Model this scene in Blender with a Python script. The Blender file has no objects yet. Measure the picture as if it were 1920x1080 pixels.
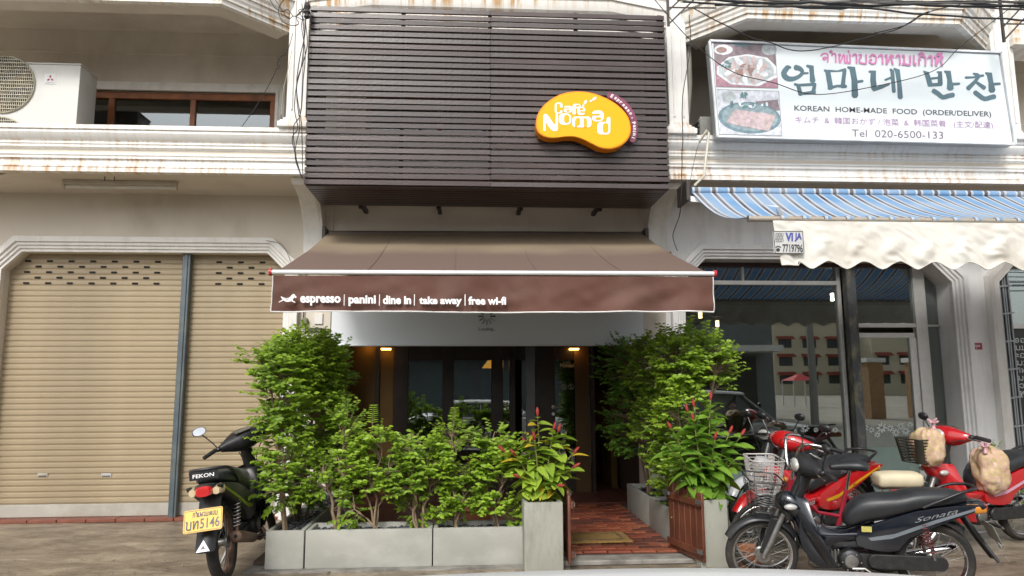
import bpy, bmesh, math, random
from mathutils import Vector, Matrix, noise
R = math.radians
V = Vector
rnd = random.Random(11)
sc = bpy.context.scene

# ---------------------------------------------------------------- camera, sky, sun, exposure
F, CAMH = 1331.0, 1.42
ROT = Matrix.Rotation(R(-3.53), 3, 'Z') @ Matrix.Rotation(R(90 + 7.78), 3, 'X') @ Matrix.Rotation(R(-0.25), 3, 'Z')
cam = bpy.data.cameras.new('camera')
cam.lens = F / 1920 * 36
cam.sensor_width = 36
cam.clip_start, cam.clip_end = 0.05, 600
camo = bpy.data.objects.new('camera', cam)
sc.collection.objects.link(camo)
camo.matrix_world = Matrix.Translation((0, 0, CAMH)) @ ROT.to_4x4()
sc.camera = camo

SUN_EL, SUN_AZ = 40, 198      # azimuth of the sun, clockwise from +Y: behind the camera, a little to the left
w = bpy.data.worlds.new('World')
sc.world = w
w.use_nodes = True
nt = w.node_tree
nt.nodes.clear()
sky = nt.nodes.new('ShaderNodeTexSky')
sky.sky_type = 'NISHITA'
sky.sun_disc = False
sky.sun_elevation = R(SUN_EL)
sky.sun_rotation = R(SUN_AZ)
sky.dust_density = 3.0
sky.air_density = 1.0
hs = nt.nodes.new('ShaderNodeHueSaturation')
hs.inputs['Saturation'].default_value = 0.14
bg = nt.nodes.new('ShaderNodeBackground')
bg.inputs[1].default_value = 0.15
wo = nt.nodes.new('ShaderNodeOutputWorld')
nt.links.new(sky.outputs[0], hs.inputs['Color'])
nt.links.new(hs.outputs[0], bg.inputs[0])
nt.links.new(bg.outputs[0], wo.inputs[0])
sl = bpy.data.lights.new('sun', 'SUN')
sl.energy, sl.angle, sl.color = 1.35, R(12), (1, .96, .9)
so = bpy.data.objects.new('sun', sl)
sc.collection.objects.link(so)
az, el = R(SUN_AZ), R(SUN_EL)
sd = V((math.sin(az) * math.cos(el), math.cos(az) * math.cos(el), math.sin(el)))
so.rotation_euler = sd.to_track_quat('Z', 'Y').to_euler()
so.location = (0, -5, 12)
sc.view_settings.view_transform = 'Standard'
sc.view_settings.look = 'None'
sc.view_settings.gamma = 1
sc.view_settings.use_curve_mapping = False
sc.view_settings.exposure = 0.50
sc.render.engine = 'CYCLES'
sc.cycles.max_bounces = 8
sc.cycles.transparent_max_bounces = 16
sc.cycles.caustics_reflective = False
sc.cycles.caustics_refractive = False

# ---------------------------------------------------------------- measuring helpers: a photo point put on a real plane
def ray(px, py):
    return ROT @ V(((px - 960) / F, -(py - 540) / F, -1))
def at(px, py, Y):
    d = ray(px, py)
    return d * (Y / d.y) + V((0, 0, CAMH))
def atz(px, py, z):
    d = ray(px, py)
    return d * ((z - CAMH) / d.z) + V((0, 0, CAMH))
def X(px, py, Y): return at(px, py, Y).x
def Z(px, py, Y): return at(px, py, Y).z

# ---------------------------------------------------------------- materials
MATS = {}
def hexc(c): return (c[0], c[1], c[2], 1)
def mat(name, c, rough=.7, metal=0, var=.15, scale=5, bump=0, bscale=60, dirt=None, damt=.5, dscale=1.5, dstretch=(1, 1, 1),
        coat=0, emit=None, estr=0, spec=.5, sheen=0):
    if name in MATS: return MATS[name]
    m = bpy.data.materials.new(name)
    m.use_nodes = True
    n = m.node_tree
    N, L = n.nodes, n.links
    b = N['Principled BSDF']
    b.inputs['Roughness'].default_value = rough
    b.inputs['Metallic'].default_value = metal
    b.inputs['Specular IOR Level'].default_value = spec
    b.inputs['Coat Weight'].default_value = coat
    b.inputs['Coat Roughness'].default_value = .08
    if sheen: b.inputs['Sheen Weight'].default_value = sheen
    tc = N.new('ShaderNodeTexCoord')
    nz = N.new('ShaderNodeTexNoise')
    nz.inputs['Scale'].default_value = scale
    nz.inputs['Detail'].default_value = 5
    L.new(tc.outputs['Object'], nz.inputs['Vector'])
    mr = N.new('ShaderNodeMapRange')
    mr.inputs[1].default_value, mr.inputs[2].default_value = .3, .7
    mr.inputs[3].default_value, mr.inputs[4].default_value = 1 - var, 1 + var
    L.new(nz.outputs[0], mr.inputs[0])
    vm = N.new('ShaderNodeVectorMath'); vm.operation = 'SCALE'
    vm.inputs[0].default_value = c[:3]
    L.new(mr.outputs[0], vm.inputs['Scale'])
    out = vm.outputs[0]
    if dirt:
        mp = N.new('ShaderNodeMapping'); mp.inputs['Scale'].default_value = dstretch
        L.new(tc.outputs['Object'], mp.inputs[0])
        d = N.new('ShaderNodeTexNoise'); d.inputs['Scale'].default_value = dscale; d.inputs['Detail'].default_value = 8
        d.inputs['Roughness'].default_value = .65
        L.new(mp.outputs[0], d.inputs['Vector'])
        r2 = N.new('ShaderNodeMapRange')
        r2.inputs[1].default_value, r2.inputs[2].default_value = .48, .72
        r2.inputs[3].default_value, r2.inputs[4].default_value = 0, damt
        L.new(d.outputs[0], r2.inputs[0])
        mx = N.new('ShaderNodeMix'); mx.data_type = 'RGBA'
        L.new(r2.outputs[0], mx.inputs[0]); L.new(out, mx.inputs[6]); mx.inputs[7].default_value = hexc(dirt)
        out = mx.outputs[2]
    L.new(out, b.inputs['Base Color'])
    rr = N.new('ShaderNodeMapRange')
    rr.inputs[3].default_value, rr.inputs[4].default_value = max(0.02, rough - .08), min(1, rough + .08)
    L.new(nz.outputs[0], rr.inputs[0]); L.new(rr.outputs[0], b.inputs['Roughness'])
    if bump:
        bn = N.new('ShaderNodeTexNoise'); bn.inputs['Scale'].default_value = bscale; bn.inputs['Detail'].default_value = 4
        L.new(tc.outputs['Object'], bn.inputs['Vector'])
        bb = N.new('ShaderNodeBump'); bb.inputs['Strength'].default_value = bump; bb.inputs['Distance'].default_value = .01
        L.new(bn.outputs[0], bb.inputs['Height']); L.new(bb.outputs[0], b.inputs['Normal'])
    if emit:
        b.inputs['Emission Color'].default_value = hexc(emit)
        b.inputs['Emission Strength'].default_value = estr
    MATS[name] = m
    return m

def glass(name, tint=(.9, .95, .93), refl=.16, rough=.01):
    """a window pane: lets the room show through and mirrors the street"""
    m = bpy.data.materials.new(name); m.use_nodes = True
    N, L = m.node_tree.nodes, m.node_tree.links
    N.clear()
    o = N.new('ShaderNodeOutputMaterial'); mx = N.new('ShaderNodeMixShader')
    tr = N.new('ShaderNodeBsdfTransparent'); tr.inputs[0].default_value = hexc(tint)
    gl = N.new('ShaderNodeBsdfGlossy'); gl.inputs['Roughness'].default_value = rough
    gl.inputs[0].default_value = (.95, 1, 1, 1)
    fr = N.new('ShaderNodeFresnel'); fr.inputs[0].default_value = 1.5
    ad = N.new('ShaderNodeMath'); ad.operation = 'ADD'; ad.use_clamp = True; ad.inputs[1].default_value = refl
    tc = N.new('ShaderNodeTexCoord'); nz = N.new('ShaderNodeTexNoise'); nz.inputs['Scale'].default_value = 1.3
    bp = N.new('ShaderNodeBump'); bp.inputs['Strength'].default_value = .012; bp.inputs['Distance'].default_value = .02
    L.new(tc.outputs['Object'], nz.inputs['Vector']); L.new(nz.outputs[0], bp.inputs['Height']); L.new(bp.outputs[0], gl.inputs['Normal'])
    L.new(fr.outputs[0], ad.inputs[0]); L.new(ad.outputs[0], mx.inputs[0])
    L.new(tr.outputs[0], mx.inputs[1]); L.new(gl.outputs[0], mx.inputs[2]); L.new(mx.outputs[0], o.inputs[0])
    return m

def stained_white(name, base, stain, amt=.6, z_lines=()):
    """painted render with rust streaks that run down from the ledges"""
    m = bpy.data.materials.new(name); m.use_nodes = True
    N, L = m.node_tree.nodes, m.node_tree.links
    b = N['Principled BSDF']; b.inputs['Roughness'].default_value = .6
    tc = N.new('ShaderNodeTexCoord')
    def nse(sc_, scale, detail, lo, hi, to):
        mp = N.new('ShaderNodeMapping'); mp.inputs['Scale'].default_value = sc_
        L.new(tc.outputs['Object'], mp.inputs[0])
        n_ = N.new('ShaderNodeTexNoise'); n_.inputs['Scale'].default_value = scale; n_.inputs['Detail'].default_value = detail
        L.new(mp.outputs[0], n_.inputs['Vector'])
        r_ = N.new('ShaderNodeMapRange'); r_.inputs[1].default_value, r_.inputs[2].default_value = lo, hi
        r_.inputs[3].default_value, r_.inputs[4].default_value = 0, to
        L.new(n_.outputs[0], r_.inputs[0])
        return r_.outputs[0]
    streak = nse((14, 3, .7), 1.5, 8, .47, .76, 1)
    patch = nse((.6, 1, .6), 1.5, 4, .38, .66, 1)
    fine = nse((30, 6, 1.2), 2, 4, .55, .8, .5)
    cur = None
    # ledge mask: strongest just under each ledge height
    sep = N.new('ShaderNodeSeparateXYZ'); L.new(tc.outputs['Object'], sep.inputs[0])
    for z0, reach, k in z_lines:
        r_ = N.new('ShaderNodeMapRange'); r_.inputs[1].default_value, r_.inputs[2].default_value = z0 - reach, z0
        r_.inputs[3].default_value, r_.inputs[4].default_value = 0, k
        L.new(sep.outputs[2], r_.inputs[0])
        g_ = N.new('ShaderNodeMath'); g_.operation = 'LESS_THAN'; g_.inputs[1].default_value = z0 + .004; L.new(sep.outputs[2], g_.inputs[0])
        q_ = N.new('ShaderNodeMath'); q_.operation = 'MULTIPLY'; L.new(r_.outputs[0], q_.inputs[0]); L.new(g_.outputs[0], q_.inputs[1])
        if cur is None: cur = q_.outputs[0]
        else:
            a_ = N.new('ShaderNodeMath'); a_.operation = 'MAXIMUM'; L.new(cur, a_.inputs[0]); L.new(q_.outputs[0], a_.inputs[1]); cur = a_.outputs[0]
    def op(o_, a, b_):
        q = N.new('ShaderNodeMath'); q.operation = o_; q.use_clamp = True
        for i, v in enumerate((a, b_)):
            if isinstance(v, (int, float)): q.inputs[i].default_value = v
            else: L.new(v, q.inputs[i])
        return q.outputs[0]
    s = op('MULTIPLY', op('ADD', streak, fine), op('ADD', patch, .25))
    if cur is not None: s = op('MULTIPLY', s, op('ADD', cur, .15))
    s = op('MULTIPLY', s, amt * 1.6)
    grime = nse((1.2, 1.2, 3), 2.2, 7, .45, .75, .35)
    mx0 = N.new('ShaderNodeMix'); mx0.data_type = 'RGBA'; L.new(grime, mx0.inputs[0])
    mx0.inputs[6].default_value = hexc(base); mx0.inputs[7].default_value = hexc([q * .72 for q in base])
    mx = N.new('ShaderNodeMix'); mx.data_type = 'RGBA'; L.new(s, mx.inputs[0]); L.new(mx0.outputs[2], mx.inputs[6])
    mx.inputs[7].default_value = hexc(stain)
    L.new(mx.outputs[2], b.inputs['Base Color'])
    bn = N.new('ShaderNodeTexNoise'); bn.inputs['Scale'].default_value = 45; L.new(tc.outputs['Object'], bn.inputs['Vector'])
    bb = N.new('ShaderNodeBump'); bb.inputs['Strength'].default_value = .12; bb.inputs['Distance'].default_value = .01
    L.new(bn.outputs[0], bb.inputs['Height']); L.new(bb.outputs[0], b.inputs['Normal'])
    return m

def leafmat(name, dark, light, trans=.35):
    m = bpy.data.materials.new(name); m.use_nodes = True
    N, L = m.node_tree.nodes, m.node_tree.links
    b = N['Principled BSDF']; b.inputs['Roughness'].default_value = .42
    at_ = N.new('ShaderNodeAttribute'); at_.attribute_name = 'tone'
    cr = N.new('ShaderNodeValToRGB')
    cr.color_ramp.elements[0].color = hexc(dark); cr.color_ramp.elements[1].color = hexc(light)
    L.new(at_.outputs['Fac'], cr.inputs[0]); L.new(cr.outputs[0], b.inputs['Base Color'])
    tl = N.new('ShaderNodeBsdfTranslucent'); mx = N.new('ShaderNodeMixShader'); mx.inputs[0].default_value = trans
    L.new(cr.outputs[0], tl.inputs[0]); L.new(b.outputs[0], mx.inputs[1]); L.new(tl.outputs[0], mx.inputs[2])
    L.new(mx.outputs[0], N['Material Output'].inputs[0])
    return m

# ---------------------------------------------------------------- mesh builder
class MB:
    def __init__(s, T=None): s.v = []; s.f = []; s.T = T; s.tone = []
    def add(s, vs, fs):
        n = len(s.v)
        s.v += [(s.T @ V(v)) if s.T else V(v) for v in vs]
        s.f += [tuple(i + n for i in f) for f in fs]
        return s
    def box(s, x0, x1, y0, y1, z0, z1):
        if x0 > x1: x0, x1 = x1, x0
        if y0 > y1: y0, y1 = y1, y0
        if z0 > z1: z0, z1 = z1, z0
        return s.add([(x, y, z) for z in (z0, z1) for y in (y0, y1) for x in (x0, x1)],
                     [(0, 2, 3, 1), (4, 5, 7, 6), (0, 1, 5, 4), (2, 6, 7, 3), (0, 4, 6, 2), (1, 3, 7, 5)])
    def bar(s, a, b, w, h, up=(0, 0, 1)):
        """box beam from a to b, w wide across, h along up"""
        a, b = V(a), V(b); d = (b - a).normalized(); u = V(up); sd_ = d.cross(u)
        if sd_.length < 1e-4: sd_ = d.cross(V((1, 0, 0)))
        sd_.normalize(); u = sd_.cross(d).normalized()
        vs = [p + sd_ * (i * w / 2) + u * (j * h / 2) for p in (a, b) for i, j in ((-1, -1), (1, -1), (1, 1), (-1, 1))]
        return s.add(vs, [(3, 2, 1, 0), (4, 5, 6, 7), (0, 1, 5, 4), (1, 2, 6, 5), (2, 3, 7, 6), (3, 0, 4, 7)])
    def ringsolid(s, rings, cap=True, closed=False):
        n = len(rings[0]); vs = [p for r in rings for p in r]; fs = []
        m = len(rings)
        for i in range(m if closed else m - 1):
            a, b = i * n, ((i + 1) % m) * n
            for k in range(n):
                fs.append((a + k, a + (k + 1) % n, b + (k + 1) % n, b + k))
        if cap and not closed:
            fs.append(tuple(range(n - 1, -1, -1))); fs.append(tuple((m - 1) * n + k for k in range(n)))
        return s.add(vs, fs)
    def tube(s, pts, r, n=8, closed=False):
        pts = [V(p) for p in pts]; m = len(pts); rings = []
        rs = r if isinstance(r, (list, tuple)) else [r] * m
        pu = None
        for i, p in enumerate(pts):
            a = pts[(i - 1) % m] if (closed or i > 0) else p
            b = pts[(i + 1) % m] if (closed or i < m - 1) else p
            d = (b - a).normalized()
            if pu is None:
                u = d.cross(V((0, 0, 1)))
                if u.length < .05: u = d.cross(V((1, 0, 0)))
            else: u = pu - d * pu.dot(d)
            u.normalize(); pu = u; q = d.cross(u)
            rings.append([p + (u * math.cos(2 * math.pi * k / n) + q * math.sin(2 * math.pi * k / n)) * rs[i] for k in range(n)])
        return s.ringsolid(rings, True, closed)
    def lathe(s, prof, c=(0, 0, 0), axis='z', n=24, closed=False):
        c = V(c); rings = []
        for r_, h in prof:
            ring = []
            for k in range(n):
                a = 2 * math.pi * k / n; p, q = r_ * math.cos(a), r_ * math.sin(a)
                ring.append(c + (V((p, q, h)) if axis == 'z' else V((p, h, -q)) if axis == 'y' else V((h, p, q))))
            rings.append(ring)
        return s.ringsolid(rings, True, closed)
    def prism(s, poly, axis, a, b):
        """poly of 2D points extruded along axis between a and b"""
        def P(u, v, t): return (t, u, v) if axis == 'x' else (u, t, v) if axis == 'y' else (u, v, t)
        n = len(poly)
        vs = [P(u, v, a) for u, v in poly] + [P(u, v, b) for u, v in poly]
        return s.add(vs, [tuple(range(n)), tuple(range(2 * n - 1, n - 1, -1))] + [(i, i + n, (i + 1) % n + n, (i + 1) % n) for i in range(n)])
    def sweep(s, path, prof, to3d, closed=False):
        """path in a plane, profile (a across the path, b out of the plane), mitred corners"""
        m = len(path); P = [V((p[0], p[1])) for p in path]; rings = []
        for i in range(m):
            d0 = (P[i] - P[i - 1]).normalized() if i > 0 or closed else None
            d1 = (P[(i + 1) % m] - P[i]).normalized() if i < m - 1 or closed else None
            if d0 is None: d0 = d1
            if d1 is None: d1 = d0
            n0, n1 = V((-d0.y, d0.x)), V((-d1.y, d1.x)); nn = n0 + n1; nn.normalize(); k = 1 / max(.3, nn.dot(n0))
            rings.append([V(to3d(P[i].x + nn.x * a * k, P[i].y + nn.y * a * k, b)) for a, b in prof])
        return s.ringsolid(rings, True, closed)
    def grid(s, fn, nu, nv):
        vs = [fn(i / nu, j / nv) for i in range(nu + 1) for j in range(nv + 1)]
        return s.add(vs, [(i * (nv + 1) + j, (i + 1) * (nv + 1) + j, (i + 1) * (nv + 1) + j + 1, i * (nv + 1) + j + 1) for i in range(nu) for j in range(nv)])
    def slab(s, fn, nu, nv, off):
        """closed thick sheet: fn(u,v) and the same moved by off"""
        off = V(off); A = [V(fn(i / nu, j / nv)) for i in range(nu + 1) for j in range(nv + 1)]
        K = len(A); W = nv + 1
        fs = []
        for i in range(nu):
            for j in range(nv):
                a, b, c, d = i * W + j, (i + 1) * W + j, (i + 1) * W + j + 1, i * W + j + 1
                fs += [(a, b, c, d), (d + K, c + K, b + K, a + K)]
        edge = [i * W for i in range(nu + 1)] + [nu * W + j for j in range(1, W)] + [i * W + nv for i in range(nu - 1, -1, -1)] + [j for j in range(nv - 1, 0, -1)]
        for i in range(len(edge)):
            a, b = edge[i], edge[(i + 1) % len(edge)]
            fs.append((a, a + K, b + K, b))
        return s.add(A + [p + off for p in A], fs)
    def ball(s, c, r, nu=12, nv=8, noise_amp=0, nscale=3):
        c = V(c); r = V(r) if hasattr(r, '__len__') else V((r, r, r)); rings = []
        for j in range(1, nv):
            t = math.pi * j / nv; ring = []
            for k in range(nu):
                a = 2 * math.pi * k / nu; d = V((math.sin(t) * math.cos(a), math.sin(t) * math.sin(a), math.cos(t)))
                q = 1 + (noise.noise(d * nscale + c * 7) * noise_amp if noise_amp else 0)
                ring.append(c + V((d.x * r.x, d.y * r.y, d.z * r.z)) * q)
            rings.append(ring)
        n0 = len(s.v)
        s.ringsolid(rings, False)
        top = c + V((0, 0, r.z)); bot = c - V((0, 0, r.z))
        n = len(s.v); s.v += [(s.T @ top) if s.T else top, (s.T @ bot) if s.T else bot]
        last = n0 + (nv - 2) * nu
        for k in range(nu):
            s.f.append((n, n0 + (k + 1) % nu, n0 + k)); s.f.append((n + 1, last + k, last + (k + 1) % nu))
        return s
    def leaf(s, p, d, nrm, L, W, tone, droop=.15):
        p, d = V(p), V(d).normalized(); sd_ = d.cross(V(nrm))
        if sd_.length < .01: sd_ = d.cross(V((1, 0, .3)))
        sd_.normalize(); u = sd_.cross(d)
        q = lambda a, b, h: p + d * (a * L) + sd_ * (b * W) + u * h
        vs = [q(0, 0, 0), q(.28, .42, .12 * W), q(.62, .38, .08 * W - droop * L * .4), q(1, 0, -droop * L), q(.62, -.38, .08 * W - droop * L * .4), q(.28, -.42, .12 * W)]
        n = len(s.v); s.v += vs
        s.f += [(n, n + 1, n + 2, n + 3), (n, n + 3, n + 4, n + 5)]
        s.tone += [tone, tone]
        return s
    def mesh(s, name, material, smooth=35, bev=0, seg=1):
        me = bpy.data.meshes.new(name)
        me.from_pydata([tuple(v) for v in s.v], [], s.f)
        if not s.tone:
            bm = bmesh.new(); bm.from_mesh(me)
            bmesh.ops.recalc_face_normals(bm, faces=bm.faces)
            if bev:
                es = [e for e in bm.edges if len(e.link_faces) == 2 and e.calc_face_angle(0) > R(35)]
                bmesh.ops.bevel(bm, geom=es, offset=bev, segments=seg, profile=.6, affect='EDGES', clamp_overlap=True)
            bm.to_mesh(me); bm.free()
        else:
            a = me.attributes.new('tone', 'FLOAT', 'FACE')
            t = s.tone + [0] * (len(me.polygons) - len(s.tone))
            a.data.foreach_set('value', t)
        if smooth:
            me.polygons.foreach_set('use_smooth', [True] * len(me.polygons))
            me.set_sharp_from_angle(angle=R(smooth))
        me.materials.append(material)
        me.update()
        return me
    def build(s, name, material, parent=None, smooth=35, bev=0, seg=1, label=None, kind=None):
        return place(s.mesh(name, material, smooth, bev, seg), name, parent, label, kind)

def wm(o):
    if o is None: return Matrix.Identity(4)
    return wm(o.parent) @ o.matrix_parent_inverse @ o.matrix_basis
def place(me, name, parent=None, label=None, kind=None, loc=None, rot=None):
    o = bpy.data.objects.new(name, me)
    sc.collection.objects.link(o)
    if parent:
        o.parent = parent; o.matrix_parent_inverse = wm(parent).inverted()
    if loc is not None: o.location = loc
    if rot is not None: o.rotation_euler = rot
    if label: o['label'] = label
    if kind: o['kind'] = kind
    return o
def tag(o, label, cat, group=None):
    o['label'] = label; o['category'] = cat
    if group: o['group'] = group
    return o
def thing(name, label, cat, loc=(0, 0, 0), group=None, rz=0):
    o = bpy.data.objects.new(name, None); sc.collection.objects.link(o)
    o.empty_display_size = .1
    o.location = loc; o.rotation_euler = (0, 0, rz)
    return tag(o, label, cat, group)
def kids(o): return [c for c in bpy.data.objects if c.parent == o]
def copy_tree(o, parent=None, km=None):
    km = km or {}
    if not km:
        for c in bpy.data.objects:
            if c.parent: km.setdefault(c.parent.name, []).append(c)
    c = o.copy(); sc.collection.objects.link(c); c.parent = parent
    for ch in km.get(o.name, []): copy_tree(ch, c, km)
    return c

def text_mb(txt, p00, p10, p01, thick=.0015, bold=0, shear=0, T=None, fit=None):
    """flat lettering laid in the frame p00 (lower left), p10 (lower right), p01 (upper left)"""
    cu = bpy.data.curves.new('t', 'FONT'); cu.body = txt; cu.size = 1; cu.offset = bold; cu.shear = shear; cu.resolution_u = 3
    o = bpy.data.objects.new('t', cu)
    me = bpy.data.meshes.new_from_object(o)
    mb = MB(T)
    if len(me.vertices):
        xs = [v.co.x for v in me.vertices]; ys = [v.co.y for v in me.vertices]
        a, b, c, d = min(xs), max(xs), min(ys), max(ys)
        if fit: c, d = fit
        p00, p10, p01 = V(p00), V(p10), V(p01)
        ex, ey = (p10 - p00) / (b - a), (p01 - p00) / (d - c)
        nn = ex.cross(ey).normalized() * thick
        vs = [p00 + ex * (v.co.x - a) + ey * (v.co.y - c) + nn for v in me.vertices]
        mb.add(vs, [tuple(p.vertices) for p in me.polygons])
    bpy.data.objects.remove(o); bpy.data.curves.remove(cu); bpy.data.meshes.remove(me)
    return mb

def crom(pts, k=6, closed=True):
    n = len(pts); out = []
    for i in range(n if closed else n - 1):
        g = lambda j: V(pts[j % n]) if closed else V(pts[max(0, min(n - 1, j))])
        p0, p1, p2, p3 = g(i - 1), g(i), g(i + 1), g(i + 2)
        for t in range(k):
            u = t / k
            out.append(.5 * ((2 * p1) + (p2 - p0) * u + (2 * p0 - 5 * p1 + 4 * p2 - p3) * u * u + (3 * p1 - p0 - 3 * p2 + p3) * u ** 3))
    if not closed: out.append(V(pts[-1]))
    return out
def rrect(x0, y0, x1, y1, r, k=5):
    r = min(r, (x1 - x0) / 2, (y1 - y0) / 2); out = []
    for cx, cy, a0 in ((x1 - r, y1 - r, 0), (x0 + r, y1 - r, 90), (x0 + r, y0 + r, 180), (x1 - r, y0 + r, 270)):
        for i in range(k + 1):
            a = R(a0 + 90 * i / k); out.append((cx + r * math.cos(a), cy + r * math.sin(a)))
    return out
def ribbon(pts):
    """brush stroke outline from (x, y, width) points, rounded ends"""
    P = [V((p[0], p[1])) for p in pts]; n = len(P); Lf, Rt = [], []
    for i in range(n):
        d = (P[min(n - 1, i + 1)] - P[max(0, i - 1)]).normalized(); q = V((-d.y, d.x)) * (pts[i][2] / 2)
        Lf.append(P[i] + q); Rt.append(P[i] - q)
    d0 = (P[0] - P[1]).normalized() * pts[0][2] * .3; d1 = (P[-1] - P[-2]).normalized() * pts[-1][2] * .3
    return [Lf[0]] + Lf[1:] + [(Lf[-1] * .75 + Rt[-1] * .25) + d1, (Lf[-1] * .25 + Rt[-1] * .75) + d1] + Rt[::-1] + [(Rt[0] * .75 + Lf[0] * .25) + d0, (Rt[0] * .25 + Lf[0] * .75) + d0]
def ell(cx, cy, a, b, rot=0, n=16):
    c, s_ = math.cos(R(rot)), math.sin(R(rot)); o = []
    for i in range(n):
        t = 2 * math.pi * i / n; u, v = a * math.cos(t), b * math.sin(t); o.append((cx + u * c - v * s_, cy + u * s_ + v * c))
    return o
class Flat:
    """flat print on a plane: shapes given in photo-crop units, put on plane Y by a map"""
    def __init__(s, fn): s.fn = fn; s.k = 0; s.mb = MB()
    def poly(s, pts, lift=0):
        s.k += 1
        vs = [s.fn(p[0], p[1]) + V((0, -(.0006 * lift + .00006 * s.k), 0)) for p in pts]
        s.mb.add(vs, [tuple(range(len(vs)))])
        return s

# Lao letters as strokes in a 10 x 10 cell (y down, 3 = top of the letter body, 10 = baseline)
LAO = {
 'ຈ': (7, [[(1, 5), (2, 3.6), (4, 3), (6, 4), (6, 10)], [(6, 6.5), (4, 6), (2.5, 6.6), (3, 8), (4.6, 7.4)]]),
 'າ': (4.5, [[(.6, 4.6), (1.6, 3.2), (3.4, 3.6), (3.6, 10)]]),
 'ຳ': (6, [[(2, 4.6), (3, 3.2), (4.8, 3.6), (5, 10)], [(.6, 1.6), (1.4, .8), (2.2, 1.6), (1.4, 2.4), (.6, 1.6)]]),
 'ໜ': (11, [[(1, 4), (2, 3.2), (2.6, 4.4), (1.6, 5), (2, 10), (4, 5.5), (5, 3.4), (5.6, 5), (5.6, 9), (6.6, 10), (7.4, 9), (7.4, 4)], [(7.4, 9), (9.6, 10), (9.6, 3.2)]]),
 '່': (0, [[(-2.4, .4), (-2.4, 1.8)]]),
 'ຍ': (7.5, [[(1, 3.6), (2.4, 3.2), (2.4, 5), (1.2, 7), (1.6, 9.4), (4, 10), (6.2, 9.6), (6.2, 3.2)]]),
 'ອ': (7.5, [[(1.4, 4.6), (3.6, 3), (6, 4.4), (6, 8.6), (3.6, 10), (1.4, 8.6), (1.6, 7), (3, 6.8)]]),
 'ຫ': (8.5, [[(1, 3.6), (2.2, 3.4), (2.2, 10), (4.8, 4), (6, 3.2), (7.2, 4.2), (6, 5), (5.8, 6), (6.8, 10)]]),
 'ນ': (8, [[(1, 3.4), (2.2, 3.6), (2.2, 9), (1.4, 10), (1, 9.2)], [(2.2, 9), (4, 10), (6.6, 9.8), (6.6, 3.2)]]),
 'ເ': (4, [[(1.6, 3), (1.6, 9), (2.6, 10), (3, 9)]]),
 'ກ': (7.5, [[(1.4, 10), (1.4, 5), (2.4, 3.2), (4.8, 3), (6.2, 4.6), (6.2, 10)], [(1.4, 6), (2.6, 5.4)]]),
 'ົ': (0, [[(-6, 1.8), (-4.4, .6), (-2.4, 1.8)]]),
 'ີ': (0, [[(-6, 2.2), (-4.4, .8), (-2.4, 2.2), (-6, 2.2)], [(-2.4, 2.2), (-2.2, .4)]]),
 'ແ': (6.5, [[(1.2, 3), (1.2, 9), (2, 10), (2.4, 9)], [(4, 3), (4, 9), (4.8, 10), (5.2, 9)]]),
 'ພ': (9.5, [[(1, 3.6), (2, 3.4), (2, 9.6), (4.4, 5.4), (6.6, 9.8), (7.8, 9), (8, 3)]]),
 'ງ': (7, [[(1.4, 4.6), (3.6, 3), (5.6, 4), (5.6, 9), (4.4, 10), (1.2, 7.6)]]),
 'ະ': (4, [[(.8, 4.6), (1.8, 4), (3.2, 5), (3.2, 5.8)], [(.8, 8), (1.8, 7.4), (3.2, 8.4), (3.2, 9.2)]]),
 'ຄ': (7.5, [[(1.6, 10), (1.4, 5), (3.6, 3), (6, 4.6), (6, 10)], [(1.6, 8.6), (3.2, 7.6), (3.4, 6.2), (2.2, 6)]]),
 'ບ': (7.5, [[(1, 3.4), (2, 3.4), (2, 9.4), (4, 10), (6.2, 9.6), (6.2, 3)]]),
 'ທ': (8, [[(1, 3.6), (2, 3.4), (2, 10), (4.4, 4.4), (6, 3.2), (6.6, 4.4), (6.6, 10)]]),
 'ຂ': (7.5, [[(1, 4), (2.4, 3.2), (3, 4.6), (1.6, 6.6), (2, 9.4), (4.2, 10), (6, 9.4), (6, 3.2)]]),
 'ມ': (8, [[(1, 3.6), (2, 3.4), (2, 8.6), (1.2, 9.8)], [(2, 8.6), (6.6, 9.8), (6.6, 3)]]),
 'ລ': (7.5, [[(1.4, 4.4), (3.4, 3), (5.8, 4), (5.4, 6), (2, 7.4), (1.6, 9.6), (6, 10)]]),
 ' ': (4, [])}
def lao(flat, txt, x0, x1, y0, y1, w):
    """draw Lao letters inside crop box; y0..y1 is top of marks to baseline"""
    tot = sum(LAO[c][0] for c in txt if c in LAO); x = x0; k = (x1 - x0) / tot; h = (y1 - y0) / 10
    for c in txt:
        if c not in LAO: continue
        wd, st = LAO[c]
        for s_ in st:
            pts = crom([(p[0] * k + x, p[1] * h + y0) for p in s_], 3, False)
            for a_, b_ in zip(pts, pts[1:]): flat.poly(ribbon([(a_[0], a_[1], w), (b_[0], b_[1], w)]))
        x += wd * k
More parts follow.
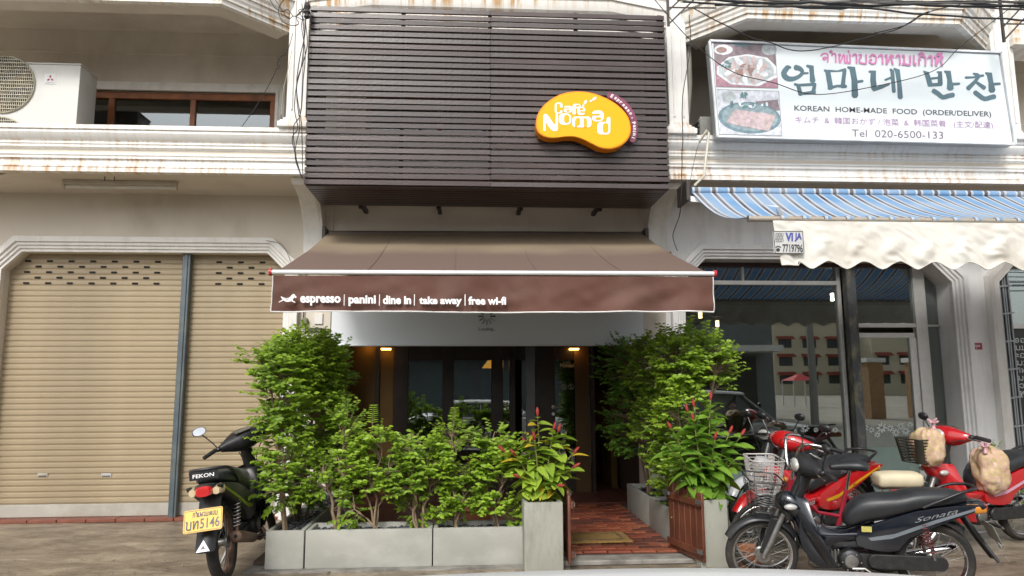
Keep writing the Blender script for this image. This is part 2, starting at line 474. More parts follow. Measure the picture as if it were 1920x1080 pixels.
# ================================================================ materials used in many places
YF, YB = 8.05, 7.15
wall_m = mat('wall paint', (.68, .62, .53), .8, var=.05, scale=1.2, bump=.15, bscale=30, dirt=(.45, .39, .31), damt=.6, dscale=1.3, dstretch=(1, 1, .5))
wall_in = mat('inner wall paint', (.5, .46, .38), .85, var=.06, scale=2)
pillar_m = mat('pillar paint', (.88, .875, .87), .6, var=.04, scale=2, bump=.1, bscale=40, dirt=(.5, .47, .42), damt=.4, dscale=1.6, dstretch=(3, 3, .6))
trim_m = mat('trim paint', (.76, .74, .70), .6, var=.05, scale=4, bump=.08, dirt=(.45, .4, .34), damt=.4, dscale=2, dstretch=(4, 4, .8))
zc_top, zc_bot = Z(300, 238, YB), Z(300, 322, YB)
H = zc_top - zc_bot
cornice_m = stained_white('cornice paint', (.85, .84, .81), (.54, .33, .16), 1.1,
                          [(zc_top, .1, .5), (zc_top - H * .3, .1, .35), (zc_top - H * .7, .12, .5), (zc_bot + H * .15, .16, 1.0), (zc_bot + .03, .05, 1.2)])
upper_m = stained_white('upper balcony paint', (.82, .80, .75), (.52, .33, .16), 1.3, [(5.2, .1, 1), (5.3, .1, .8), (5.42, .12, 1), (5.8, .3, .8)])
pil_m = stained_white('pilaster paint', (.80, .79, .76), (.55, .33, .16), .7, [(6.5, .4, .5), (zc_top + .14, .2, 1.1)])
dark_wood = mat('dark stained wood', (.028, .016, .012), .35, var=.3, scale=6, bump=.1)
alu = mat('aluminium', (.62, .62, .62), .35, .85, var=.06, scale=9)
black_m = mat('black opening', (.006, .006, .006), .8)
pane_dark = glass('shop window glass', (.70, .76, .72), .20)
pane_door = glass('cafe door glass', (.5, .55, .55), .20)
pane_up = glass('upper window glass', (.35, .42, .48), .06)

# ================================================================ the ground
g = mat('ground mix', (.36, .32, .27), .95, var=.3, scale=.4)
MB().add([(-150, -220, -.21), (150, -220, -.21), (150, 60, -.21), (-150, 60, -.21)], [(0, 1, 2, 3)]).build('ground', g, kind='structure')
road_m = mat('dusty asphalt', (.24, .225, .20), .9, var=.25, scale=3, bump=.4, bscale=90)
MB().box(-60, 60, -10, 3.15, -.3, -.19).build('road', road_m, kind='structure')
pm = bpy.data.materials.new('pavement concrete'); pm.use_nodes = True; MATS['pv'] = pm
N, L = pm.node_tree.nodes, pm.node_tree.links
b = N['Principled BSDF']
tc = N.new('ShaderNodeTexCoord')
def nz_(scale, det, st=(1, 1, 1), rough=.6):
    mp = N.new('ShaderNodeMapping'); mp.inputs['Scale'].default_value = st; L.new(tc.outputs['Object'], mp.inputs[0])
    q = N.new('ShaderNodeTexNoise'); q.inputs['Scale'].default_value = scale; q.inputs['Detail'].default_value = det; q.inputs['Roughness'].default_value = rough
    q.inputs['Distortion'].default_value = .6
    L.new(mp.outputs[0], q.inputs['Vector']); return q.outputs[0]
cr = N.new('ShaderNodeValToRGB'); L.new(nz_(1.6, 12, (1, 2.2, 1), .74), cr.inputs[0])
e = cr.color_ramp.elements
e[0].position, e[0].color = .30, (.12, .092, .065, 1)
e[1].position, e[1].color = .68, (.52, .44, .33, 1)
for p_, c_ in ((.43, (.20, .16, .115, 1)), (.55, (.32, .265, .20, 1))):
    q = e.new(p_); q.color = c_
cr2 = N.new('ShaderNodeValToRGB'); L.new(nz_(9, 14, (1, 1.7, 1), .82), cr2.inputs[0])
cr2.color_ramp.elements[0].position, cr2.color_ramp.elements[0].color = .34, (.50, .47, .44, 1)
cr2.color_ramp.elements[1].position, cr2.color_ramp.elements[1].color = .72, (1.2, 1.2, 1.2, 1)
mm = N.new('ShaderNodeMix'); mm.data_type = 'RGBA'; mm.blend_type = 'MULTIPLY'; mm.inputs[0].default_value = 1
L.new(cr.outputs[0], mm.inputs[6]); L.new(cr2.outputs[0], mm.inputs[7]); L.new(mm.outputs[2], b.inputs['Base Color'])
rr = N.new('ShaderNodeMapRange'); rr.inputs[1].default_value, rr.inputs[2].default_value = .35, .65; rr.inputs[3].default_value, rr.inputs[4].default_value = .35, .9
L.new(cr.outputs[0], rr.inputs[0]); L.new(rr.outputs[0], b.inputs['Roughness'])
bb = N.new('ShaderNodeBump'); bb.inputs['Strength'].default_value = .35; bb.inputs['Distance'].default_value = .02
L.new(nz_(22, 8), bb.inputs['Height']); L.new(bb.outputs[0], b.inputs['Normal'])
MB().box(-60, 60, 3.3, 8.4, -.3, 0).build('pavement', pm, kind='structure')
kerb_m = mat('kerb concrete', (.3, .29, .27), .9, var=.15, scale=8, bump=.3)
MB().box(-60, 60, 3.15, 3.3, -.3, .004).build('kerb', kerb_m, kind='structure', bev=.015)

# ================================================================ profiles
def arch_path(x0, x1, zb, zt, cx, cz):
    return [(x0, zb), (x0, zt - cz), (x0 + cx, zt), (x1 - cx, zt), (x1, zt - cz), (x1, zb)]
TRIM = [(-.002, -.02), (-.002, .035), (.028, .035), (.033, .055), (.062, .055), (.067, .075), (.098, .075), (.103, .098), (.165, .098), (.165, -.02)]
def arch_trim(mb, path):       # profile grows outward from the opening, stands proud of the wall plane
    mb.sweep(path, TRIM, lambda u, v, b: (u, YF - b, v))
def arch_wall(mb, xl, xr, ztop, path, y0, y1):
    x0, x1 = path[0][0], path[-1][0]; z0 = path[0][1]
    mb.prism([(xl, z0), (xl, ztop), (xr, ztop), (xr, z0), (x1, z0)] + [(p[0], p[1]) for p in path[-2:0:-1]] + [(x0, z0)], 'y', y0, y1)

# ground floor openings, measured on the wall plane
AL = arch_path(X(-3, 600, YF), X(532, 600, YF), 0, Z(280, 474, YF), .2, .2)
AR = arch_path(X(1284, 600, YF), X(1784, 560, YF), 0, Z(1500, 487, YF), .26, .26)
AR2 = arch_path(X(1876, 600, YF), X(1876, 600, YF) + 3.4, 0, Z(1500, 487, YF), .26, .26)
xcL, xcR = X(620, 600, YF), X(1206, 600, YF)          # cafe opening
zsof = Z(300, 365, YF)                                 # underside of the first balcony
xPL, xPR = X(560, 100, YB), X(1268, 100, YB)           # pilaster centres upstairs
xPR2 = X(1880, 130, YB)
BAYS = [(-8.2, AL[-1][0] + .30, 'left'), (AL[-1][0] + .30, AR[0][0] - .22, 'cafe'), (AR[0][0] - .22, 10.2, 'right')]
zroof = 8.6

bl = thing('shophouse', 'cream shophouse bay with beige roller shutters below an open balcony', 'building', (-4, YF, 0), 'row of shophouses')
bc = thing('shophouse', 'middle shophouse bay housing the cafe behind the slatted screen', 'building', (.2, YF, 0), 'row of shophouses')
br = thing('shophouse', 'white shophouse bay with glass shopfront under the korean food sign', 'building', (4, YF, 0), 'row of shophouses')

def shell(par, xl, xr):
    """what closes the building off behind: side walls, upper floors, back, roof"""
    m = MB()
    m.box(xl, xr, 15.8, 16, 0, zroof); m.box(xl, xr, YF, 16, zroof, zroof + .15)
    m.box(xl, xl + .06, YF + .3, 15.8, 0, zroof); m.box(xr - .06, xr, YF + .3, 15.8, 0, zroof)
    m.box(xl + .06, xr - .06, YF + .35, 15.8, 3.1, 3.25)
    m.build('shell', wall_in, par)
# ---- left bay
xl, xr = BAYS[0][0], BAYS[0][1]
shell(bl, xl, xr)
m = MB(); arch_wall(m, xl, xr, zsof + .02, AL, YF, YF + .22); m.build('wall', wall_m, bl)
m = MB(); arch_trim(m, AL); m.build('arch_trim', trim_m, bl, bev=.003)
# ---- roller shutters: every slat its own piece
sh_m = mat('beige shutter paint', (.345, .275, .175), .5, var=.12, scale=1.4, dirt=(.27, .21, .14), damt=.55, dscale=1.2, dstretch=(1, 1, 2))
slot_m = mat('shutter slot', (.012, .01, .009), .9)
barm = mat('shutter bottom bar', (.42, .40, .35), .5, var=.1, dirt=(.2, .17, .12), damt=.5, dscale=2)
YS = YF + .13
pitch_s = .0625
def shutter(x0, x1, slots_x):
    sh = thing_part('roller_shutter', bl)
    prof = [(YS, .0), (YS + .012, .0), (YS + .012, pitch_s), (YS, pitch_s), (YS - .0, pitch_s - .006), (YS - .008, pitch_s - .012), (YS - .009, .03), (YS - .008, .016), (YS - .002, .008)]
    mesh = MB().prism(prof, 'x', x0, x1).mesh('slat', sh_m, smooth=25)
    z = .17; k = 0
    while z < 3.2:
        o = place(mesh, 'slat', sh); o.location.z = z
        o.location.y += rnd.uniform(-.0012, .0012)
        z += pitch_s; k += 1
    MB().box(x0, x1, YS - .012, YS + .012, .035, .168).build('bottom_bar', barm, sh, bev=.004)
    s1 = MB().prism([(p[0], p[1]) for p in rrect(-.035, -.011, .035, .011, .011, 3)], 'y', YS - .012, YS - .004).mesh('vent_slot', slot_m)
    top = Z(200, 487, YS)
    nrow = round((top - .17) / pitch_s - .5)
    for r_ in range(5):
        zc = .17 + (nrow - r_) * pitch_s + .5 * pitch_s
        xs = slots_x if r_ % 2 == 0 else [(slots_x[i] + slots_x[i + 1]) / 2 for i in range(len(slots_x) - 1)]
        for q in xs: o = place(s1, 'vent_slot', sh); o.location = (q, 0, zc - .004)
    return sh
def thing_part(name, par, label=None):
    o = bpy.data.objects.new(name, None); sc.collection.objects.link(o); o.parent = par
    o.matrix_parent_inverse = wm(par).inverted(); o.empty_display_size = .05
    if label: o['label'] = label
    return o
xpost = X(344, 700, YS)
xs0 = [X(px, 487, YS) for px in (54, 95, 135.5, 176, 216.5, 257, 297)]
xs1 = [X(px, 487, YS) for px in (412, 452.5, 493)]
s_a = shutter(AL[0][0] - .1, xpost - .03, xs0)
s_b = shutter(xpost + .03, AL[-1][0] + .1, xs1)
hm = mat('shutter handle hole', (.1, .07, .045), .6)
for par_, px in ((s_a, 81), (s_a, 200), (s_b, 381)):
    p = at(px, 891, YS)
    MB().box(p.x - .055, p.x + .055, YS - .014, YS - .005, p.z - .022, p.z + .022).build('pull_handle', alu if px == 200 else barm, par_, bev=.004)
    MB().box(p.x - .042, p.x + .042, YS - .016, YS - .012, p.z - .016, p.z - .002).build('handle_slot', hm, par_)
post_m = mat('blue grey steel', (.10, .125, .14), .45, .3, var=.15, scale=8, dirt=(.3, .32, .22), damt=.25, dscale=3)
p0 = MB().box(xpost - .042, xpost + .042, YS - .1, YS - .03, .01, 3.05)
p0.box(xpost - .018, xpost + .018, YS - .112, YS - .1, .012, 3.05)
p0.build('shutter_post', post_m, bl, bev=.004)
tile_m = mat('red sill tile', (.20, .065, .04), .5, var=.3, scale=6, dirt=(.12, .07, .05), damt=.5)
mesh = MB().box(-.146, .146, YF - .04, YF + .14, 0, .032).mesh('sill_tile', tile_m, bev=.003)
x = AL[0][0] - .1
while x < AL[-1][0]:
    o = place(mesh, 'sill_tile', bl); o.location = (x + .15, 0, rnd.uniform(0, .002)) ; x += .3
bpy.context.view_layer.update()

# ---- cafe bay: pillars, recess, glazed timber front, room behind
xl, xr = BAYS[1][0], BAYS[1][1]
shell(bc, xl, xr)
m = MB()
m.box(xl, xcL, YF, YF + .4, 0, zsof + .02); m.box(xcR, xr, YF, YF + .4, 0, zsof + .02)
m.box(xcL, xcR, YF + .02, YF + .4, 2.55, zsof + .02)
m.build('wall', wall_m, bc)
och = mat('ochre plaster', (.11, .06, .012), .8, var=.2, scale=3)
brn = mat('dark brown wall', (.045, .025, .018), .7, var=.2)
m = MB(); m.box(xl + .07, xcL, YF + .4, 9.25, 0, 2.55); m.build('recess_wall', brn, bc)
m = MB(); m.box(xcR, xr - .07, YF + .4, 14, 0, 2.55); m.build('recess_wall', brn, bc)
MB().box(xl + .07, xr - .07, YF + .42, 14, 2.55, 2.62).build('ceiling', brn, bc)
YP = 9.3
def px_(p, y=720): return X(p, y, YP)
frame = [(738, 766), (830, 851), (921, 943), (955, 966), (1003, 1040), (1106, 1114)]
for a, b_ in frame:
    MB().box(px_(a), px_(b_), YP - .04, YP + .04, .06, 2.5).build('door_frame', dark_wood, bc, bev=.004)
zt_, zb_ = Z(800, 676, YP), .42
rails = [(766, 830), (851, 921), (943, 955), (966, 1003), (1040, 1106)]
for i, (a, b_) in enumerate(rails):
    MB().box(px_(a) + .002, px_(b_) - .002, YP - .035, YP + .035, zt_, 2.5).build('door_rail', dark_wood, bc, bev=.003)
    MB().box(px_(a) + .002, px_(b_) - .002, YP - .035, YP + .035, .06, zb_).build('door_rail', dark_wood, bc, bev=.003)
    MB().box(px_(a) + .002, px_(b_) - .002, YP - .006, YP + .006, zb_, zt_).build('pane', pane_door, bc)
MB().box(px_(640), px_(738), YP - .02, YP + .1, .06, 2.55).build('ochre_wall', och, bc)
MB().box(px_(704), px_(712), YP - .06, YP - .02, .06, 2.55).build('wall_batten', dark_wood, bc)
MB().box(px_(1114), xcR, YP - .03, YP + .03, 2.12, 2.5).build('door_head', dark_wood, bc)
MB().box(X(986, 700, 8.25), X(1003, 700, 8.25), 8.22, 8.30, .06, 2.55).build('steel_post', mat('grey steel post', (.12, .12, .125), .5, .4), bc, bev=.006)
# room behind the doors
MB().box(xl + .07, xcR, 13.9, 14, 0, 2.55).build('back_wall', brn, bc)
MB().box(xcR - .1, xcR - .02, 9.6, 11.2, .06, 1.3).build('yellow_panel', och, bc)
# door handle and stickers
p = at(1037, 763, YP - .05)
hd = MB(); hd.lathe([(.022, 0), (.022, .02)], (p.x, p.y - .02, p.z), 'y', 14); hd.tube([(p.x, p.y - .02, p.z), (p.x, p.y - .05, p.z), (p.x + .1, p.y - .05, p.z)], .008)
MB().lathe([(.02, 0), (.02, .015)], (p.x, p.y - .015, p.z - .09), 'y', 14).build('door_lock', alu, bc)
hd.build('door_handle', alu, bc)
fl = Flat(lambda u, v: at(u, v, YP - .012))
for cx in (1058, 1071):
    o_ = ell(cx, 725, 5.6, 5.6); i_ = ell(cx, 725, 4.6, 4.6)
    for k in range(16): fl.poly([o_[k], o_[(k + 1) % 16], i_[(k + 1) % 16], i_[k]])
    fl.poly(ribbon([(cx - 3, 721, 1), (cx + 3, 729, 1)])); fl.poly(rrect(cx - 1, 721, cx + 1, 729, .5))
grey_print = mat('grey frosted print', (.3, .3, .3), .6)
a_ = at(1050, 689, YP - .012); b_ = at(1076, 689, YP - .012); c_ = at(1050, 681, YP - .012)
t = text_mb('Café', a_ + V((.04, 0, .05)), b_ + V((-.04, 0, .05)), c_ + V((.04, 0, .05)), bold=.02)
t2 = text_mb('Nomad', a_, b_, c_, bold=.03)
fl.mb.add(t.v, t.f); fl.mb.add(t2.v, t2.f)
fl.mb.build('door_sticker', grey_print, bc, smooth=0)

# ---- right bay
xl, xr = BAYS[2][0], BAYS[2][1]
shell(br, xl, xr)
m = MB()
# wall with both openings
pth = AR; zt = zsof + .02
arch_wall(m, xl, (AR[-1][0] + AR2[0][0]) / 2, zt, AR, YF, YF + .3)
m.build('wall', pillar_m, br)
m = MB(); arch_wall(m, (AR[-1][0] + AR2[0][0]) / 2, xr, zt, AR2, YF, YF + .3); m.build('wall', pillar_m, br)
for pp in (AR, AR2):
    m = MB(); arch_trim(m, pp); m.build('arch_trim', trim_m if pp is AR2 else pillar_m, br, bev=.003)
# glass shopfront on plane YG
YG = 8.32
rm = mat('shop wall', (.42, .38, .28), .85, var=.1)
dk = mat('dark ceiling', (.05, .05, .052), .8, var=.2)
MB().box(xl + .07, xr - .07, 13.5, 13.6, 0, 3.1).build('back_wall', rm, br)
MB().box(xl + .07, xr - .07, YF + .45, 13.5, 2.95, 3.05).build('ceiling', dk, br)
MB().box(xl + .07, xr - .07, YF + .31, 13.5, 0, .03).build('shop_floor', mat('shop floor', (.25, .22, .18), .4), br)
hb = mat('maroon shutter box', (.05, .022, .018), .5, var=.2)
gx = lambda p, y=700: X(p, y, YG)
ztop = AR[2][1] + .05
MB().box(AR[0][0], AR[-1][0], YG - .06, YG + .1, Z(1450, 526, YG) + .16, ztop).build('shutter_box', hb, br, bev=.004)
z1 = Z(1450, 531, YG)
al2 = mat('brushed aluminium', (.66, .65, .62), .4, .35, var=.08, scale=12)
def member(a, b_, z0, z1_, y0=YG - .04, y1=YG + .03, m_=al2, name='window_frame'):
    return MB().box(a, b_, y0, y1, z0, z1_).build(name, m_, br, bev=.003)
member(AR[0][0], gx(1577), z1 - .025, z1 + .025)
member(gx(1391, 510) - .012, gx(1391, 510) + .012, z1 + .025, z1 + .2)
member(gx(1577), gx(1584), .05, ztop, y1=YG + .05)
# peeling steel post
peel = mat('peeling green grey post', (.10, .105, .11), .55, .2, var=.2, scale=6, dirt=(.36, .33, .20), damt=.95, dscale=5, dstretch=(1.5, 1.5, .7))
MB().box(gx(1586), gx(1603), YG - .16, YG - .05, 0, ztop).build('steel_post', peel, br, bev=.006)
zr = Z(1660, 611, YG); zr2 = Z(1660, 629, YG)
xd0, xd1, xd2, xe = gx(1601), gx(1718), gx(1738), AR[-1][0]
member(xd0, xd2, zr - .022, zr + .028)
member(xd1 + .02, xd2 + .03, .03, ztop, y0=YG - .05)
member(xd0, xd0 + .03, .03, zr - .022)
member(xd0 + .03, xd1, zr2 - .03, zr2 + .03, name='door_rail', y0=YG - .03)
member(xd1 - .07, xd1 + .018, .05, zr2 - .03, name='door_stile', y0=YG - .03)
member(xd0 + .03, xd0 + .05, .05, zr2 - .03, name='door_stile', y0=YG - .03)
member(xd2 + .03, xe, zr - .01, zr + .01)
def pane(a, b_, z0, z1_, m_=pane_dark, y=YG): MB().box(a, b_, y - .004, y + .004, z0, z1_).build('pane', m_, br)
pane(AR[0][0] - .03, gx(1391, 510) - .012, z1 + .025, z1 + .2)
pane(gx(1391, 510) + .012, gx(1577), z1 + .025, z1 + .2)
zk = Z(1450, 880, YG)
pane(AR[0][0] - .03, gx(1577), zk, z1 - .025)
pane(xd0 + .03, xd1 + .02, zr + .028, ztop)
zkd = Z(1660, 838, YG)
pane(xd0 + .05, xd1 - .07, zkd, zr2 - .03)
pane(xd2 + .03, xe, .05, zr - .01); pane(xd2 + .03, xe, zr + .01, ztop)
teal = mat('frosted green glass', (.22, .30, .27), .25, var=.06)
MB().box(xd0 + .05, xd1 - .07, YG - .01, YG + .01, .05, zkd).build('kick_panel', teal, br)
member(AR[0][0] - .03, gx(1577), .03, zk, y0=YG - .01, y1=YG + .01, m_=teal, name='kick_panel')
# flower decals
fr = random.Random(5)
def flower(cx, cy, r_):
    fl = Flat(lambda u, v: at(u, v, YG - .006))
    for k in range(8):
        a = k * 45 + fr.uniform(-5, 5)
        fl.poly(ell(cx + r_ * .62 * math.cos(R(a)), cy + r_ * .62 * math.sin(R(a)), r_ * .36, r_ * .17, a, 8))
    fl.mb.build('flower_decal', mat('white decal', (.62, .66, .64), .6), br, smooth=0)
for cx, cy, r_ in ((1510, 803, 8), (1530, 806, 5), (1549, 806, 10), (1566, 806, 6), (1488, 818, 7), (1492, 808, 4)):
    flower(cx, cy, r_)
for cx, cy, r_ in ((1622, 801, 8), (1634, 806, 6), (1653, 802, 10), (1669, 803, 7), (1645, 815, 6), (1680, 811, 8), (1689, 799, 8), (1698, 808, 8), (1706, 796, 6)):
    flower(cx, cy, r_)
# neighbour window at the right edge: folded gate rails and lettered glass
rail_m = mat('galvanised rail', (.33, .35, .36), .45, .6, var=.15)
xg0 = AR2[0][0]
for i in range(5):
    q = xg0 + .01 + i * .035
    MB().box(q, q + .02, YF + .02 + .01 * (i % 2), YF + .07, .02, AR2[2][1] - .02).build('gate_rail', rail_m, br, bev=.003)
for i in range(9):
    z = .25 + i * .33
    MB().bar((xg0, YF + .01, z), (xg0 + .19, YF + .01, z + .02), .008, .02).build('gate_link', rail_m, br)
pane(xg0 + .19, AR2[-1][0], Z(1905, 612, YG) + .03, AR2[2][1])
MB().box(xg0 + .19, AR2[-1][0], YG - .006, YG + .02, .05, Z(1905, 612, YG) - .03).build('dark_board', mat('dark board', (.025, .026, .028), .35), br)
member(xg0 + .19, AR2[-1][0], Z(1905, 612, YG) - .03, Z(1905, 612, YG) + .03)
fl = Flat(lambda u, v: at(u, v, YG - .008))
lines = ['ອ້ອນມາ', 'ສນຊາມາ', 'ະອັດນາ', 'າມຶ່ນາມ', 'າທິ່ນ', 'າມັນ', 'ງານມ', 'ຄານ']
for i, t in enumerate(['ອອນມ', 'ມນຊບ', 'ະອຍນ', 'ມນນາ', 'າທນນ', 'ມບນມ', 'ວານມ', 'ຫານມ']):
    lao(fl, t.replace('ຊ', 'ຂ').replace('ວ', 'ງ'), 1901 + i * .9, 1945 + i, 631 + i * 14.2, 642 + i * 14.2, 1.5)
fl.mb.build('window_lettering', mat('white decal', (.62, .66, .64), .6), br, smooth=0)
# little red number plate on the pillar
s_ = thing('address_plate', 'small red enamel address plate on the white pillar', 'sign', tuple(at(1831, 650, YF)))
fl = Flat(lambda u, v: at(u, v, YF - .008))
a, b_ = at(1822, 655.5, YF), at(1840, 643, YF)
MB().box(a.x, b_.x, YF - .008, YF + .01, a.z, b_.z).build('plate', mat('red enamel', (.35, .02, .035), .3), s_)
lao(fl, 'ສະບມຍ'.replace('ສ', 'ຄ'), 1825, 1837, 645.5, 650, .8)
fl.poly(rrect(1830.4, 651.5, 1831.4, 654, .3))
fl.mb.build('lettering', mat('white print', (.75, .75, .75), .5), s_, smooth=0)

# ================================================================ upstairs: balcony slab, cornice, pilasters, back wall, ceiling, projecting balcony above
PROF = [(0, -.02), (0, .12), (.09, .12), (.095, .10), (.16, .108), (.24, .088), (.30, .052), (.305, .038), (.335, .038), (.34, .056), (.372, .056), (.377, .04), (.41, .04),
        (.415, .056), (.45, .056), (.46, .03), (.50, .012), (.56, .016), (.585, .036), (.59, .052), (.62, .052), (.625, .035), (.66, .035), (.665, .052),
        (.70, .052), (.705, .028), (.85, .028), (.855, .052), (.885, .052), (.89, .035), (.91, .035), (.915, .062), (1.0, .062), (1.0, -.02)]
zup = Z(300, 60, YF)       # ceiling of the balcony
zbe = Z(1290, 75, YB)      # underside of the projecting balcony above
YU = 6.66
for par, (xl, xr, nm) in zip((bl, bc, br), BAYS):
    # the bay edges upstairs follow the pilaster centres
    xa = xl if nm == 'left' else (xPL if nm == 'cafe' else xPR); xb = xPL if nm == 'left' else (xPR if nm == 'cafe' else xr)
    m = MB(); n = len(PROF)
    m.ringsolid([[V((x, YB + .08 - d, zc_top - t * H)) for t, d in PROF] for x in (xa, xb)])
    m.build('cornice', cornice_m, par, smooth=25)
    MB().box(xa, xb, YB + .1, YF + .35, zsof, zsof + .12).build('balcony_floor', wall_m, par)
    MB().box(xa, xb, YB + .06, YB + .2, zc_bot + .02, zc_top - .01).build('parapet', wall_m, par)
    # back wall of the balcony, with window opening where there is one
    wy0, wy1 = YF, YF + .3
    if nm == 'left': w0, w1, wz = X(100, 200, YF), X(517, 200, YF), Z(340, 172, YF)
    elif nm == 'cafe': w0, w1, wz = X(686, 200, YF), X(1100, 200, YF), Z(800, 172, YF)
    else: w0, w1, wz = X(1400, 200, YF), X(1800, 200, YF), Z(1500, 150, YF)
    m = MB(); zf = zsof + .12
    m.box(xa, w0, wy0, wy1, zf, zroof); m.box(w1, xb, wy0, wy1, zf, zroof); m.box(w0, w1, wy0, wy1, wz, zroof)
    m.build('wall', wall_m, par)
    MB().box(xa, xb, YB + .1, YF, zup, zup + .1).build('ceiling', wall_m, par)
    fm = mat('orange brown window timber', (.28, .095, .03), .45, var=.3, scale=9, bump=.1, dirt=(.15, .05, .02), damt=.6, dscale=3)
    win = thing_part('window', par)
    t_ = .05
    MB().box(w0, w1, YF + .04, YF + .12, wz - .075, wz).build('frame', fm, win, bev=.003)
    if nm == 'left': bars = [(202, 213), (356, 366), (506, 517)]
    elif nm == 'cafe': bars = [(686, 696), (820, 830), (955, 965), (1090, 1100)]
    else: bars = [(1400, 1410), (1530, 1540), (1660, 1670), (1790, 1800)]
    for a, b_ in bars:
        MB().box(X(a, 205, YF + .04), X(b_, 205, YF + .04), YF + .045, YF + .115, zf, wz - .075).build('mullion', fm, win, bev=.003)
    MB().box(w0, w1, YF + .07, YF + .08, zf, wz - .075).build('pane', pane_up, win)
    MB().box(w0 - .1, w1 + .1, YF + .25, YF + .35, zf, wz).build('dim_room_sheet', mat('dim room', (.02, .022, .025), .9), win)  # near-black sheet behind the pane, the room's dimness put into its colour
    if nm == 'left':
        a = X(527, 200, YF)
        m = MB()
        for d_, h_ in ((.035, .02), (.025, .055), (.012, .09)):
            m.box(w0, w1 + h_, YF - d_, YF + .03, wz + h_ - .02, wz + h_ + .016)
            m.box(w1 + h_ - .02, w1 + h_ + .016, YF - d_ - .001, YF + .031, zf, wz + h_ + .017)
        m.build('window_trim', trim_m, par, bev=.002)
    # ledge line on the wall
    zl = Z(300, 103, YF)
    MB().box(xa, xb, YF - .012, YF + .01, zl, zl + .02).build('wall_ledge', wall_m, par)
    # projecting balcony above, cut off at 45 degrees at both ends
    if nm == 'left': c0, c1 = -6.6, X(415, 6, YU)
    elif nm == 'cafe': c0, c1 = X(700, 13, YU), X(1140, 14, YU)
    else: c0, c1 = X(1401, 32, YU), X(1800, 48, YU)
    yu = 7.02 if nm == 'cafe' else YU
    if nm == 'cafe': c0, c1 = X(700, 13, yu), X(1140, 14, yu)
    e0 = xa + .12 if nm != 'left' else c0 - .49; e1 = (xb - .12) if nm != 'right' else xPR2 - .12
    path = [(e0, YB + .06), (c0, yu), (c1, yu), (e1, YB + .06)]
    prof = [(0, 0), (0, .0), (.0, .05), (.02, .05), (.02, .075), (.035, .10), (.035, .14), (.055, .14), (.055, .17), (.075, .19), (.10, .26), (.10, .30), (.12, .30), (.12, .34), (.10, .345), (.10, .42), (.12, .43), (.12, .47), (.09, .475), (.09, 1.2), (-.06, 1.2), (-.06, 0)]
    m = MB(); m.sweep(path, [(-a_, b__) for a_, b__ in prof], lambda u, v, b2: (u, v, zbe + b2)); m.build('upper_balcony', upper_m, par, smooth=25)
    # its beam and floor
    m = MB(); m.sweep(path, [(.06, .001), (.24, .001), (.24, .5), (.06, .5)], lambda u, v, b2: (u, v, zbe + b2)); m.build('edge_beam', wall_m, par)
    MB().prism([(e0, YB + .3), (c0, yu + .2), (c1, yu + .2), (e1, YB + .3)], 'z', zbe + .5, zbe + .6).build('upper_floor', wall_m, par)
    if nm == 'right':
        MB().box(e1 + .2, xb, YB - .1, YB + .3, zbe, zbe + 1.2).build('upper_balcony', upper_m, par)
# pilasters standing on the cornice
def pilaster(par, xc, wdt=.2, z1_=6.9):
    m = MB()
    m.box(xc - wdt / 2, xc + wdt / 2, YB - .02, YB + .2, zc_top, z1_)
    m.box(xc - wdt / 2 + .045, xc - wdt / 2 + .065, YB - .035, YB - .02, zc_top + .2, z1_)
    m.box(xc + wdt / 2 - .065, xc + wdt / 2 - .045, YB - .035, YB - .02, zc_top + .2, z1_)
    o = m.build('pilaster', pil_m, par, bev=.004)
    base = MB()
    z = zc_top
    for hw, h_, d_ in ((.17, .06, .09), (.15, .022, .07), (.125, .03, .045)):
        base.box(xc - hw, xc + hw, YB - d_, YB + .22, z, z + h_); z += h_
    base.build('pilaster_base', pil_m, par, bev=.012, seg=2)
pilaster(bl, xPL); pilaster(br, xPR, .21); pilaster(br, xPR2, .26)
# curved brackets under the balcony at the pillars
def corbel(par, x0, x1):
    pr = [(YF + .01, zsof), (YB + .12, zsof)]
    for k in range(11):
        a = R(90 * k / 10)
        pr.append((YB + .16 + (YF - .12 - YB - .16) * math.sin(a), zsof - .06 - (1 - math.cos(a)) * .50))
    pr += [(YF - .1, zsof - .72), (YF + .01, zsof - .72)]
    MB().prism(pr, 'x', x0, x1).build('corbel', trim_m, par, bev=.006)
    pr2 = [(y - .015, z - .0) for y, z in pr[1:-2]]
    MB().prism([(y - .0, z - .012) for y, z in pr[1:-2]] + [(y + .03, z + .02) for y, z in pr[1:-2]][::-1], 'x', x0 + .03, x1 - .03).build('corbel_rib', trim_m, par)
corbel(bl, X(569, 465, YF - .1), X(606, 465, YF - .1))
corbel(bc, X(1213, 470, YF - .1), X(1250, 470, YF - .1))

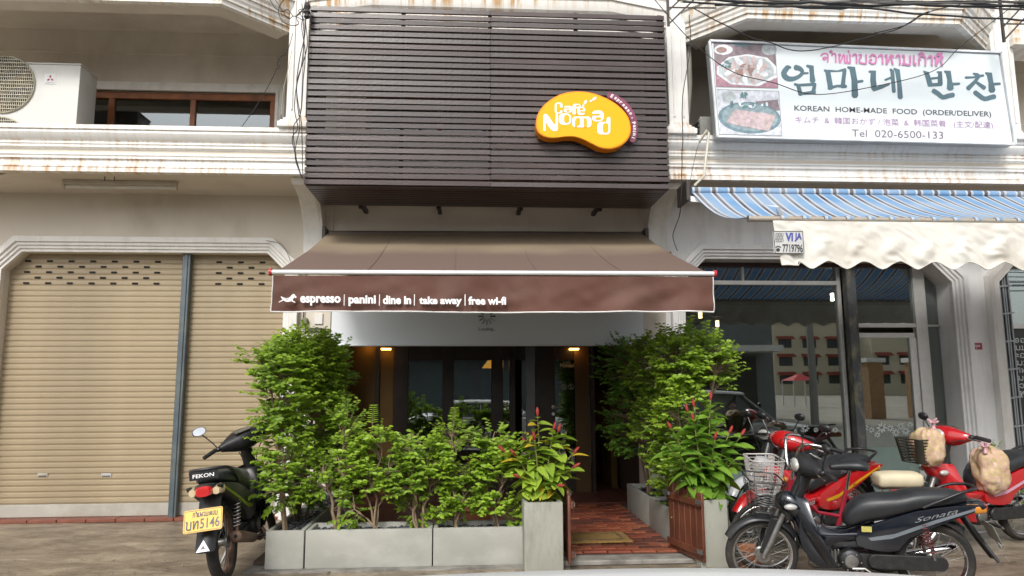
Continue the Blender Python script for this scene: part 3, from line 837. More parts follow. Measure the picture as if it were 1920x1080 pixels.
# ================================================================ cafe floor: clay pavers
slab_m = mat('mortar bed', (.09, .06, .045), .9, var=.2)
cf = MB().box(xcL - .15, 2.12, 5.98, 8.45, 0, .045).build('cafe_floor', slab_m, kind='structure')
MB().box(xcL, xcR, 8.45, 14, 0, .05).build('room_floor', mat('brown room floor', (.06, .03, .02), .35, var=.3, scale=12), kind='structure')
br_ms = [mat('clay paver %s' % n_, c_, .42, var=.35, scale=14, bump=.3, bscale=50, dirt=(.05, .03, .025), damt=.6, dscale=5)
         for n_, c_ in (('red', (.24, .062, .035)), ('dark', (.12, .04, .028)), ('orange', (.30, .09, .045)))]
meshes = [MB().box(-.098, .098, -.047, .047, 0, .018).mesh('paver', m_, bev=.004) for m_ in br_ms]
cnt = 0
yy = 6.05; row = 0
while yy < 8.4:
    x = .84 + (row % 2) * .1
    while x < 1.74:
        o = place(rnd.choice(meshes), 'paver', cf); o.location = (x, yy, .045 + rnd.uniform(-.002, .004))
        o.rotation_euler = (rnd.uniform(-.012, .012), rnd.uniform(-.008, .008), rnd.uniform(-.015, .015)); x += .204; cnt += 1
    yy += .103; row += 1
yy = 8.46
m = MB()
while yy < 12:
    x = -1.5 + (row % 2) * .1
    while x < xcR:
        m.box(x - .098, x + .098, yy, yy + .094, .05, .062); x += .204
    yy += .103; row += 1
yy = 6.3
while yy < 8.4:
    x = -1.3 + (row % 2) * .1
    while x < .72:
        m.box(x - .098, x + .098, yy, yy + .094, .045, .06); x += .204
    yy += .103; row += 1
m.build('far_pavers', br_ms[1], cf, kind='stuff')
MB().box(.56, 1.9, 5.80, 5.99, 0, .042).build('doorstep', mat('worn step concrete', (.25, .235, .21), .85, var=.25, scale=9, bump=.4, dirt=(.06, .05, .045), damt=.8, dscale=3), kind='structure', bev=.01)
MB().box(-1.72, .56, 5.76, 8.1, 0, .012).build('planter_slab', mat('worn step concrete', (1, 1, 1)), kind='structure')
# ================================================================ slatted timber screen on the cafe balcony
YL0, YL1 = 6.80, 7.60
slat_m = mat('weathered dark slat', (.046, .032, .030), .36, var=.3, scale=2.2, bump=.15, bscale=30, dirt=(.076, .064, .066), damt=.6, dscale=1.3, dstretch=(.6, 1, 3))
slat_b = mat('reddish dark slat', (.046, .026, .023), .34, var=.3, scale=2, bump=.15, dirt=(.11, .10, .11), damt=.5, dscale=1.5, dstretch=(.6, 1, 3))
scr = thing('timber_screen', 'large dark brown slatted timber screen boxed around the cafe balcony', 'screen', (.2, YL0, 3.5))
lx0, lx1 = X(575, 200, YL0), X(1251, 200, YL0)
lz0, lz1 = Z(910, 349, YL0), Z(910, 17, YL0)
nsl = 29
pt = (lz1 - lz0) / nsl
xj = X(919, 200, YL0)
sa = [MB().box(lx0, xj - .0006, 0, .022, 0, pt * .75).mesh('slat', m_, bev=.002) for m_ in (slat_m, slat_b)]
sb = [MB().box(xj + .0006, lx1, 0, .022, 0, pt * .75).mesh('slat', m_, bev=.002) for m_ in (slat_m, slat_b)]
ss = MB().box(0, .022, 0, YL1 - YL0 - .03, 0, pt * .8).mesh('slat', slat_m, bev=.002)
for i in range(nsl):
    z = lz0 + i * pt
    for ms in (sa, sb):
        o = place(ms[1 if rnd.random() < (.55 if i < 8 else .2) else 0], 'slat', scr)
        mt = wm(o); o.location = V(o.location) + V((0, YL0 + rnd.uniform(-.004, .004), z + rnd.uniform(-.004, .004)))
        o.rotation_euler = (rnd.uniform(-.06, .03), rnd.uniform(-.0008, .0008), rnd.uniform(-.001, .001))
    for x in (lx0 + .0, lx1 - .022):
        o = place(ss, 'slat', scr); o.location = (x, YL0 + .03, z + rnd.uniform(-.004, .004))
# bottom slats, running the same way
nb = 11
db = (YL1 - YL0 - .03) / nb
sbm = MB().box(lx0 + .01, lx1 - .01, 0, db * .78, 0, .02).mesh('slat', slat_b, bev=.002)
for i in range(nb):
    o = place(sbm, 'slat', scr); o.location = (0, YL0 + .035 + i * db, lz0 - .012 + rnd.uniform(-.002, .002))
dkw = mat('dark batten', (.03, .02, .018), .5, var=.2)
for px in (583, 753, 919, 1083, 1243):
    x = X(px, 200, YL0)
    MB().box(x - .02, x + .02, YL0 + .026, YL0 + .066, lz0 + .02, lz1).build('post', dkw, scr)
for px in (676, 822, 977, 1125):
    x = X(px, 386, YL1)
    MB().box(x - .022, x + .022, YL0 + .07, YF + .0, lz0 + .012, lz0 + .052).build('joist', dkw, scr)
    MB().box(x - .022, x + .022, YL1, YL1 + .06, lz0 - .03, lz0 + .010).build('joist', dkw, scr)

# ================================================================ the bean shaped cafe sign
YSG = 6.65
cs = thing('cafe_sign', 'orange bean shaped cafe sign with white lettering on the slatted screen', 'sign', tuple(at(1095, 230, YSG)))
def c8(u, v): return at(960 + u / 6, 140 + v / 6, YSG)
bean = crom([(268, 560), (290, 440), (370, 330), (500, 240), (640, 195), (780, 188), (900, 205), (1030, 250), (1160, 320), (1270, 420), (1325, 520), (1338, 640),
             (1300, 730), (1220, 800), (1110, 835), (1000, 825), (900, 780), (800, 730), (700, 700), (600, 700), (500, 712), (420, 712), (340, 685), (290, 640)], 4)
org = mat('orange acrylic', (.88, .42, .003), .45, var=.02, spec=.25)
org2 = mat('orange rim', (.75, .24, .002), .4, var=.03, spec=.3)
wht = mat('white letter vinyl', (.82, .82, .82), .5, var=.02)
pts = [c8(p.x, p.y) for p in bean]
MB().prism([(p.x, p.z) for p in pts], 'y', YSG, YSG + .125).build('body', org2, cs, smooth=40)
cen = V((sum(p.x for p in pts) / len(pts), 0, sum(p.z for p in pts) / len(pts)))
inn = [(cen.x + (p.x - cen.x) * .975, cen.z + (p.z - cen.z) * .965) for p in pts]
MB().prism(inn, 'y', YSG - .006, YSG + .01).build('face', org, cs, smooth=40)
f0 = lambda u, v: c8(u, v) + V((0, -.008, 0))
wf = Flat(f0); hf = Flat(lambda u, v: c8(u, v) + V((0, -.0105, 0)))
wf.poly([(352, 632), (352, 462), (362, 447), (388, 447), (402, 458), (474, 565), (490, 548), (490, 442), (515, 442), (515, 618), (503, 635), (458, 635), (440, 622), (378, 540), (376, 632), (364, 637)])
wf.poly(rrect(525, 440, 665, 566, 48)); hf.poly(rrect(584, 455, 642, 546, 28))
wf.poly(rrect(675, 474, 892, 596, 40)); hf.poly([(716, 500), (740, 488), (762, 500), (762, 560), (745, 575), (729, 585), (729, 600), (716, 600), (729, 570)][0:9]); hf.poly([(812, 492), (835, 500), (842, 520), (842, 600), (806, 600), (806, 500)]); hf.poly([(708, 520), (730, 505), (758, 505), (758, 552), (728, 555), (728, 600), (706, 600)])
wf.poly(rrect(895, 406, 1030, 530, 48)); hf.poly(ell(968, 498, 34, 15)); hf.poly(rrect(888, 443, 986, 462, 9)); hf.poly([(888, 455), (905, 470), (895, 490), (880, 470)])
wf.poly(rrect(958, 535, 1105, 676, 42)); wf.poly([(1062, 560), (1062, 500), (1075, 482), (1096, 482), (1105, 492), (1105, 600), (1062, 600)]); hf.poly(rrect(1020, 550, 1082, 656, 26))
wf.poly(rrect(480, 318, 568, 442, 30)); hf.poly(rrect(500, 332, 538, 428, 16)); hf.poly([(520, 372), (575, 372), (575, 392), (560, 404), (536, 404), (520, 404)])
wf.poly(rrect(580, 355, 676, 430, 28)); hf.poly(ell(628, 410, 22, 9)); hf.poly(rrect(574, 374, 640, 384, 5))
wf.poly(rrect(680, 332, 770, 380, 24)); wf.poly(rrect(680, 345, 716, 452, 12)); hf.poly(rrect(716, 345, 758, 362, 8)); wf.poly(rrect(690, 370, 764, 383, 5)); hf.poly(rrect(716, 383, 732, 452, 1))
wf.poly(rrect(732, 366, 822, 458, 32)); hf.poly(rrect(758, 380, 798, 404, 10)); hf.poly(rrect(764, 416, 830, 432, 8))
for cx, cy, a, b_, r_ in ((824, 312, 26, 15, -58), (801, 350, 15, 10, -58), (925, 274, 28, 15, -38), (886, 299, 15, 11, -38)): wf.poly(ell(cx, cy, a, b_, r_))
wf.mb.build('lettering', wht, cs, smooth=0); hf.mb.build('lettering_counters', org, cs, smooth=0)
arc = crom([(1092, 228), (1180, 270), (1270, 340), (1335, 430), (1372, 530), (1378, 640), (1352, 738)], 5, False)
pts = [at(960 + p[0] / 6, 140 + p[1] / 6, YSG + .05) for p in ribbon([(p.x, p.y, 74 - 6 * abs(i / 15 - 1)) for i, p in enumerate(arc)])]
MB().prism([(p.x, p.z) for p in pts], 'y', YSG + .05, YSG + .08).build('name_band', mat('plum acrylic', (.19, .035, .08), .35), cs, smooth=40)
lt = MB()
wd = 'Espresso•Panini'
poss = [(1125, 240), (1165, 266), (1196, 288), (1225, 313), (1255, 343), (1283, 374), (1308, 405), (1334, 438), (1350, 486), (1370, 545), (1376, 580), (1378, 613), (1377, 642), (1374, 672), (1364, 710)]
for i, (ch, (u, v)) in enumerate(zip(wd, poss)):
    a = poss[max(0, i - 1)]; c = poss[min(len(poss) - 1, i + 1)]
    d = V((c[0] - a[0], c[1] - a[1])).normalized(); n_ = V((-d.y, d.x))
    h_ = {'E': 40, 'P': 40, 'i': 36, 'p': 38, '•': 14}.get(ch, 28); w_ = {'E': 26, 'i': 10, '•': 14, 'P': 28}.get(ch, 27)
    q = V((u, v)); off = 6 if ch in 'p' else 0
    f = lambda p: at(960 + p.x / 6, 140 + p.y / 6, YSG + .05)
    base = q + n_ * (h_ * .5 + off)
    t = text_mb(ch, f(base - d * w_ / 2), f(base + d * w_ / 2), f(base - d * w_ / 2 - n_ * h_), bold=.03, thick=.002)
    lt.add(t.v, t.f)
lt.build('band_lettering', wht, cs, smooth=0)

# ================================================================ brown awning over the cafe
Yb, Yf = 7.93, 5.60
aw = thing('cafe_awning', 'brown fabric awning with white lettering pulled out over the cafe entrance', 'awning', (.1, Yb, 3.1))
pA, pB = at(614, 438, Yb), at(1206, 440, Yb)
pC, pD = at(514, 511, Yf), at(1334, 514, Yf)
fab = mat('brown awning cloth', (.105, .040, .026), .75, var=.14, scale=1.5, bump=.2, bscale=12, dirt=(.135, .075, .055), damt=.6, dscale=1.8)
fabt = bpy.data.materials.new('faded awning top'); fabt.use_nodes = True
N, L = fabt.node_tree.nodes, fabt.node_tree.links; b = N['Principled BSDF']; b.inputs['Roughness'].default_value = .85
tc = N.new('ShaderNodeTexCoord'); sp = N.new('ShaderNodeSeparateXYZ'); L.new(tc.outputs['Object'], sp.inputs[0])
nn = N.new('ShaderNodeTexNoise'); nn.inputs['Scale'].default_value = 1.1; nn.inputs['Detail'].default_value = 6; L.new(tc.outputs['Object'], nn.inputs['Vector'])
ma = N.new('ShaderNodeMath'); ma.operation = 'MULTIPLY_ADD'; ma.inputs[1].default_value = .9; L.new(nn.outputs[0], ma.inputs[0]); L.new(sp.outputs[1], ma.inputs[2])
mr = N.new('ShaderNodeMapRange'); mr.inputs[1].default_value, mr.inputs[2].default_value = 7.25, 7.75; L.new(ma.outputs[0], mr.inputs[0])
mx = N.new('ShaderNodeMix'); mx.data_type = 'RGBA'; L.new(mr.outputs[0], mx.inputs[0])
mx.inputs[6].default_value = (.150, .100, .080, 1); mx.inputs[7].default_value = (.27, .21, .14, 1)
L.new(mx.outputs[2], b.inputs['Base Color'])
def canopy(u, v):
    a = pA.lerp(pB, u); c = pC.lerp(pD, u); p = a.lerp(c, v)
    sag = -.05 * math.sin(math.pi * v) * (.6 + .4 * math.sin(math.pi * u))
    p.z += sag + .010 * noise.noise(V((u * 9, v * 2.2, 0))) * math.sin(math.pi * v)
    return p
m = MB(); m.slab(canopy, 60, 18, (0, 0, -.004)); m.build('canopy', fabt, aw, smooth=60)
for u in (.2, .4, .6, .8):
    m = MB(); m.slab(lambda a, b_: canopy(u + (a - .5) * .006, b_) + V((0, 0, .003)), 1, 18, (0, 0, .002)); m.build('canopy_seam', fabt, aw)
def val(u, v):
    c = pC.lerp(pD, u); z = -.065 * 0 - v * (.285)
    return V((c.x, Yf - .035 + .018 * v * math.sin(u * 31 + 2 * math.sin(u * 7)) + (.026 * noise.noise(V((u * 14 + v * 1.5, v * 1.8, 3))) + .012 * noise.noise(V((u * 34 - v * 2, v * 2, 8)))) * (.4 + v), c.z - .028 + z + .004 * math.sin(u * 9) * v))
m = MB(); m.slab(val, 120, 10, (0, .004, 0)); m.build('valance', fab, aw, smooth=60)
tr = mat('white piping', (.72, .72, .70), .6)
MB().tube([val(i / 60, 1) for i in range(61)], .006, 6).build('piping', tr, aw)
MB().tube([val(0, i / 8) for i in range(9)], .004, 5).build('piping', tr, aw)
MB().tube([val(1, i / 8) for i in range(9)], .004, 5).build('piping', tr, aw)
fb = MB(); fb.tube([pC + V((-.01, -.02, 0)), pD + V((.01, -.02, 0))], .020, 12); fb.build('front_bar', mat('white aluminium bar', (.75, .75, .76), .35, .3, var=.05), aw)
redcap = mat('red plastic cap', (.45, .02, .03), .4)
for p, s_ in ((pC, -1), (pD, 1)): MB().tube([p + V((s_ * .01, -.02, 0)), p + V((s_ * .03, -.02, 0))], .03, 12).build('end_cap', redcap, aw)
MB().tube([pA + V((.02, .03, .0)), pB + V((-.02, .03, .0))], .04, 14).build('roller', mat('brown roller', (.13, .10, .085), .6), aw)
brk = mat('dark bracket', (.07, .06, .055), .5, .4)
for p, s_ in ((pA, -1), (pB, 1)):
    MB().box(p.x + s_ * .01, p.x + s_ * .05, p.y - .06, YF, p.z - .09, p.z + .07).build('bracket', brk, aw, bev=.006)
for s_, p, q in ((1, pA, pC), (-1, pB, pD)):
    e = V((p.x + s_ * .9, 6.9, p.z - .56))
    MB().bar(p + V((s_ * .25, 0, -.10)), e, .03, .05).build('folding_arm', alu, aw, bev=.004)
    MB().bar(e, q.lerp(pC if s_ < 0 else pD, .12) + V((0, .04, -.06)), .03, .04).build('folding_arm', alu, aw, bev=.004)
# lettering on the valance
tx = MB()
fy = Yf - .078
def tf(px, py): return at(px, py, fy)
for s_, x0, x1, yb, yt in (('espresso', 563, 639, 569.5, 553), ('panini', 653.5, 705, 570.5, 553.5), ('dine in', 718, 771, 570.5, 554), ('take away', 786, 866, 571, 556), ('free wi-fi', 878, 949, 571.5, 556)):
    desc = any(c in s_ for c in 'py')
    asc = any(c in s_ for c in 'tkdfi')
    lo = yb + (3.5 if desc else 0)
    t = text_mb(s_, tf(x0, lo), tf(x1, lo + .2), tf(x0, yt + (0 if asc else 2)), bold=.04, thick=.004)
    tx.add(t.v, t.f)
for x in (645.5, 711.5, 777, 872): 
    a, c = tf(x - .9, 573), tf(x + .9, 552); tx.box(a.x, c.x, fy - .004, fy, a.z, c.z)
tx.build('lettering', wht, aw, smooth=0)
hz = Flat(lambda u, v: at(500 + u / 4, 520 + v / 4, fy - .004))
hz.poly(crom([(128, 152), (150, 156), (172, 150), (186, 134), (200, 124), (204, 130), (208, 124), (212, 134), (224, 146), (216, 156), (206, 152), (196, 166), (180, 180), (150, 184), (126, 172), (112, 156), (106, 146), (112, 144)], 2))
hz.poly(ribbon([(130, 166, 9), (92, 186, 5)])); hz.poly(ribbon([(176, 168, 10), (213, 188, 7)])); hz.poly(ribbon([(118, 152, 5), (108, 147, 6)]))
hz.mb.build('horse_emblem', wht, aw, smooth=0)
sad = Flat(lambda u, v: at(500 + u / 4, 520 + v / 4, fy - .006)); sad.poly(ribbon([(p[0], p[1], 3) for p in crom([(142, 156), (146, 164), (156, 166), (163, 157)], 3, False)])); sad.poly(ell(213, 143, 1.6, 1.6)); sad.poly(ribbon([(202, 148, 2), (214, 153, 2)]))
sad.mb.build('emblem_saddle', fab, aw, smooth=0)

# ================================================================ grey banner under the awning
YBN = 7.78
bn = thing('banner', 'grey hanging banner printed with a loading symbol under the brown awning', 'banner', tuple(at(910, 648, YBN)))
a, c = at(620, 648, YBN), at(1205, 560, YBN)
gm_ = mat('grey banner vinyl', (.80, .83, .86), .5, var=.04, scale=1)
m = MB(); m.slab(lambda u, v: V((a.x + (c.x - a.x) * u, YBN + .035 * math.sin(u * 9) * (1 - v) * math.exp(-3 * u) + .012 * noise.noise(V((u * 5, v * 2, 1))), a.z + (2.55 - a.z) * v)), 60, 10, (0, .003, 0))
m.build('cloth', gm_, bn, smooth=60)
MB().tube([(a.x, YBN, a.z + .004), (c.x, YBN, a.z + .004)], .012, 8).build('hem_bar', gm_, bn)
MB().box(a.x, c.x, YBN - .02, YBN + .04, 2.52, 2.58).build('head_rail', alu, bn)
for k in range(12):
    ang = R(-90 + 30 * k); tone = (.02, .03, .04, .06, .09, .13, .18, .25, .33, .42, .5, .56)[(15 - k) % 12]
    f2 = Flat(lambda u, v: at(u, v, YBN - .03)); cx, cy = 913, 593
    f2.poly(ribbon([(cx + 7 * math.cos(ang), cy + 7 * math.sin(ang), 2.4), (cx + 15.5 * math.cos(ang), cy + 15.5 * math.sin(ang), 2.6)]))
    f2.mb.build('spinner_bar', mat('spinner print %d' % int(tone * 100), (tone,) * 3, .5), bn, smooth=0)
q = lambda px, py: at(px, py, YBN - .03)
text_mb('Loading...', q(897.5, 621.5), q(930, 621.5), q(897.5, 614)).build('lettering', mat('dark print', (.03, .03, .03), .5), bn, smooth=0)

# ================================================================ korean food sign
YK = 6.93
ks = thing('shop_sign', 'white korean food sign box with two dish photos and grey korean letters', 'sign', tuple(at(1610, 265, YK)))
TL, TR, BR, BL = (1330, 77), (1876, 99), (1903, 270.5), (1345, 256)
def kq(s_, t_, Y=YK):
    a = (TL[0] + (TR[0] - TL[0]) * s_, TL[1] + (TR[1] - TL[1]) * s_); b_ = (BL[0] + (BR[0] - BL[0]) * s_, BL[1] + (BR[1] - BL[1]) * s_)
    return at(a[0] + (b_[0] - a[0]) * t_, a[1] + (b_[1] - a[1]) * t_, Y)
kp = [kq(0, 0), kq(1, 0), kq(1, 1), kq(0, 1)]
sbx = mat('sign tin sides', (.38, .40, .42), .5, .4, var=.1)
MB().prism([(p.x, p.z) for p in kp], 'y', YK + .006, YK + .13).build('box', sbx, ks, bev=.004)
wp = mat('white sign panel', (.74, .80, .82), .12, var=.03, scale=1.5, coat=.5)
MB().prism([(p.x, p.z) for p in (kq(.008, .02), kq(.992, .02), kq(.992, .98), kq(.008, .98))], 'y', YK, YK + .01).build('panel', wp, ks)
frm = MB()
for a, c in ((kp[0], kp[1]), (kp[1], kp[2]), (kp[2], kp[3]), (kp[3], kp[0])): frm.bar(a + V((0, -.004, 0)), c + V((0, -.004, 0)), .02, .03, (0, 1, 0))
frm.build('frame', mat('white sign frame', (.78, .8, .82), .35), ks)
kl_m = mat('slate blue letter print', (.095, .165, .20), .5)
class KF: f = None
def newk():
    if KF.f: KF.f.mb.build('korean_letter', kl_m, ks, smooth=0)
    KF.f = Flat(lambda u, v: at(1440 + u / 4, 70 + v / 4, YK - .002))
newk()
rb = lambda pts: KF.f.poly(ribbon(pts))
rb([(p[0], p[1], 36 + 8 * math.sin(i * .35)) for i, p in enumerate(crom([(150, 222), (118, 268), (140, 305), (185, 312), (235, 292), (258, 262), (240, 236), (206, 226)], 3, False))])
rb([(150, 215, 14), (168, 228, 20)])
rb([(250, 272, 20), (300, 268, 16)]); rb([(292, 214, 20), (325, 222, 40), (330, 280, 34), (335, 328, 44)])
rb([(200, 352, 20), (225, 358, 30), (245, 428, 34)]); rb([(215, 360, 20), (355, 352, 24)]); rb([(352, 350, 24), (338, 415, 32)]); rb([(230, 426, 18), (350, 412, 30)])
newk(); rb([(424, 248, 18), (448, 256, 40), (470, 382, 40)]); rb([(440, 252, 20), (520, 254, 12), (580, 242, 24)]); rb([(575, 245, 30), (568, 300, 30), (560, 372, 34)]); rb([(455, 382, 26), (520, 365, 20), (585, 368, 26)])
rb([(600, 225, 18), (632, 232, 46), (648, 320, 44), (652, 440, 50)]); rb([(660, 335, 22), (710, 328, 20)])
newk(); rb([(760, 258, 20), (790, 258, 44), (788, 320, 44), (796, 385, 44)]); rb([(790, 396, 22), (850, 372, 30), (908, 350, 20)]); rb([(878, 320, 16), (930, 300, 18)]); rb([(918, 240, 18), (932, 255, 30), (944, 408, 30)]); rb([(945, 236, 16), (970, 248, 38), (985, 350, 34), (992, 452, 40)])
newk(); rb([(1168, 256, 14), (1190, 268, 36), (1215, 352, 40)]); rb([(1270, 262, 16), (1290, 258, 30), (1292, 350, 40)]); rb([(1200, 312, 18), (1290, 302, 16)]); rb([(1205, 358, 26), (1300, 352, 26)])
rb([(1325, 256, 16), (1352, 262, 44), (1362, 320, 36), (1368, 384, 52)]); rb([(1380, 352, 24), (1436, 348, 18)]); rb([(p[0], p[1], 36) for p in crom([(1240, 400), (1275, 422), (1310, 450), (1350, 440), (1390, 432)], 2, False)])
newk(); rb([(1540, 272, 16), (1572, 282, 30)]); rb([(1482, 302, 20), (1540, 300, 16), (1615, 286, 20)]); rb([(1588, 285, 24), (1550, 335, 26), (1500, 384, 36)]); rb([(1562, 335, 20), (1622, 380, 34)])
rb([(1632, 268, 16), (1660, 276, 44), (1672, 340, 38), (1680, 400, 52)]); rb([(1690, 352, 22), (1740, 348, 20)]); rb([(p[0], p[1], 36) for p in crom([(1552, 412), (1585, 438), (1625, 462), (1665, 452), (1700, 444)], 2, False)])
newk()
lf = Flat(lambda u, v: at(1440 + u / 4, 70 + (v + (u - 390) * .028) / 4, YK - .002))
lao(lf, 'ຈຳໜ່າຍອາຫານເກົາຫີ', 388, 1318, 92, 188, 13)
lf.mb.build('lao_lettering', mat('pink letter print', (.60, .22, .44), .5), ks, smooth=0)
def ktext(s_, x0, y0, x1, y1, hgt, m_, bold, nm):
    f = lambda u, v: at(1440 + u / 4, 70 + v / 4, YK - .002)
    text_mb(s_, f(x0, y0), f(x1, y1), f(x0 - 1, y0 - hgt), bold=bold).build(nm, m_, ks, smooth=0)
dg = mat('dark grey letter print', (.08, .07, .085), .5); mv = mat('mauve letter print', (.42, .24, .42), .5)
ktext('KOREAN  HOME-MADE  FOOD  (ORDER/DELIVER)', 198, 562, 1675, 608, 52, dg, .008, 'english_lettering')
ktext('キムチ  &  韓国おかず / 泡菜  &  韩国菜肴   (主文/配達)', 205, 650, 1688, 692, 60, mv, .0, 'japanese_lettering')
ktext('Tel  020-6500-133', 628, 745, 1315, 762, 55, mat('purple grey print', (.2, .15, .2), .5), .0, 'phone_lettering')
# the two dish photographs, printed flat
def c6(u, v): return at(1320 + u / 5.4, 70 + v / 5.4, YK - .002)
def photo(polys, nm):
    bym = {}
    for i, (m_, pts) in enumerate(polys):
        bym.setdefault(m_.name, (m_, MB()))[1].add([c6(p[0], p[1]) + V((0, -.0001 * (i + 1), 0)) for p in pts], [tuple(range(len(pts)))])
    first = None
    for k, (m_, b_) in bym.items():
        o = b_.build(nm if first is None else 'print_shape', m_, first or ks, smooth=0, kind=None if first is None else 'stuff'); first = first or o
pk = lambda n_, c: mat('photo ' + n_, c, .5, var=.25, scale=22)
bgp, plate, plw, meat, meat2, grn, rose, slate, pink = (pk('table', (.25, .2, .22)), pk('plate shade', (.45, .5, .52)), pk('plate', (.72, .74, .78)), pk('meat', (.32, .21, .19)),
    pk('pale meat', (.52, .42, .42)), pk('garnish', (.13, .25, .26)), pk('rose cloth', (.40, .23, .28)), pk('slate dish', (.16, .24, .28)), pk('ham', (.54, .43, .46)))
pr = random.Random(3)
P1 = [(bgp, [(95, 60), (715, 80), (750, 515), (122, 500)]), (rose, [(112, 250), (735, 300), (750, 515), (122, 500)]), (plw, ell(195, 125, 95, 52)), (meat, ell(178, 128, 55, 30)), (slate, ell(380, 70, 95, 26)), (plate, ell(660, 120, 78, 62)),
      (plw, [(130, 300), (250, 200), (440, 170), (640, 205), (735, 300), (738, 405), (550, 495), (270, 475), (130, 375)]), (plate, [(150, 300), (260, 215), (440, 188), (620, 220), (705, 300), (706, 392), (545, 470), (280, 455), (152, 365)])]
for k in range(14):
    a = R(20 + k * 25); cx, cy = 430 + 175 * math.cos(a), 335 + 95 * math.sin(a)
    P1.append((meat2 if (k * 7) % 3 else plw, ell(cx, cy, 62, 26, math.degrees(a) * .9, 10)))
for k in range(16): P1.append((meat if k % 3 else meat2, ell(430 + pr.uniform(-90, 90), 330 + pr.uniform(-45, 40), 38, 16, pr.uniform(0, 180), 8)))
for k in range(12): P1.append((grn, ell(215 + pr.uniform(-60, 50), 268 + pr.uniform(-35, 35), 18, 10, pr.uniform(0, 180), 7)))
photo([(m_, p) for m_, p in P1], 'dish_photo')
P2 = [(pk('pale table', (.60, .62, .68)), [(128, 528), (755, 545), (792, 995), (158, 980)]), (plate, ell(250, 600, 70, 60)), (bgp, [(520, 650), (745, 630), (770, 740), (600, 760)]), (slate, ell(460, 815, 318, 160, 4, 28)), (pk('dish inside', (.27, .36, .39)), ell(465, 808, 285, 138, 4, 28))]
for k in range(22): P2.append((grn if k % 3 else plw, ell(440 + pr.uniform(-170, 210), 690 + pr.uniform(-30, 40), 24, 13, pr.uniform(0, 180), 7)))
for k in range(7):
    x0 = 225 + k * 52; P2.append((pink if k % 2 else meat2, [(x0, 860 + k * 12), (x0 + 85, 730 + k * 6), (x0 + 190, 745 + k * 8), (x0 + 120, 895 + k * 9)]))
for k in range(8): P2.append((grn, ell(400 + pr.uniform(-30, 40), 585 + pr.uniform(-18, 22), 22, 10, pr.uniform(0, 180), 7)))
photo(P2, 'dish_photo')
ln = Flat(lambda u, v: at(1320 + u / 5.4, 70 + v / 5.4, YK - .004))
for pp in ([(95, 60, 3), (715, 80, 3)], [(122, 500, 3), (750, 515, 3)], [(128, 528, 3), (755, 545, 3)], [(158, 980, 3), (792, 995, 3)], [(716, 80, 3), (750, 515, 3)], [(756, 545, 3), (792, 995, 3)]): ln.poly(ribbon(pp))
ln.mb.build('photo_border', dg, ks, smooth=0, kind='stuff')

# ================================================================ blue striped awning
Ybr, Ybf = 7.0, 5.52
ba = thing('blue_awning', 'blue brown and white striped awning with dirty cream scalloped valance', 'awning', tuple(at(1290, 357, Ybr)))
xR = 7.6
q0 = at(1296, 357, Ybr); zR = q0.z
q1 = at(1405, 410, Ybf); zFb = q1.z
bm_ = bpy.data.materials.new('blue striped cloth'); bm_.use_nodes = True
N, L = bm_.node_tree.nodes, bm_.node_tree.links; b = N['Principled BSDF']; b.inputs['Roughness'].default_value = .8
tc = N.new('ShaderNodeTexCoord'); sp = N.new('ShaderNodeSeparateXYZ'); L.new(tc.outputs['Object'], sp.inputs[0])
fr_ = N.new('ShaderNodeMath'); fr_.operation = 'MULTIPLY'; fr_.inputs[1].default_value = 1 / .183; L.new(sp.outputs[0], fr_.inputs[0])
f3 = N.new('ShaderNodeMath'); f3.operation = 'FRACT'; L.new(fr_.outputs[0], f3.inputs[0])
cr = N.new('ShaderNodeValToRGB'); cr.color_ramp.interpolation = 'CONSTANT'; L.new(f3.outputs[0], cr.inputs[0])
e = cr.color_ramp.elements; e[0].position = 0; e[0].color = (.17, .38, .66, 1); e[1].position = .55; e[1].color = (.72, .76, .80, 1)
for p_, c_ in ((.66, (.07, .05, .07, 1)), (.86, (.62, .66, .70, 1))): q = e.new(p_); q.color = c_
nn = N.new('ShaderNodeTexNoise'); nn.inputs['Scale'].default_value = 2; nn.inputs['Detail'].default_value = 6; L.new(tc.outputs['Object'], nn.inputs['Vector'])
mx = N.new('ShaderNodeMix'); mx.data_type = 'RGBA'; mrr = N.new('ShaderNodeMapRange'); mrr.inputs[1].default_value, mrr.inputs[2].default_value, mrr.inputs[4].default_value = .3, .6, .45
L.new(nn.outputs[0], mrr.inputs[0]); L.new(mrr.outputs[0], mx.inputs[0]); L.new(cr.outputs[0], mx.inputs[6]); mx.inputs[7].default_value = (.62, .67, .72, 1)
L.new(mx.outputs[2], b.inputs['Base Color'])
tl = N.new('ShaderNodeBsdfTranslucent'); mxs = N.new('ShaderNodeMixShader'); mxs.inputs[0].default_value = .32
L.new(mx.outputs[2], tl.inputs[0]); L.new(b.outputs[0], mxs.inputs[1]); L.new(tl.outputs[0], mxs.inputs[2]); L.new(mxs.outputs[0], N['Material Output'].inputs[0])
m = MB(); m.tube([(q0.x, Ybr, zR), (xR, Ybr, zR)], .036, 16); m.build('roller', bm_, ba)
def bc_(u, v):
    x = q0.x + (xR - q0.x) * u
    return V((x, Ybr - .03 + (Ybf - Ybr + .03) * v, zR - .035 + (zFb - zR + .05) * v - .11 * math.sin(math.pi * v) ** 1 * (1 + .25 * math.sin(u * 11))))
m = MB(); m.slab(bc_, 80, 16, (0, 0, .003)); m.build('canopy', bm_, ba, smooth=60)
barm2 = mat('worn cream bar', (.42, .38, .32), .5, .3, var=.15, dirt=(.2, .1, .05), damt=.6, dscale=5)
MB().tube([(q1.x, Ybf, zFb), (xR, Ybf, zFb)], .024, 12).build('front_bar', barm2, ba)
MB().tube([(q1.x - .012, Ybf, zFb), (q1.x, Ybf, zFb)], .03, 12).build('end_cap', alu, ba)
m = MB()
x = q1.x + .25
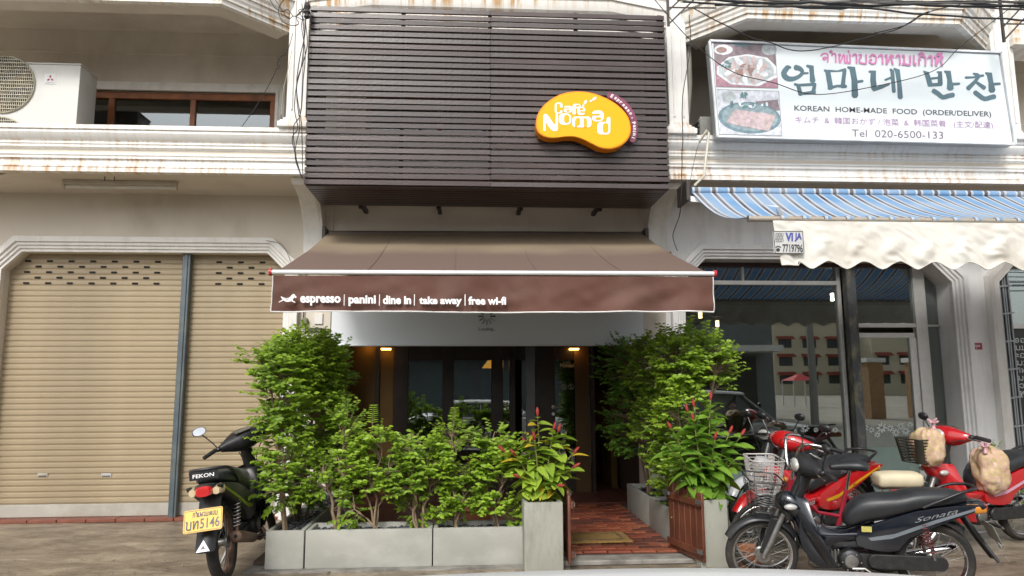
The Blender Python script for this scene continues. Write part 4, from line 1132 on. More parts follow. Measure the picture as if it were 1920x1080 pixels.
strip = MB().box(0, .07, -.026, .026, -.002, .028)
k = 0
while x < xR:
    MB().tube([(x, Ybf, zFb + .004), (x + .06, Ybf, zFb + .004)], .0255, 10).build('cloth_wrap', bm_, ba); x += .183; k += 1
x0v = at(1447, 420, Ybf).x
crm = mat('dirty cream vinyl', (.70, .68, .62), .6, var=.06, scale=3, bump=.25, bscale=14, dirt=(.40, .33, .24), damt=.5, dscale=2.2)
zt_v, zb_v = zFb - .02, at(1500, 497, Ybf).z
def vv(u, v):
    x = x0v + (xR - x0v) * u; s_ = (x - x0v)
    ph = (s_ + .30) / .298
    sc_ = .5 - .5 * math.cos(2 * math.pi * ph); sc_ = sc_ ** .8
    zb_ = zb_v - .035 + .065 * sc_
    if s_ < .17: zb_ = zb_v - .01
    fold = .020 * math.sin(s_ * 21) * v + .030 * noise.noise(V((x * 4.5 + v * 1.5, v * 2.2, 2))) + .012 * (1 - abs(noise.noise(V((x * 8 - v * 3, v * 3, 5)))) * 3)
    return V((x + .045 * v * (1 - min(1, s_ * 3)), Ybf - .02 - abs(fold) * .6 - fold * .4 * v, zt_v + (zb_ - zt_v) * v))
m = MB(); m.slab(vv, 300, 24, (0, .004, 0)); m.build('valance', crm, ba, smooth=70)
MB().tube([vv(i / 190, .995) + V((0, -.002, 0)) for i in range(191)], .004, 5).build('hem_cord', mat('white cord', (.6, .58, .52), .7), ba)
lbl = at(1451, 474, Ybf - .06); lb2 = at(1505, 434, Ybf - .06)
MB().box(lbl.x, lb2.x + .004, Ybf - .062, Ybf - .052, lbl.z, lb2.z).build('maker_label', mat('label vinyl', (.55, .55, .54), .5, var=.1, scale=20), ba)
navy = mat('navy print', (.07, .08, .30), .5)
lq = lambda u, v: at(1260 + u / 2.909, 320 + v / 2.909, Ybf - .064)
t = MB()
for s_, x0_, x1_, y0_, y1_ in (('VI', 618, 660, 386, 338), ('JA', 668, 708, 388, 338)):
    q = text_mb(s_, lq(x0_, y0_), lq(x1_, y0_), lq(x0_, y1_), bold=.05); t.add(q.v, q.f)
t.build('label_name', navy, ba, smooth=0)
q = text_mb('7719796', lq(604, 444), lq(714, 446), lq(602, 400), bold=.02)
for a, c in (((553, 330), (712, 330)), ((712, 330), (720, 450)), ((720, 450), (563, 450)), ((563, 450), (553, 330))): q.bar(lq(*a), lq(*c), .005, .003)
for k in range(5):
    q.bar(lq(560 + k * 9, 340), lq(575 + k * 9, 390), .002, .002); q.bar(lq(575 + k * 9, 340), lq(560 + k * 9, 390), .002, .002)
q.add([lq(*p) - V((0, .002, 0)) for p in ell(578, 432, 11, 9)], [tuple(range(16))]); q.add([lq(*p) - V((0, .002, 0)) for p in ribbon([(566, 418, 6), (578, 412, 5), (592, 418, 6)])], [tuple(range(len(ribbon([(566, 418, 6), (578, 412, 5), (592, 418, 6)]))))])
q.build('label_number', mat('dark print', (.03, .03, .03)), ba, smooth=0)
# left end bracket and arms
MB().box(q0.x - .07, q0.x - .03, Ybr - .06, YB + .12, zR - .12, zR + .09).build('bracket', brk, ba, bev=.006)
MB().bar((q0.x - .02, Ybr, zR - .09), (q0.x + .75, Ybr - .35, zR - .28), .03, .06).build('folding_arm', alu, ba, bev=.004)
MB().bar((q0.x + .75, Ybr - .35, zR - .28), (q1.x + .3, Ybf + .03, zFb), .03, .05).build('folding_arm', alu, ba, bev=.004)

# ================================================================ air conditioner
YA = 7.30
ac = thing('air_conditioner', 'cream outdoor air conditioner with two round fan grilles on the left balcony', 'air conditioner', tuple(at(60, 235, YA)))
acm = mat('cream enamel', (.60, .60, .57), .4, var=.03, dirt=(.4, .36, .28), damt=.35, dscale=2)
xa1 = X(147, 180, YA); za1 = Z(100, 121, YA); za0 = zsof + .14
MB().box(xa1 - .95, xa1, YA, YA + .34, za0, za1).build('casing', acm, ac, bev=.012, seg=2)
MB().box(xa1 - .96, xa1 + .008, YA - .008, YA + .35, za1 + .001, za1 + .016).build('lid', acm, ac, bev=.004)
fan = at(8, 159, YA)
gr_m = mat('fan grille wire', (.50, .47, .36), .5, .3, dirt=(.2, .12, .06), damt=.6, dscale=14)
fan_m = mat('dark fan well', (.02, .016, .014), .6)
bld = mat('brown fan blade', (.12, .07, .05), .5)
Rg = .305
for zc in (fan.z, fan.z - .66):
    g_ = thing_part('fan_grille', ac)
    MB().lathe([(Rg, 0), (Rg, -.004)], (fan.x, YA - .001, zc), 'y', 40).build('fan_well', fan_m, g_)
    for k in range(3):
        a = R(120 * k + 20)
        MB().add([(fan.x + r_ * math.cos(a + t_), YA - .008 - d_, zc + r_ * math.sin(a + t_)) for r_, t_, d_ in ((.05, -.5, 0), (.28, -.45, .004), (.30, .35, .008), (.05, .6, .004))], [(0, 1, 2, 3)]).build('fan_blade', bld, g_)
    ring = MB(); ring.tube([(fan.x + Rg * math.cos(a * math.pi / 20), YA - .012, zc + Rg * math.sin(a * math.pi / 20)) for a in range(40)], .008, 6, closed=True); ring.build('ring', gr_m, g_)
    wires = MB()
    for k in range(-15, 16):
        x = k * Rg / 16; h_ = math.sqrt(Rg * Rg - x * x); wires.box(fan.x + x - .0022, fan.x + x + .0022, YA - .022, YA - .018, zc - h_, zc + h_)
    for k in range(-7, 8):
        z = k * Rg / 8; h_ = math.sqrt(Rg * Rg - z * z); wires.box(fan.x - h_, fan.x + h_, YA - .028, YA - .023, zc + z - .003, zc + z + .003)
    wires.build('wires', gr_m, g_, kind='stuff')
lf_ = Flat(lambda u, v: at(u, v, YA - .003))
lf_.poly(rrect(84, 138, 104.5, 158, .4)); lf_.mb.build('badge', mat('white badge', (.75, .75, .76), .4), ac, smooth=0)
r3 = Flat(lambda u, v: at(u, v, YA - .005)); cx, cy = 94.3, 147.4
for a in (-90, 30, 150):
    d = V((math.cos(R(a)), math.sin(R(a)))); n_ = V((-d.y, d.x)); c0 = V((cx, cy)) + d * .6
    r3.poly([c0, c0 + d * 3.4 + n_ * 2.1, c0 + d * 6.8, c0 + d * 3.4 - n_ * 2.1])
r3.mb.build('emblem', mat('dark red print', (.30, .01, .02), .4), ac, smooth=0)
text_mb('ELECTRIC', lf_.fn(86.5, 156.3), lf_.fn(102, 156.3), lf_.fn(86.5, 154.2)).build('badge_lettering', dg, ac, smooth=0)
# second unit behind the korean sign, only its louvred side shows
ac2 = thing('air_conditioner', 'dark louvred unit half hidden behind the korean food sign', 'air conditioner', tuple(at(1322, 235, 7.4)))
p = at(1319, 235, 7.3)
MB().box(p.x - .03, p.x + .7, 7.32, 7.62, za0, za0 + .62).build('casing', mat('old grey casing', (.28, .28, .26), .5), ac2, bev=.01)
for k in range(11): MB().box(p.x - .045, p.x - .031, 7.35, 7.60, za0 + .06 + k * .05, za0 + .08 + k * .05).build('louvre', mat('dark louvre', (.08, .08, .08), .5), ac2)

# ================================================================ fluorescent lamp on the soffit
lm = thing('batten_lamp', 'unlit white fluorescent batten lamp under the left balcony', 'lamp', tuple(at(225, 348, 7.55)))
yl = 7.5; a, c = X(117, 348, yl), X(332, 352, yl)
bat = mat('old lamp enamel', (.52, .47, .38), .5, var=.1, dirt=(.25, .15, .08), damt=.6, dscale=5)
MB().box(a, c, yl - .02, yl + .03, zsof - .05, zsof).build('batten', bat, lm, bev=.004)
MB().tube([(a + .02, yl + .0, zsof - .075), (c - .02, yl + .0, zsof - .075)], .014, 12).build('tube', mat('unlit tube glass', (.55, .53, .47), .3), lm)
for x in (a + .012, c - .012): MB().box(x - .014, x + .014, yl - .02, yl + .02, zsof - .10, zsof - .05).build('tube_holder', bat, lm, bev=.003)
for px in (200, 218):
    x = X(px, 338, 7.4); MB().tube([(x, 7.36, zsof + .0), (x, 7.36, zsof - .03), (x + .006, 7.35, zsof - .045)], .005, 5).build('hook', brk, lm)

# meter box, pipe on the pillars
mt_ = thing('junction_box', 'small green junction box on the left cafe pillar', 'electrical box', tuple(at(573, 603, YF)))
a, c = at(568, 609, YF), at(578, 597, YF)
MB().box(a.x, c.x, YF - .06, YF - .002, a.z, c.z).build('box', mat('olive box', (.20, .21, .12), .5), mt_, bev=.005)
pp = at(573, 560, YF); MB().tube([(pp.x, YF - .02, pp.z + .3), (pp.x - .01, YF - .03, a.z + .06), (pp.x + .0, YF - .03, c.z)], .006, 6).build('lead', black_m, mt_)
cd = thing('conduit', 'grey conduit pipe running down the right cafe pillar', 'pipe', tuple(at(1262, 600, YF)))
p = at(1260, 600, YF)
MB().tube([(p.x, YF - .03, 1.0), (p.x, YF - .03, 2.95)], .014, 8).build('pipe', mat('ochre pipe', (.30, .22, .10), .6, var=.2), cd)
for z in (1.3, 2.0, 2.7): MB().box(p.x - .025, p.x + .025, YF - .035, YF, z, z + .02).build('clip', brk, cd)
wb = thing('wall_board', 'pale switch plate with dark ornament beside the junction box', 'electrical box', tuple(at(605, 612, YF)))
a, c = at(590, 608, YF), at(606, 588, YF)
MB().box(a.x, c.x, YF - .02, YF - .002, a.z, c.z).build('plate', trim_m, wb, bev=.004)
a, c = at(573, 622, YF), at(606, 615, YF); MB().box(a.x, c.x, YF - .03, YF - .002, a.z, c.z).build('ornament', brk, wb, bev=.004)
# white bent pipe above the blue awning
wp_ = thing('drain_pipe', 'thin cream bent pipe hanging over the cornice beside the korean sign', 'pipe', tuple(at(1327, 245, 6.95)))
MB().tube([at(1310, 268, 7.0), at(1326, 244, 6.92), at(1329, 250, 6.92), at(1320, 330, 6.95), at(1302, 348, 7.0)], .014, 8).build('pipe', mat('cream pvc', (.60, .56, .46), .5), wp_)
gp = thing('drain_pipe', 'grey vertical downpipe between the cafe pilaster and the korean sign', 'pipe', tuple(at(1290, 200, 7.3)))
MB().tube([at(1283, 0, 7.3), at(1290, 60, 7.3), at(1293, 160, 7.3), at(1287, 235, 7.3)], .03, 10).build('pipe', mat('weathered grey pipe', (.30, .28, .24), .6, var=.2), gp)
# ================================================================ concrete planters
conc = mat('cast concrete', (.36, .36, .32), .75, var=.12, scale=2.5, bump=.15, bscale=50, dirt=(.52, .52, .48), damt=.55, dscale=2.3, dstretch=(1, 1, 1.6))
conc2 = mat('stained cast concrete', (.34, .34, .29), .75, var=.12, scale=2.5, bump=.15, bscale=50, dirt=(.17, .175, .14), damt=.7, dscale=3.2, dstretch=(3, 3, .8))
peb = [mat('slate pebble %s' % n_, c, .5, var=.3, scale=30) for n_, c in (('dark', (.045, .05, .058)), ('grey', (.10, .105, .115)))]
soil = mat('dark soil', (.03, .024, .018), .95, var=.3, scale=20)
def planter(x0, x1, y0, y1, z0, z1, label, m_=conc, wall=.035, group='concrete planters', peb_n=0, fill=.055):
    t = thing('planter', label, 'planter', ((x0 + x1) / 2, (y0 + y1) / 2, z0), group)
    m = MB(); out = [(x0, y0), (x1, y0), (x1, y1), (x0, y1)]; inn = [(x0 + wall, y0 + wall), (x1 - wall, y0 + wall), (x1 - wall, y1 - wall), (x0 + wall, y1 - wall)]
    rings = [[V((p[0], p[1], z)) for p in r_] for r_, z in ((out, z0), (out, z1), (inn, z1), (inn, z1 - .12))]
    m.ringsolid(rings, True)
    m.build('trough', m_, t, bev=.007, seg=2)
    MB().box(x0 + wall, x1 - wall, y0 + wall, y1 - wall, z1 - .14, z1 - fill).build('soil', soil, t)
    if peb_n:
        r_ = random.Random(int(x0 * 100) + 5)
        for q, mt2 in enumerate(peb):
            m = MB()
            for k in range(peb_n // 2):
                c = V((r_.uniform(x0 + wall + .015, x1 - wall - .015), r_.uniform(y0 + wall + .015, y1 - wall - .015), z1 - fill + .006 + r_.random() * .02))
                a = r_.uniform(0, 3.14); rx, ry, rz_ = r_.uniform(.014, .026), r_.uniform(.009, .016), r_.uniform(.005, .009)
                m.T = Matrix.Translation(c) @ Matrix.Rotation(a, 4, 'Z') @ Matrix.Rotation(r_.uniform(-.4, .4), 4, 'X')
                m.ball((0, 0, 0), (rx, ry, rz_), 7, 5)
            m.T = None
            m.build('pebbles', mt2, t, kind='stuff', smooth=80)
    return t
YPL = 5.84
xa0, xa1_ = X(497, 1030, YPL), X(569, 1030, YPL)
xb0, xb1 = X(572, 1030, YPL), X(810, 1030, YPL)
xc0, xc1 = X(812, 1030, YPL), X(983, 1030, 5.9)
planter(xa0, xa1_, YPL, 6.95, .012, .30, 'square ended grey planter at the left corner beside the parked motorbike', peb_n=420)
planter(xa0 + .003, xa1_, 6.96, 7.98, .012, .30, 'rear grey planter in shade behind the left corner planter', peb_n=60)
planter(xb0, xb1, YPL, YPL + .33, .012, .30, 'long low grey planter left of the middle joint with three stems', peb_n=520)
planter(xc0, xc1, YPL + .005, YPL + .335, .012, .30, 'low grey planter between the long planter and the tall pillar planter', m_=conc, peb_n=380)
YPP = 5.66
xp0, xp1 = X(983, 1000, YPP), X(1056, 1000, YPP)
planter(xp0, xp1, YPP, YPP + .31, .0, .515, 'tall streaked pillar planter left of the path with yellow green ginger', m_=conc2, group='tall pillar planters', fill=.03)
xq0, xq1 = X(1312, 1000, YPP), X(1366, 1000, YPP)
planter(xq0, xq1, YPP, YPP + .31, .0, .515, 'tall pillar planter right of the path beside the wooden gate', m_=conc2, group='tall pillar planters', fill=.03)
planter(1.76, 2.08, 5.99, 7.04, .045, .335, 'front planter of the right row along the brick path', peb_n=300)
planter(1.763, 2.083, 7.05, 8.02, .045, .33, 'rear planter of the right row beside the cafe pillar', peb_n=40)

# ================================================================ wooden gates
gw = mat('red brown gate wood', (.13, .042, .022), .45, var=.35, scale=5, bump=.2, bscale=40, dirt=(.06, .022, .014), damt=.6, dscale=4, dstretch=(3, 3, .6))
latch_m = mat('dull steel latch', (.3, .3, .3), .4, .8)
def gate(hx, hy, ang, label, flip=1):
    """hinge at hx, hy; leaf runs along local +x"""
    t = thing('wooden_gate', label, 'gate', (hx, hy, 0), 'open wooden gate leaves')
    M = Matrix.Translation((hx, hy, 0)) @ Matrix.Rotation(ang, 4, 'Z')
    n = 6; wd = .088
    for i in range(n):
        x0 = .012 + i * wd; zt_g = .585 + (.014 if i % 2 else 0) - .05 * (i / n - .5) ** 2 + .004 * i
        m = MB(M); m.prism([(x0, .055), (x0 + wd - .006, .055), (x0 + wd - .006, zt_g - .012), (x0 + wd - .02, zt_g), (x0 + .014, zt_g), (x0, zt_g - .012)], 'y', -.011, .011)
        m.build('plank', gw, t, bev=.003)
    for z in (.10, .47):
        m = MB(M); m.box(.005, .012 + n * wd, flip * .0115, flip * .034, z, z + .052); m.build('rail', gw, t, bev=.004)
    m = MB(M); m.box(.012 + (n - 1) * wd, .012 + n * wd + .02, flip * .035, flip * .055, .50, .53); m.build('latch', latch_m, t, bev=.003)
    for z in (.12, .49):
        m = MB(M); m.box(-.02, .06, flip * .035, flip * .04, z, z + .03); m.build('hinge', latch_m, t)
    return t
p0, p1 = V((1.735, 6.12)), V((1.84, 5.63))
gate(1.832, 5.60, math.atan2(.49, -.115), 'right wooden picket gate leaf folded back beside the tall pillar planter', 1)
gate(xp1 + .045, 5.62, R(86.5), 'left wooden gate leaf seen edge on against the pillar planter', -1)

# ================================================================ coir mat and flower pot
mt = mat('coir fibre', (.26, .155, .045), .95, var=.35, scale=60, bump=1.0, bscale=160)
mt2_ = mat('dark coir fibre', (.14, .09, .035), .95, var=.35, scale=60, bump=1.0, bscale=160)
dm = thing('doormat', 'rectangular golden coir doormat lying on the red brick path', 'doormat', (1.12, 6.5, .065))
Md = Matrix.Translation((1.05, 6.47, .068)) @ Matrix.Rotation(R(2), 4, 'Z')
MB(Md).box(-.37, .37, -.2, .2, 0, .018).build('mat_base', mt, dm, bev=.006)
m = MB(Md)
for a in (-.13, .13): m.box(-.30, .30, a - .012, a + .012, .018, .022)
for a in (-.30, .30): m.box(a - .012, a + .012, -.118, .118, .018, .022)
m.build('border_weave', mt2_, dm, kind='stuff')
terra = mat('terracotta', (.34, .13, .06), .8, var=.2)
def pot(p, r_, h_, label):
    t = thing('flower_pot', label, 'flower pot', p)
    m = MB(); m.lathe([(r_ * .7, 0), (r_ * .95, h_ * .85), (r_ * 1.08, h_ * .85), (r_ * 1.08, h_), (r_ * .9, h_), (r_ * .85, h_ * .8)], p, 'z', 20); m.build('pot', terra, t)
    MB().lathe([(r_ * .85, h_ * .78), (r_ * .85, h_ * .8)], p, 'z', 16).build('soil', soil, t)
pot((2.19, 5.62, 0), .10, .17, 'terracotta pot half hidden behind the front wheel of the dark motorbike')
pot((.1, 7.1, .06), .14, .2, 'round terracotta pot in the shade behind the low hedge')

# ================================================================ shrubs
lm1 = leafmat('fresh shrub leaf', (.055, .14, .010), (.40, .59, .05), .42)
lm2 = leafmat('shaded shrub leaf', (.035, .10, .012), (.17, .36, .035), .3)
bark = mat('pale shrub bark', (.24, .17, .11), .85, var=.3, scale=20, bump=.3)
def rv(r_): 
    while 1:
        q = V((r_.uniform(-1, 1), r_.uniform(-1, 1), r_.uniform(-1, 1)))
        if .05 < q.length < 1: return q.normalized()
def shrub(label, base, blobs, n_twig, seed, leaf=lm1, ls=.043, stems=3, group='leafy hedge shrubs', name='shrub', cat='shrub', hollow=.35, stem_r=.011, per=9):
    r_ = random.Random(seed); base = V(base)
    t = thing(name, label, cat, base, group)
    zt = max(c[2] + rr_[2] for c, rr_ in blobs)
    tips = []
    for k in range(stems):
        c, rr_ = blobs[k % len(blobs)]
        a = V(c) + V((r_.uniform(-.4, .4) * rr_[0], r_.uniform(-.4, .4) * rr_[1], r_.uniform(.2, .7) * rr_[2]))
        b0 = base + V((r_.uniform(-.03, .03), r_.uniform(-.03, .03), 0))
        pts = [b0]
        for j in range(1, 8):
            u = j / 7; p = b0.lerp(a, u); p += V((noise.noise(V((u * 3, k, seed))), noise.noise(V((u * 3, k + 9, seed))), 0)) * .10 * math.sin(u * math.pi)
            p.z = b0.z + (a.z - b0.z) * (u ** .85); pts.append(p)
        m = MB(); m.tube(pts, [stem_r * (1 - .65 * i / 7) for i in range(8)], 7); m.build('trunk' if stems == 1 else 'stem', bark, t, smooth=80)
        tips += pts[2:]
    tw = MB(); lv = MB()
    vols = [rr_[0] * rr_[1] * rr_[2] for _, rr_ in blobs]; tot = sum(vols)
    done = 0; tries = 0
    while done < n_twig and tries < n_twig * 6:
        tries += 1
        i = r_.choices(range(len(blobs)), vols)[0]; c, rr_ = blobs[i]; c = V(c)
        d = rv(r_); s_ = r_.uniform(hollow, 1) ** .6
        p = c + V((d.x * rr_[0], d.y * rr_[1], d.z * rr_[2])) * s_
        if noise.noise(p * 4.2 + V((seed, 0, 0))) < (-.12 if cat == 'plant' else -.05 if group == 'low hedge shrubs' else -.22) and r_.random() < .93: continue
        s0 = min(tips, key=lambda q: (q - p).length + abs(q.z - p.z + .12) * .5)
        mid = s0.lerp(p, .55) + V((0, 0, .03))
        if r_.random() < .5: tw.tube([s0, mid, p], [.0045, .003, .0016], 4)
        out = (p - s0).normalized() * .6 + d * .5 + V((0, 0, r_.uniform(-.15, .45))); out.normalize()
        L_ = r_.uniform(.07, .14); e_ = p + out * L_
        tw.tube([mid.lerp(p, .6), p, e_], [.002, .0016, .0009], 3)
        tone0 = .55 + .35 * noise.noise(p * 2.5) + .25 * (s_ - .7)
        for k in range(per):
            u = (k + .5) / per; q = p.lerp(e_, u)
            side = out.cross(V((0, 0, 1))); side = side.normalized() if side.length > .01 else V((1, 0, 0))
            dd = side * (1 if k % 2 else -1) + out * .55 + rv(r_) * .35 + V((0, 0, -.12))
            nn_ = V((0, 0, 1)) + rv(r_) * .55 + V((0, -.85, 0))
            sz = ls * r_.uniform(.7, 1.25)
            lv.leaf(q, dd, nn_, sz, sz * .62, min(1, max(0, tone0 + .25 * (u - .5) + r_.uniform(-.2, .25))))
        done += 1
    tw.build('twigs', bark, t, kind='stuff', smooth=0)
    lv.build('foliage', leaf, t, kind='stuff', smooth=0)
    return t
# tall hedge at the left corner
zt_ = .26
shrub('tall bright shrub in the left corner planter reaching over the motorbike', (X(541, 985, 6.0), 6.0, zt_), [((-1.53, 6.0, 1.38), (.21, .24, .40)), ((-1.52, 6.0, .98), (.17, .20, .26)), ((-1.70, 6.0, 1.66), (.12, .16, .10)), ((-1.42, 6.05, .72), (.2, .15, .22)), ((-1.52, 6.0, .60), (.15, .13, .16)), ((-1.5, 6.05, 1.6), (.25, .22, .2))], 680, 1, stems=3, stem_r=.014)
shrub('full rounded top of the left hedge behind the corner shrub', (-1.5, 6.5, zt_), [((-1.38, 6.45, 1.58), (.28, .36, .28)), ((-1.34, 6.45, 1.15), (.27, .34, .34)), ((-1.40, 6.2, 1.66), (.27, .22, .2))], 1050, 2, stems=4)
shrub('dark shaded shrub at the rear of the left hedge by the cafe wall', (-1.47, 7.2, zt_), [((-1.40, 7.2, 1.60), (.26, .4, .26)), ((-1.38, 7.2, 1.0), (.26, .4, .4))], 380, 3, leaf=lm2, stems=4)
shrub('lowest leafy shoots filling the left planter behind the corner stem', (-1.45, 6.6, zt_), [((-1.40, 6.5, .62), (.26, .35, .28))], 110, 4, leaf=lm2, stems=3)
# low hedge in the front planters
def stemx(px, Y=6.0): return X(px, 980, Y)
shrub('shrub with pale twin trunk in the long planter next to the corner', (stemx(624), 6.0, zt_), [((X(640, 850, 6.0), 6.0, 0.81), (0.185, 0.153, 0.211)), ((X(600, 870, 6.0), 6.0, 0.65), (0.118, 0.117, 0.141)), ((X(650, 800, 6.0), 6.05, 1.1), (.14, .13, .14)), ((X(655, 920, 6.0), 6.0, 0.45), (0.101, 0.090, 0.106))], 187, 5, stems=2, stem_r=.017, group='low hedge shrubs')
shrub('shrub with a fern like shoot on top in the middle of the long planter', (stemx(705), 6.0, zt_), [((X(705, 830, 6.0), 6.0, 0.93), (0.143, 0.135, 0.123)), ((X(680, 890, 6.0), 6.0, 0.63), (0.134, 0.126, 0.158)), ((X(735, 870, 6.0), 6.0, 0.73), (0.134, 0.126, 0.158)), ((X(665, 945, 6.0), 5.95, .40), (.09, .09, .08))], 180, 6, stems=4, group='low hedge shrubs')
shrub('shrub with straight brown stems left of the planter joint', (stemx(789), 6.0, zt_), [((X(775, 825, 6.0), 6.0, 0.93), (0.168, 0.135, 0.114)), ((X(770, 890, 6.0), 6.0, 0.61), (0.126, 0.126, 0.176)), ((X(812, 870, 6.0), 6.0, 0.73), (0.126, 0.126, 0.176)), ((X(780, 930, 6.0), 6.0, 0.40), (0.118, 0.108, 0.088))], 194, 7, stems=3, stem_r=.013, group='low hedge shrubs')
shrub('dense shrub with gnarled stem right of the planter joint', (stemx(853), 6.0, zt_), [((X(855, 815, 6.0), 6.0, 0.95), (0.160, 0.135, 0.132)), ((X(850, 870, 6.0), 6.0, 0.75), (0.160, 0.135, 0.158)), ((X(870, 915, 6.0), 6.0, 0.51), (0.143, 0.117, 0.106)), ((X(845, 930, 6.0), 6.0, 0.43), (0.101, 0.090, 0.070))], 237, 8, stems=3, stem_r=.013, group='low hedge shrubs')
shrub('dark stemmed shrub beside the tall pillar planter', (stemx(931), 6.0, zt_), [((X(925, 820, 6.0), 6.0, 0.95), (0.176, 0.135, 0.132)), ((X(935, 870, 6.0), 6.0, 0.73), (0.168, 0.135, 0.176)), ((X(925, 925, 6.0), 6.0, 0.47), (0.134, 0.117, 0.114)), ((X(960, 940, 6.0), 6.0, 0.37), (0.084, 0.090, 0.088))], 244, 9, stems=3, group='low hedge shrubs', leaf=lm1)
def shoot(t, base, h_, seed):
    r_ = random.Random(seed); b0 = V(base); lv = MB(); top = b0 + V((.01, 0, h_))
    MB().tube([b0, top], [.003, .0015], 5).build('shoot_stem', bark, t)
    for k in range(9):
        u = .3 + .7 * k / 9; q = b0.lerp(top, u)
        for s_ in (-1, 1): lv.leaf(q, (s_, r_.uniform(-.3, .3), .35), (0, -.3, 1), .055 * (1.2 - .5 * u), .026, r_.uniform(.5, .9))
    lv.build('shoot_leaves', lm1, t, kind='stuff', smooth=0)
km = {o['label']: o for o in bpy.data.objects if 'label' in o}
shoot(km['shrub with a fern like shoot on top in the middle of the long planter'], (X(697, 820, 6.0), 6.0, 1.05), .22, 3)
shoot(km['dense shrub with gnarled stem right of the planter joint'], (X(850, 820, 6.0), 6.0, 1.08), .16, 4)
# tall hedge on the right
shrub('tall pale green shrub at the front of the right hedge leaning over the pillar', (1.98, 6.25, .29), [((1.95, 6.2, 1.62), (.30, .28, .28)), ((2.14, 6.1, 1.58), (.18, .2, .22)), ((1.90, 6.2, 1.15), (.24, .22, .3))], 720, 11, stems=4)
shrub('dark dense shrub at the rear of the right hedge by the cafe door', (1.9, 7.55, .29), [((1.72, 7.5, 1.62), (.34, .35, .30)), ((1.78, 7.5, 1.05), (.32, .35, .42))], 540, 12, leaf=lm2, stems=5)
shrub('middle shrub of the right hedge above the planter joint', (1.92, 6.85, .29), [((1.86, 6.85, 1.58), (.32, .34, .34)), ((1.86, 6.8, 1.0), (.28, .34, .4))], 700, 13, stems=4)
shrub('small low shoots spilling over the right path planter', (1.9, 6.5, .29), [((1.86, 6.45, .60), (.17, .28, .20)), ((1.82, 6.25, .40), (.09, .14, .08))], 130, 14, stems=3)
shrub('wispy weed growing at the foot of the far right pillar', (X(1888, 880, 7.6), 7.6, 0), [((X(1892, 885, 7.6), 7.6, .32), (.24, .15, .2)), ((X(1870, 830, 7.6), 7.6, .62), (.1, .1, .12))], 110, 15, stems=3, group=None, ls=.03, name='weed', cat='plant', per=5)

# ================================================================ spiral gingers with red cones
gin1 = leafmat('ginger leaf', (.16, .28, .03), (.45, .60, .07), .35)
gin2 = leafmat('green ginger leaf', (.12, .26, .03), (.33, .55, .07), .4)
red = mat('red flower cone', (.33, .03, .025), .5, var=.5, scale=60, bump=.8, bscale=120)
cane = mat('ginger cane', (.20, .20, .06), .6, var=.2)
def bigleaf(seed, L_, W_, mtl):
    """one broad drooping ginger leaf, base at the origin, along +x"""
    r_ = random.Random(seed); m = MB(); n = 7
    dr = r_.uniform(.25, .6)
    for j in range(n + 1):
        u = j / n; w_ = W_ * math.sin(math.pi * (u ** .8)) ** .8 * .5 + .0008; x = L_ * u; z = -dr * L_ * u * u
        m.v += [V((x, -w_, z - .0 + .2 * w_)), V((x, 0, z - .12 * w_)), V((x, w_, z + .2 * w_))]
    tn = r_.uniform(.2, .9)
    for j in range(n):
        for k in range(2):
            a = j * 3 + k; m.f.append((a, a + 3, a + 4, a + 1)); m.tone.append(min(1, max(0, tn + r_.uniform(-.06, .06))))
    return m.mesh('leaf', mtl, smooth=60)
def cone():
    m = MB()
    prof = []
    for j in range(11):
        u = j / 10; r0 = .0145 * math.sin(math.pi * (.12 + .80 * u)) ** .8; prof.append((r0 + (.0018 if j % 2 else 0), u * .085))
    m.lathe(prof, (0, 0, 0), 'z', 12); return m.mesh('flower_cone', red, smooth=40)
cone_m = cone()
def ginger(label, base, canes, mtl, seed, sz=1.0):
    r_ = random.Random(seed); t = thing('ginger_plant', label, 'plant', base, 'red flowered ginger plants in the pillars')
    lms = [bigleaf(seed * 10 + k, .15 * sz * r_.uniform(.75, 1.15), .082 * sz * r_.uniform(.85, 1.2), mtl) for k in range(9)]
    yl = bigleaf(seed * 10 + 77, .15, .06, leafmat('yellowing ginger leaf', (.55, .36, .03), (.62, .50, .05), .3))
    nl = 0
    for (dx, dy, h_, fl_) in canes:
        b0 = V(base) + V((dx * .25, dy * .25, 0)); top = V(base) + V((dx, dy, h_))
        pts = [b0.lerp(top, j / 6) + V((0, 0, .05 * math.sin(j / 6 * math.pi))) + V((dx, dy, 0)) * (.15 * ((j / 6) ** 2 - j / 6)) for j in range(7)]
        MB().tube(pts, [.008, .0075, .007, .0065, .006, .005, .004], 6).build('cane', cane, t, smooth=80)
        n = int(8 + h_ * 22)
        for k in range(n):
            u = .10 + .90 * k / n; i = min(5, int(u * 6)); q = pts[i].lerp(pts[i + 1], min(1, u * 6 - i)); a = k * 2.2 + r_.uniform(-.4, .4)
            o = place(lms[r_.randrange(9)] if r_.random() > (.06 if mtl is gin1 else -1) else yl, 'leaf', t)
            up = .75 * (u - .35) + r_.uniform(-.25, .25)
            s_ = r_.uniform(.75, 1.1) * (1.0 if u < .9 else .65)
            Mx = Matrix.Translation(q) @ Matrix.Rotation(a, 4, 'Z') @ Matrix.Rotation(-up, 4, 'Y') @ Matrix.Rotation(r_.uniform(-.5, .5), 4, 'X') @ Matrix.Scale(s_, 4)
            o.matrix_basis = o.matrix_parent_inverse.inverted() @ wm(t).inverted() @ Mx; nl += 1
        if fl_:
            o = place(cone_m, 'flower_cone', t); d = (pts[-1] - pts[-2]).normalized()
            Mx = Matrix.Translation(pts[-1]) @ d.to_track_quat('Z', 'Y').to_matrix().to_4x4() @ Matrix.Scale(.82, 4)
            o.matrix_basis = o.matrix_parent_inverse.inverted() @ wm(t).inverted() @ Mx
    return nl
gb = ((xp0 + xp1) / 2, YPP + .155, .48)
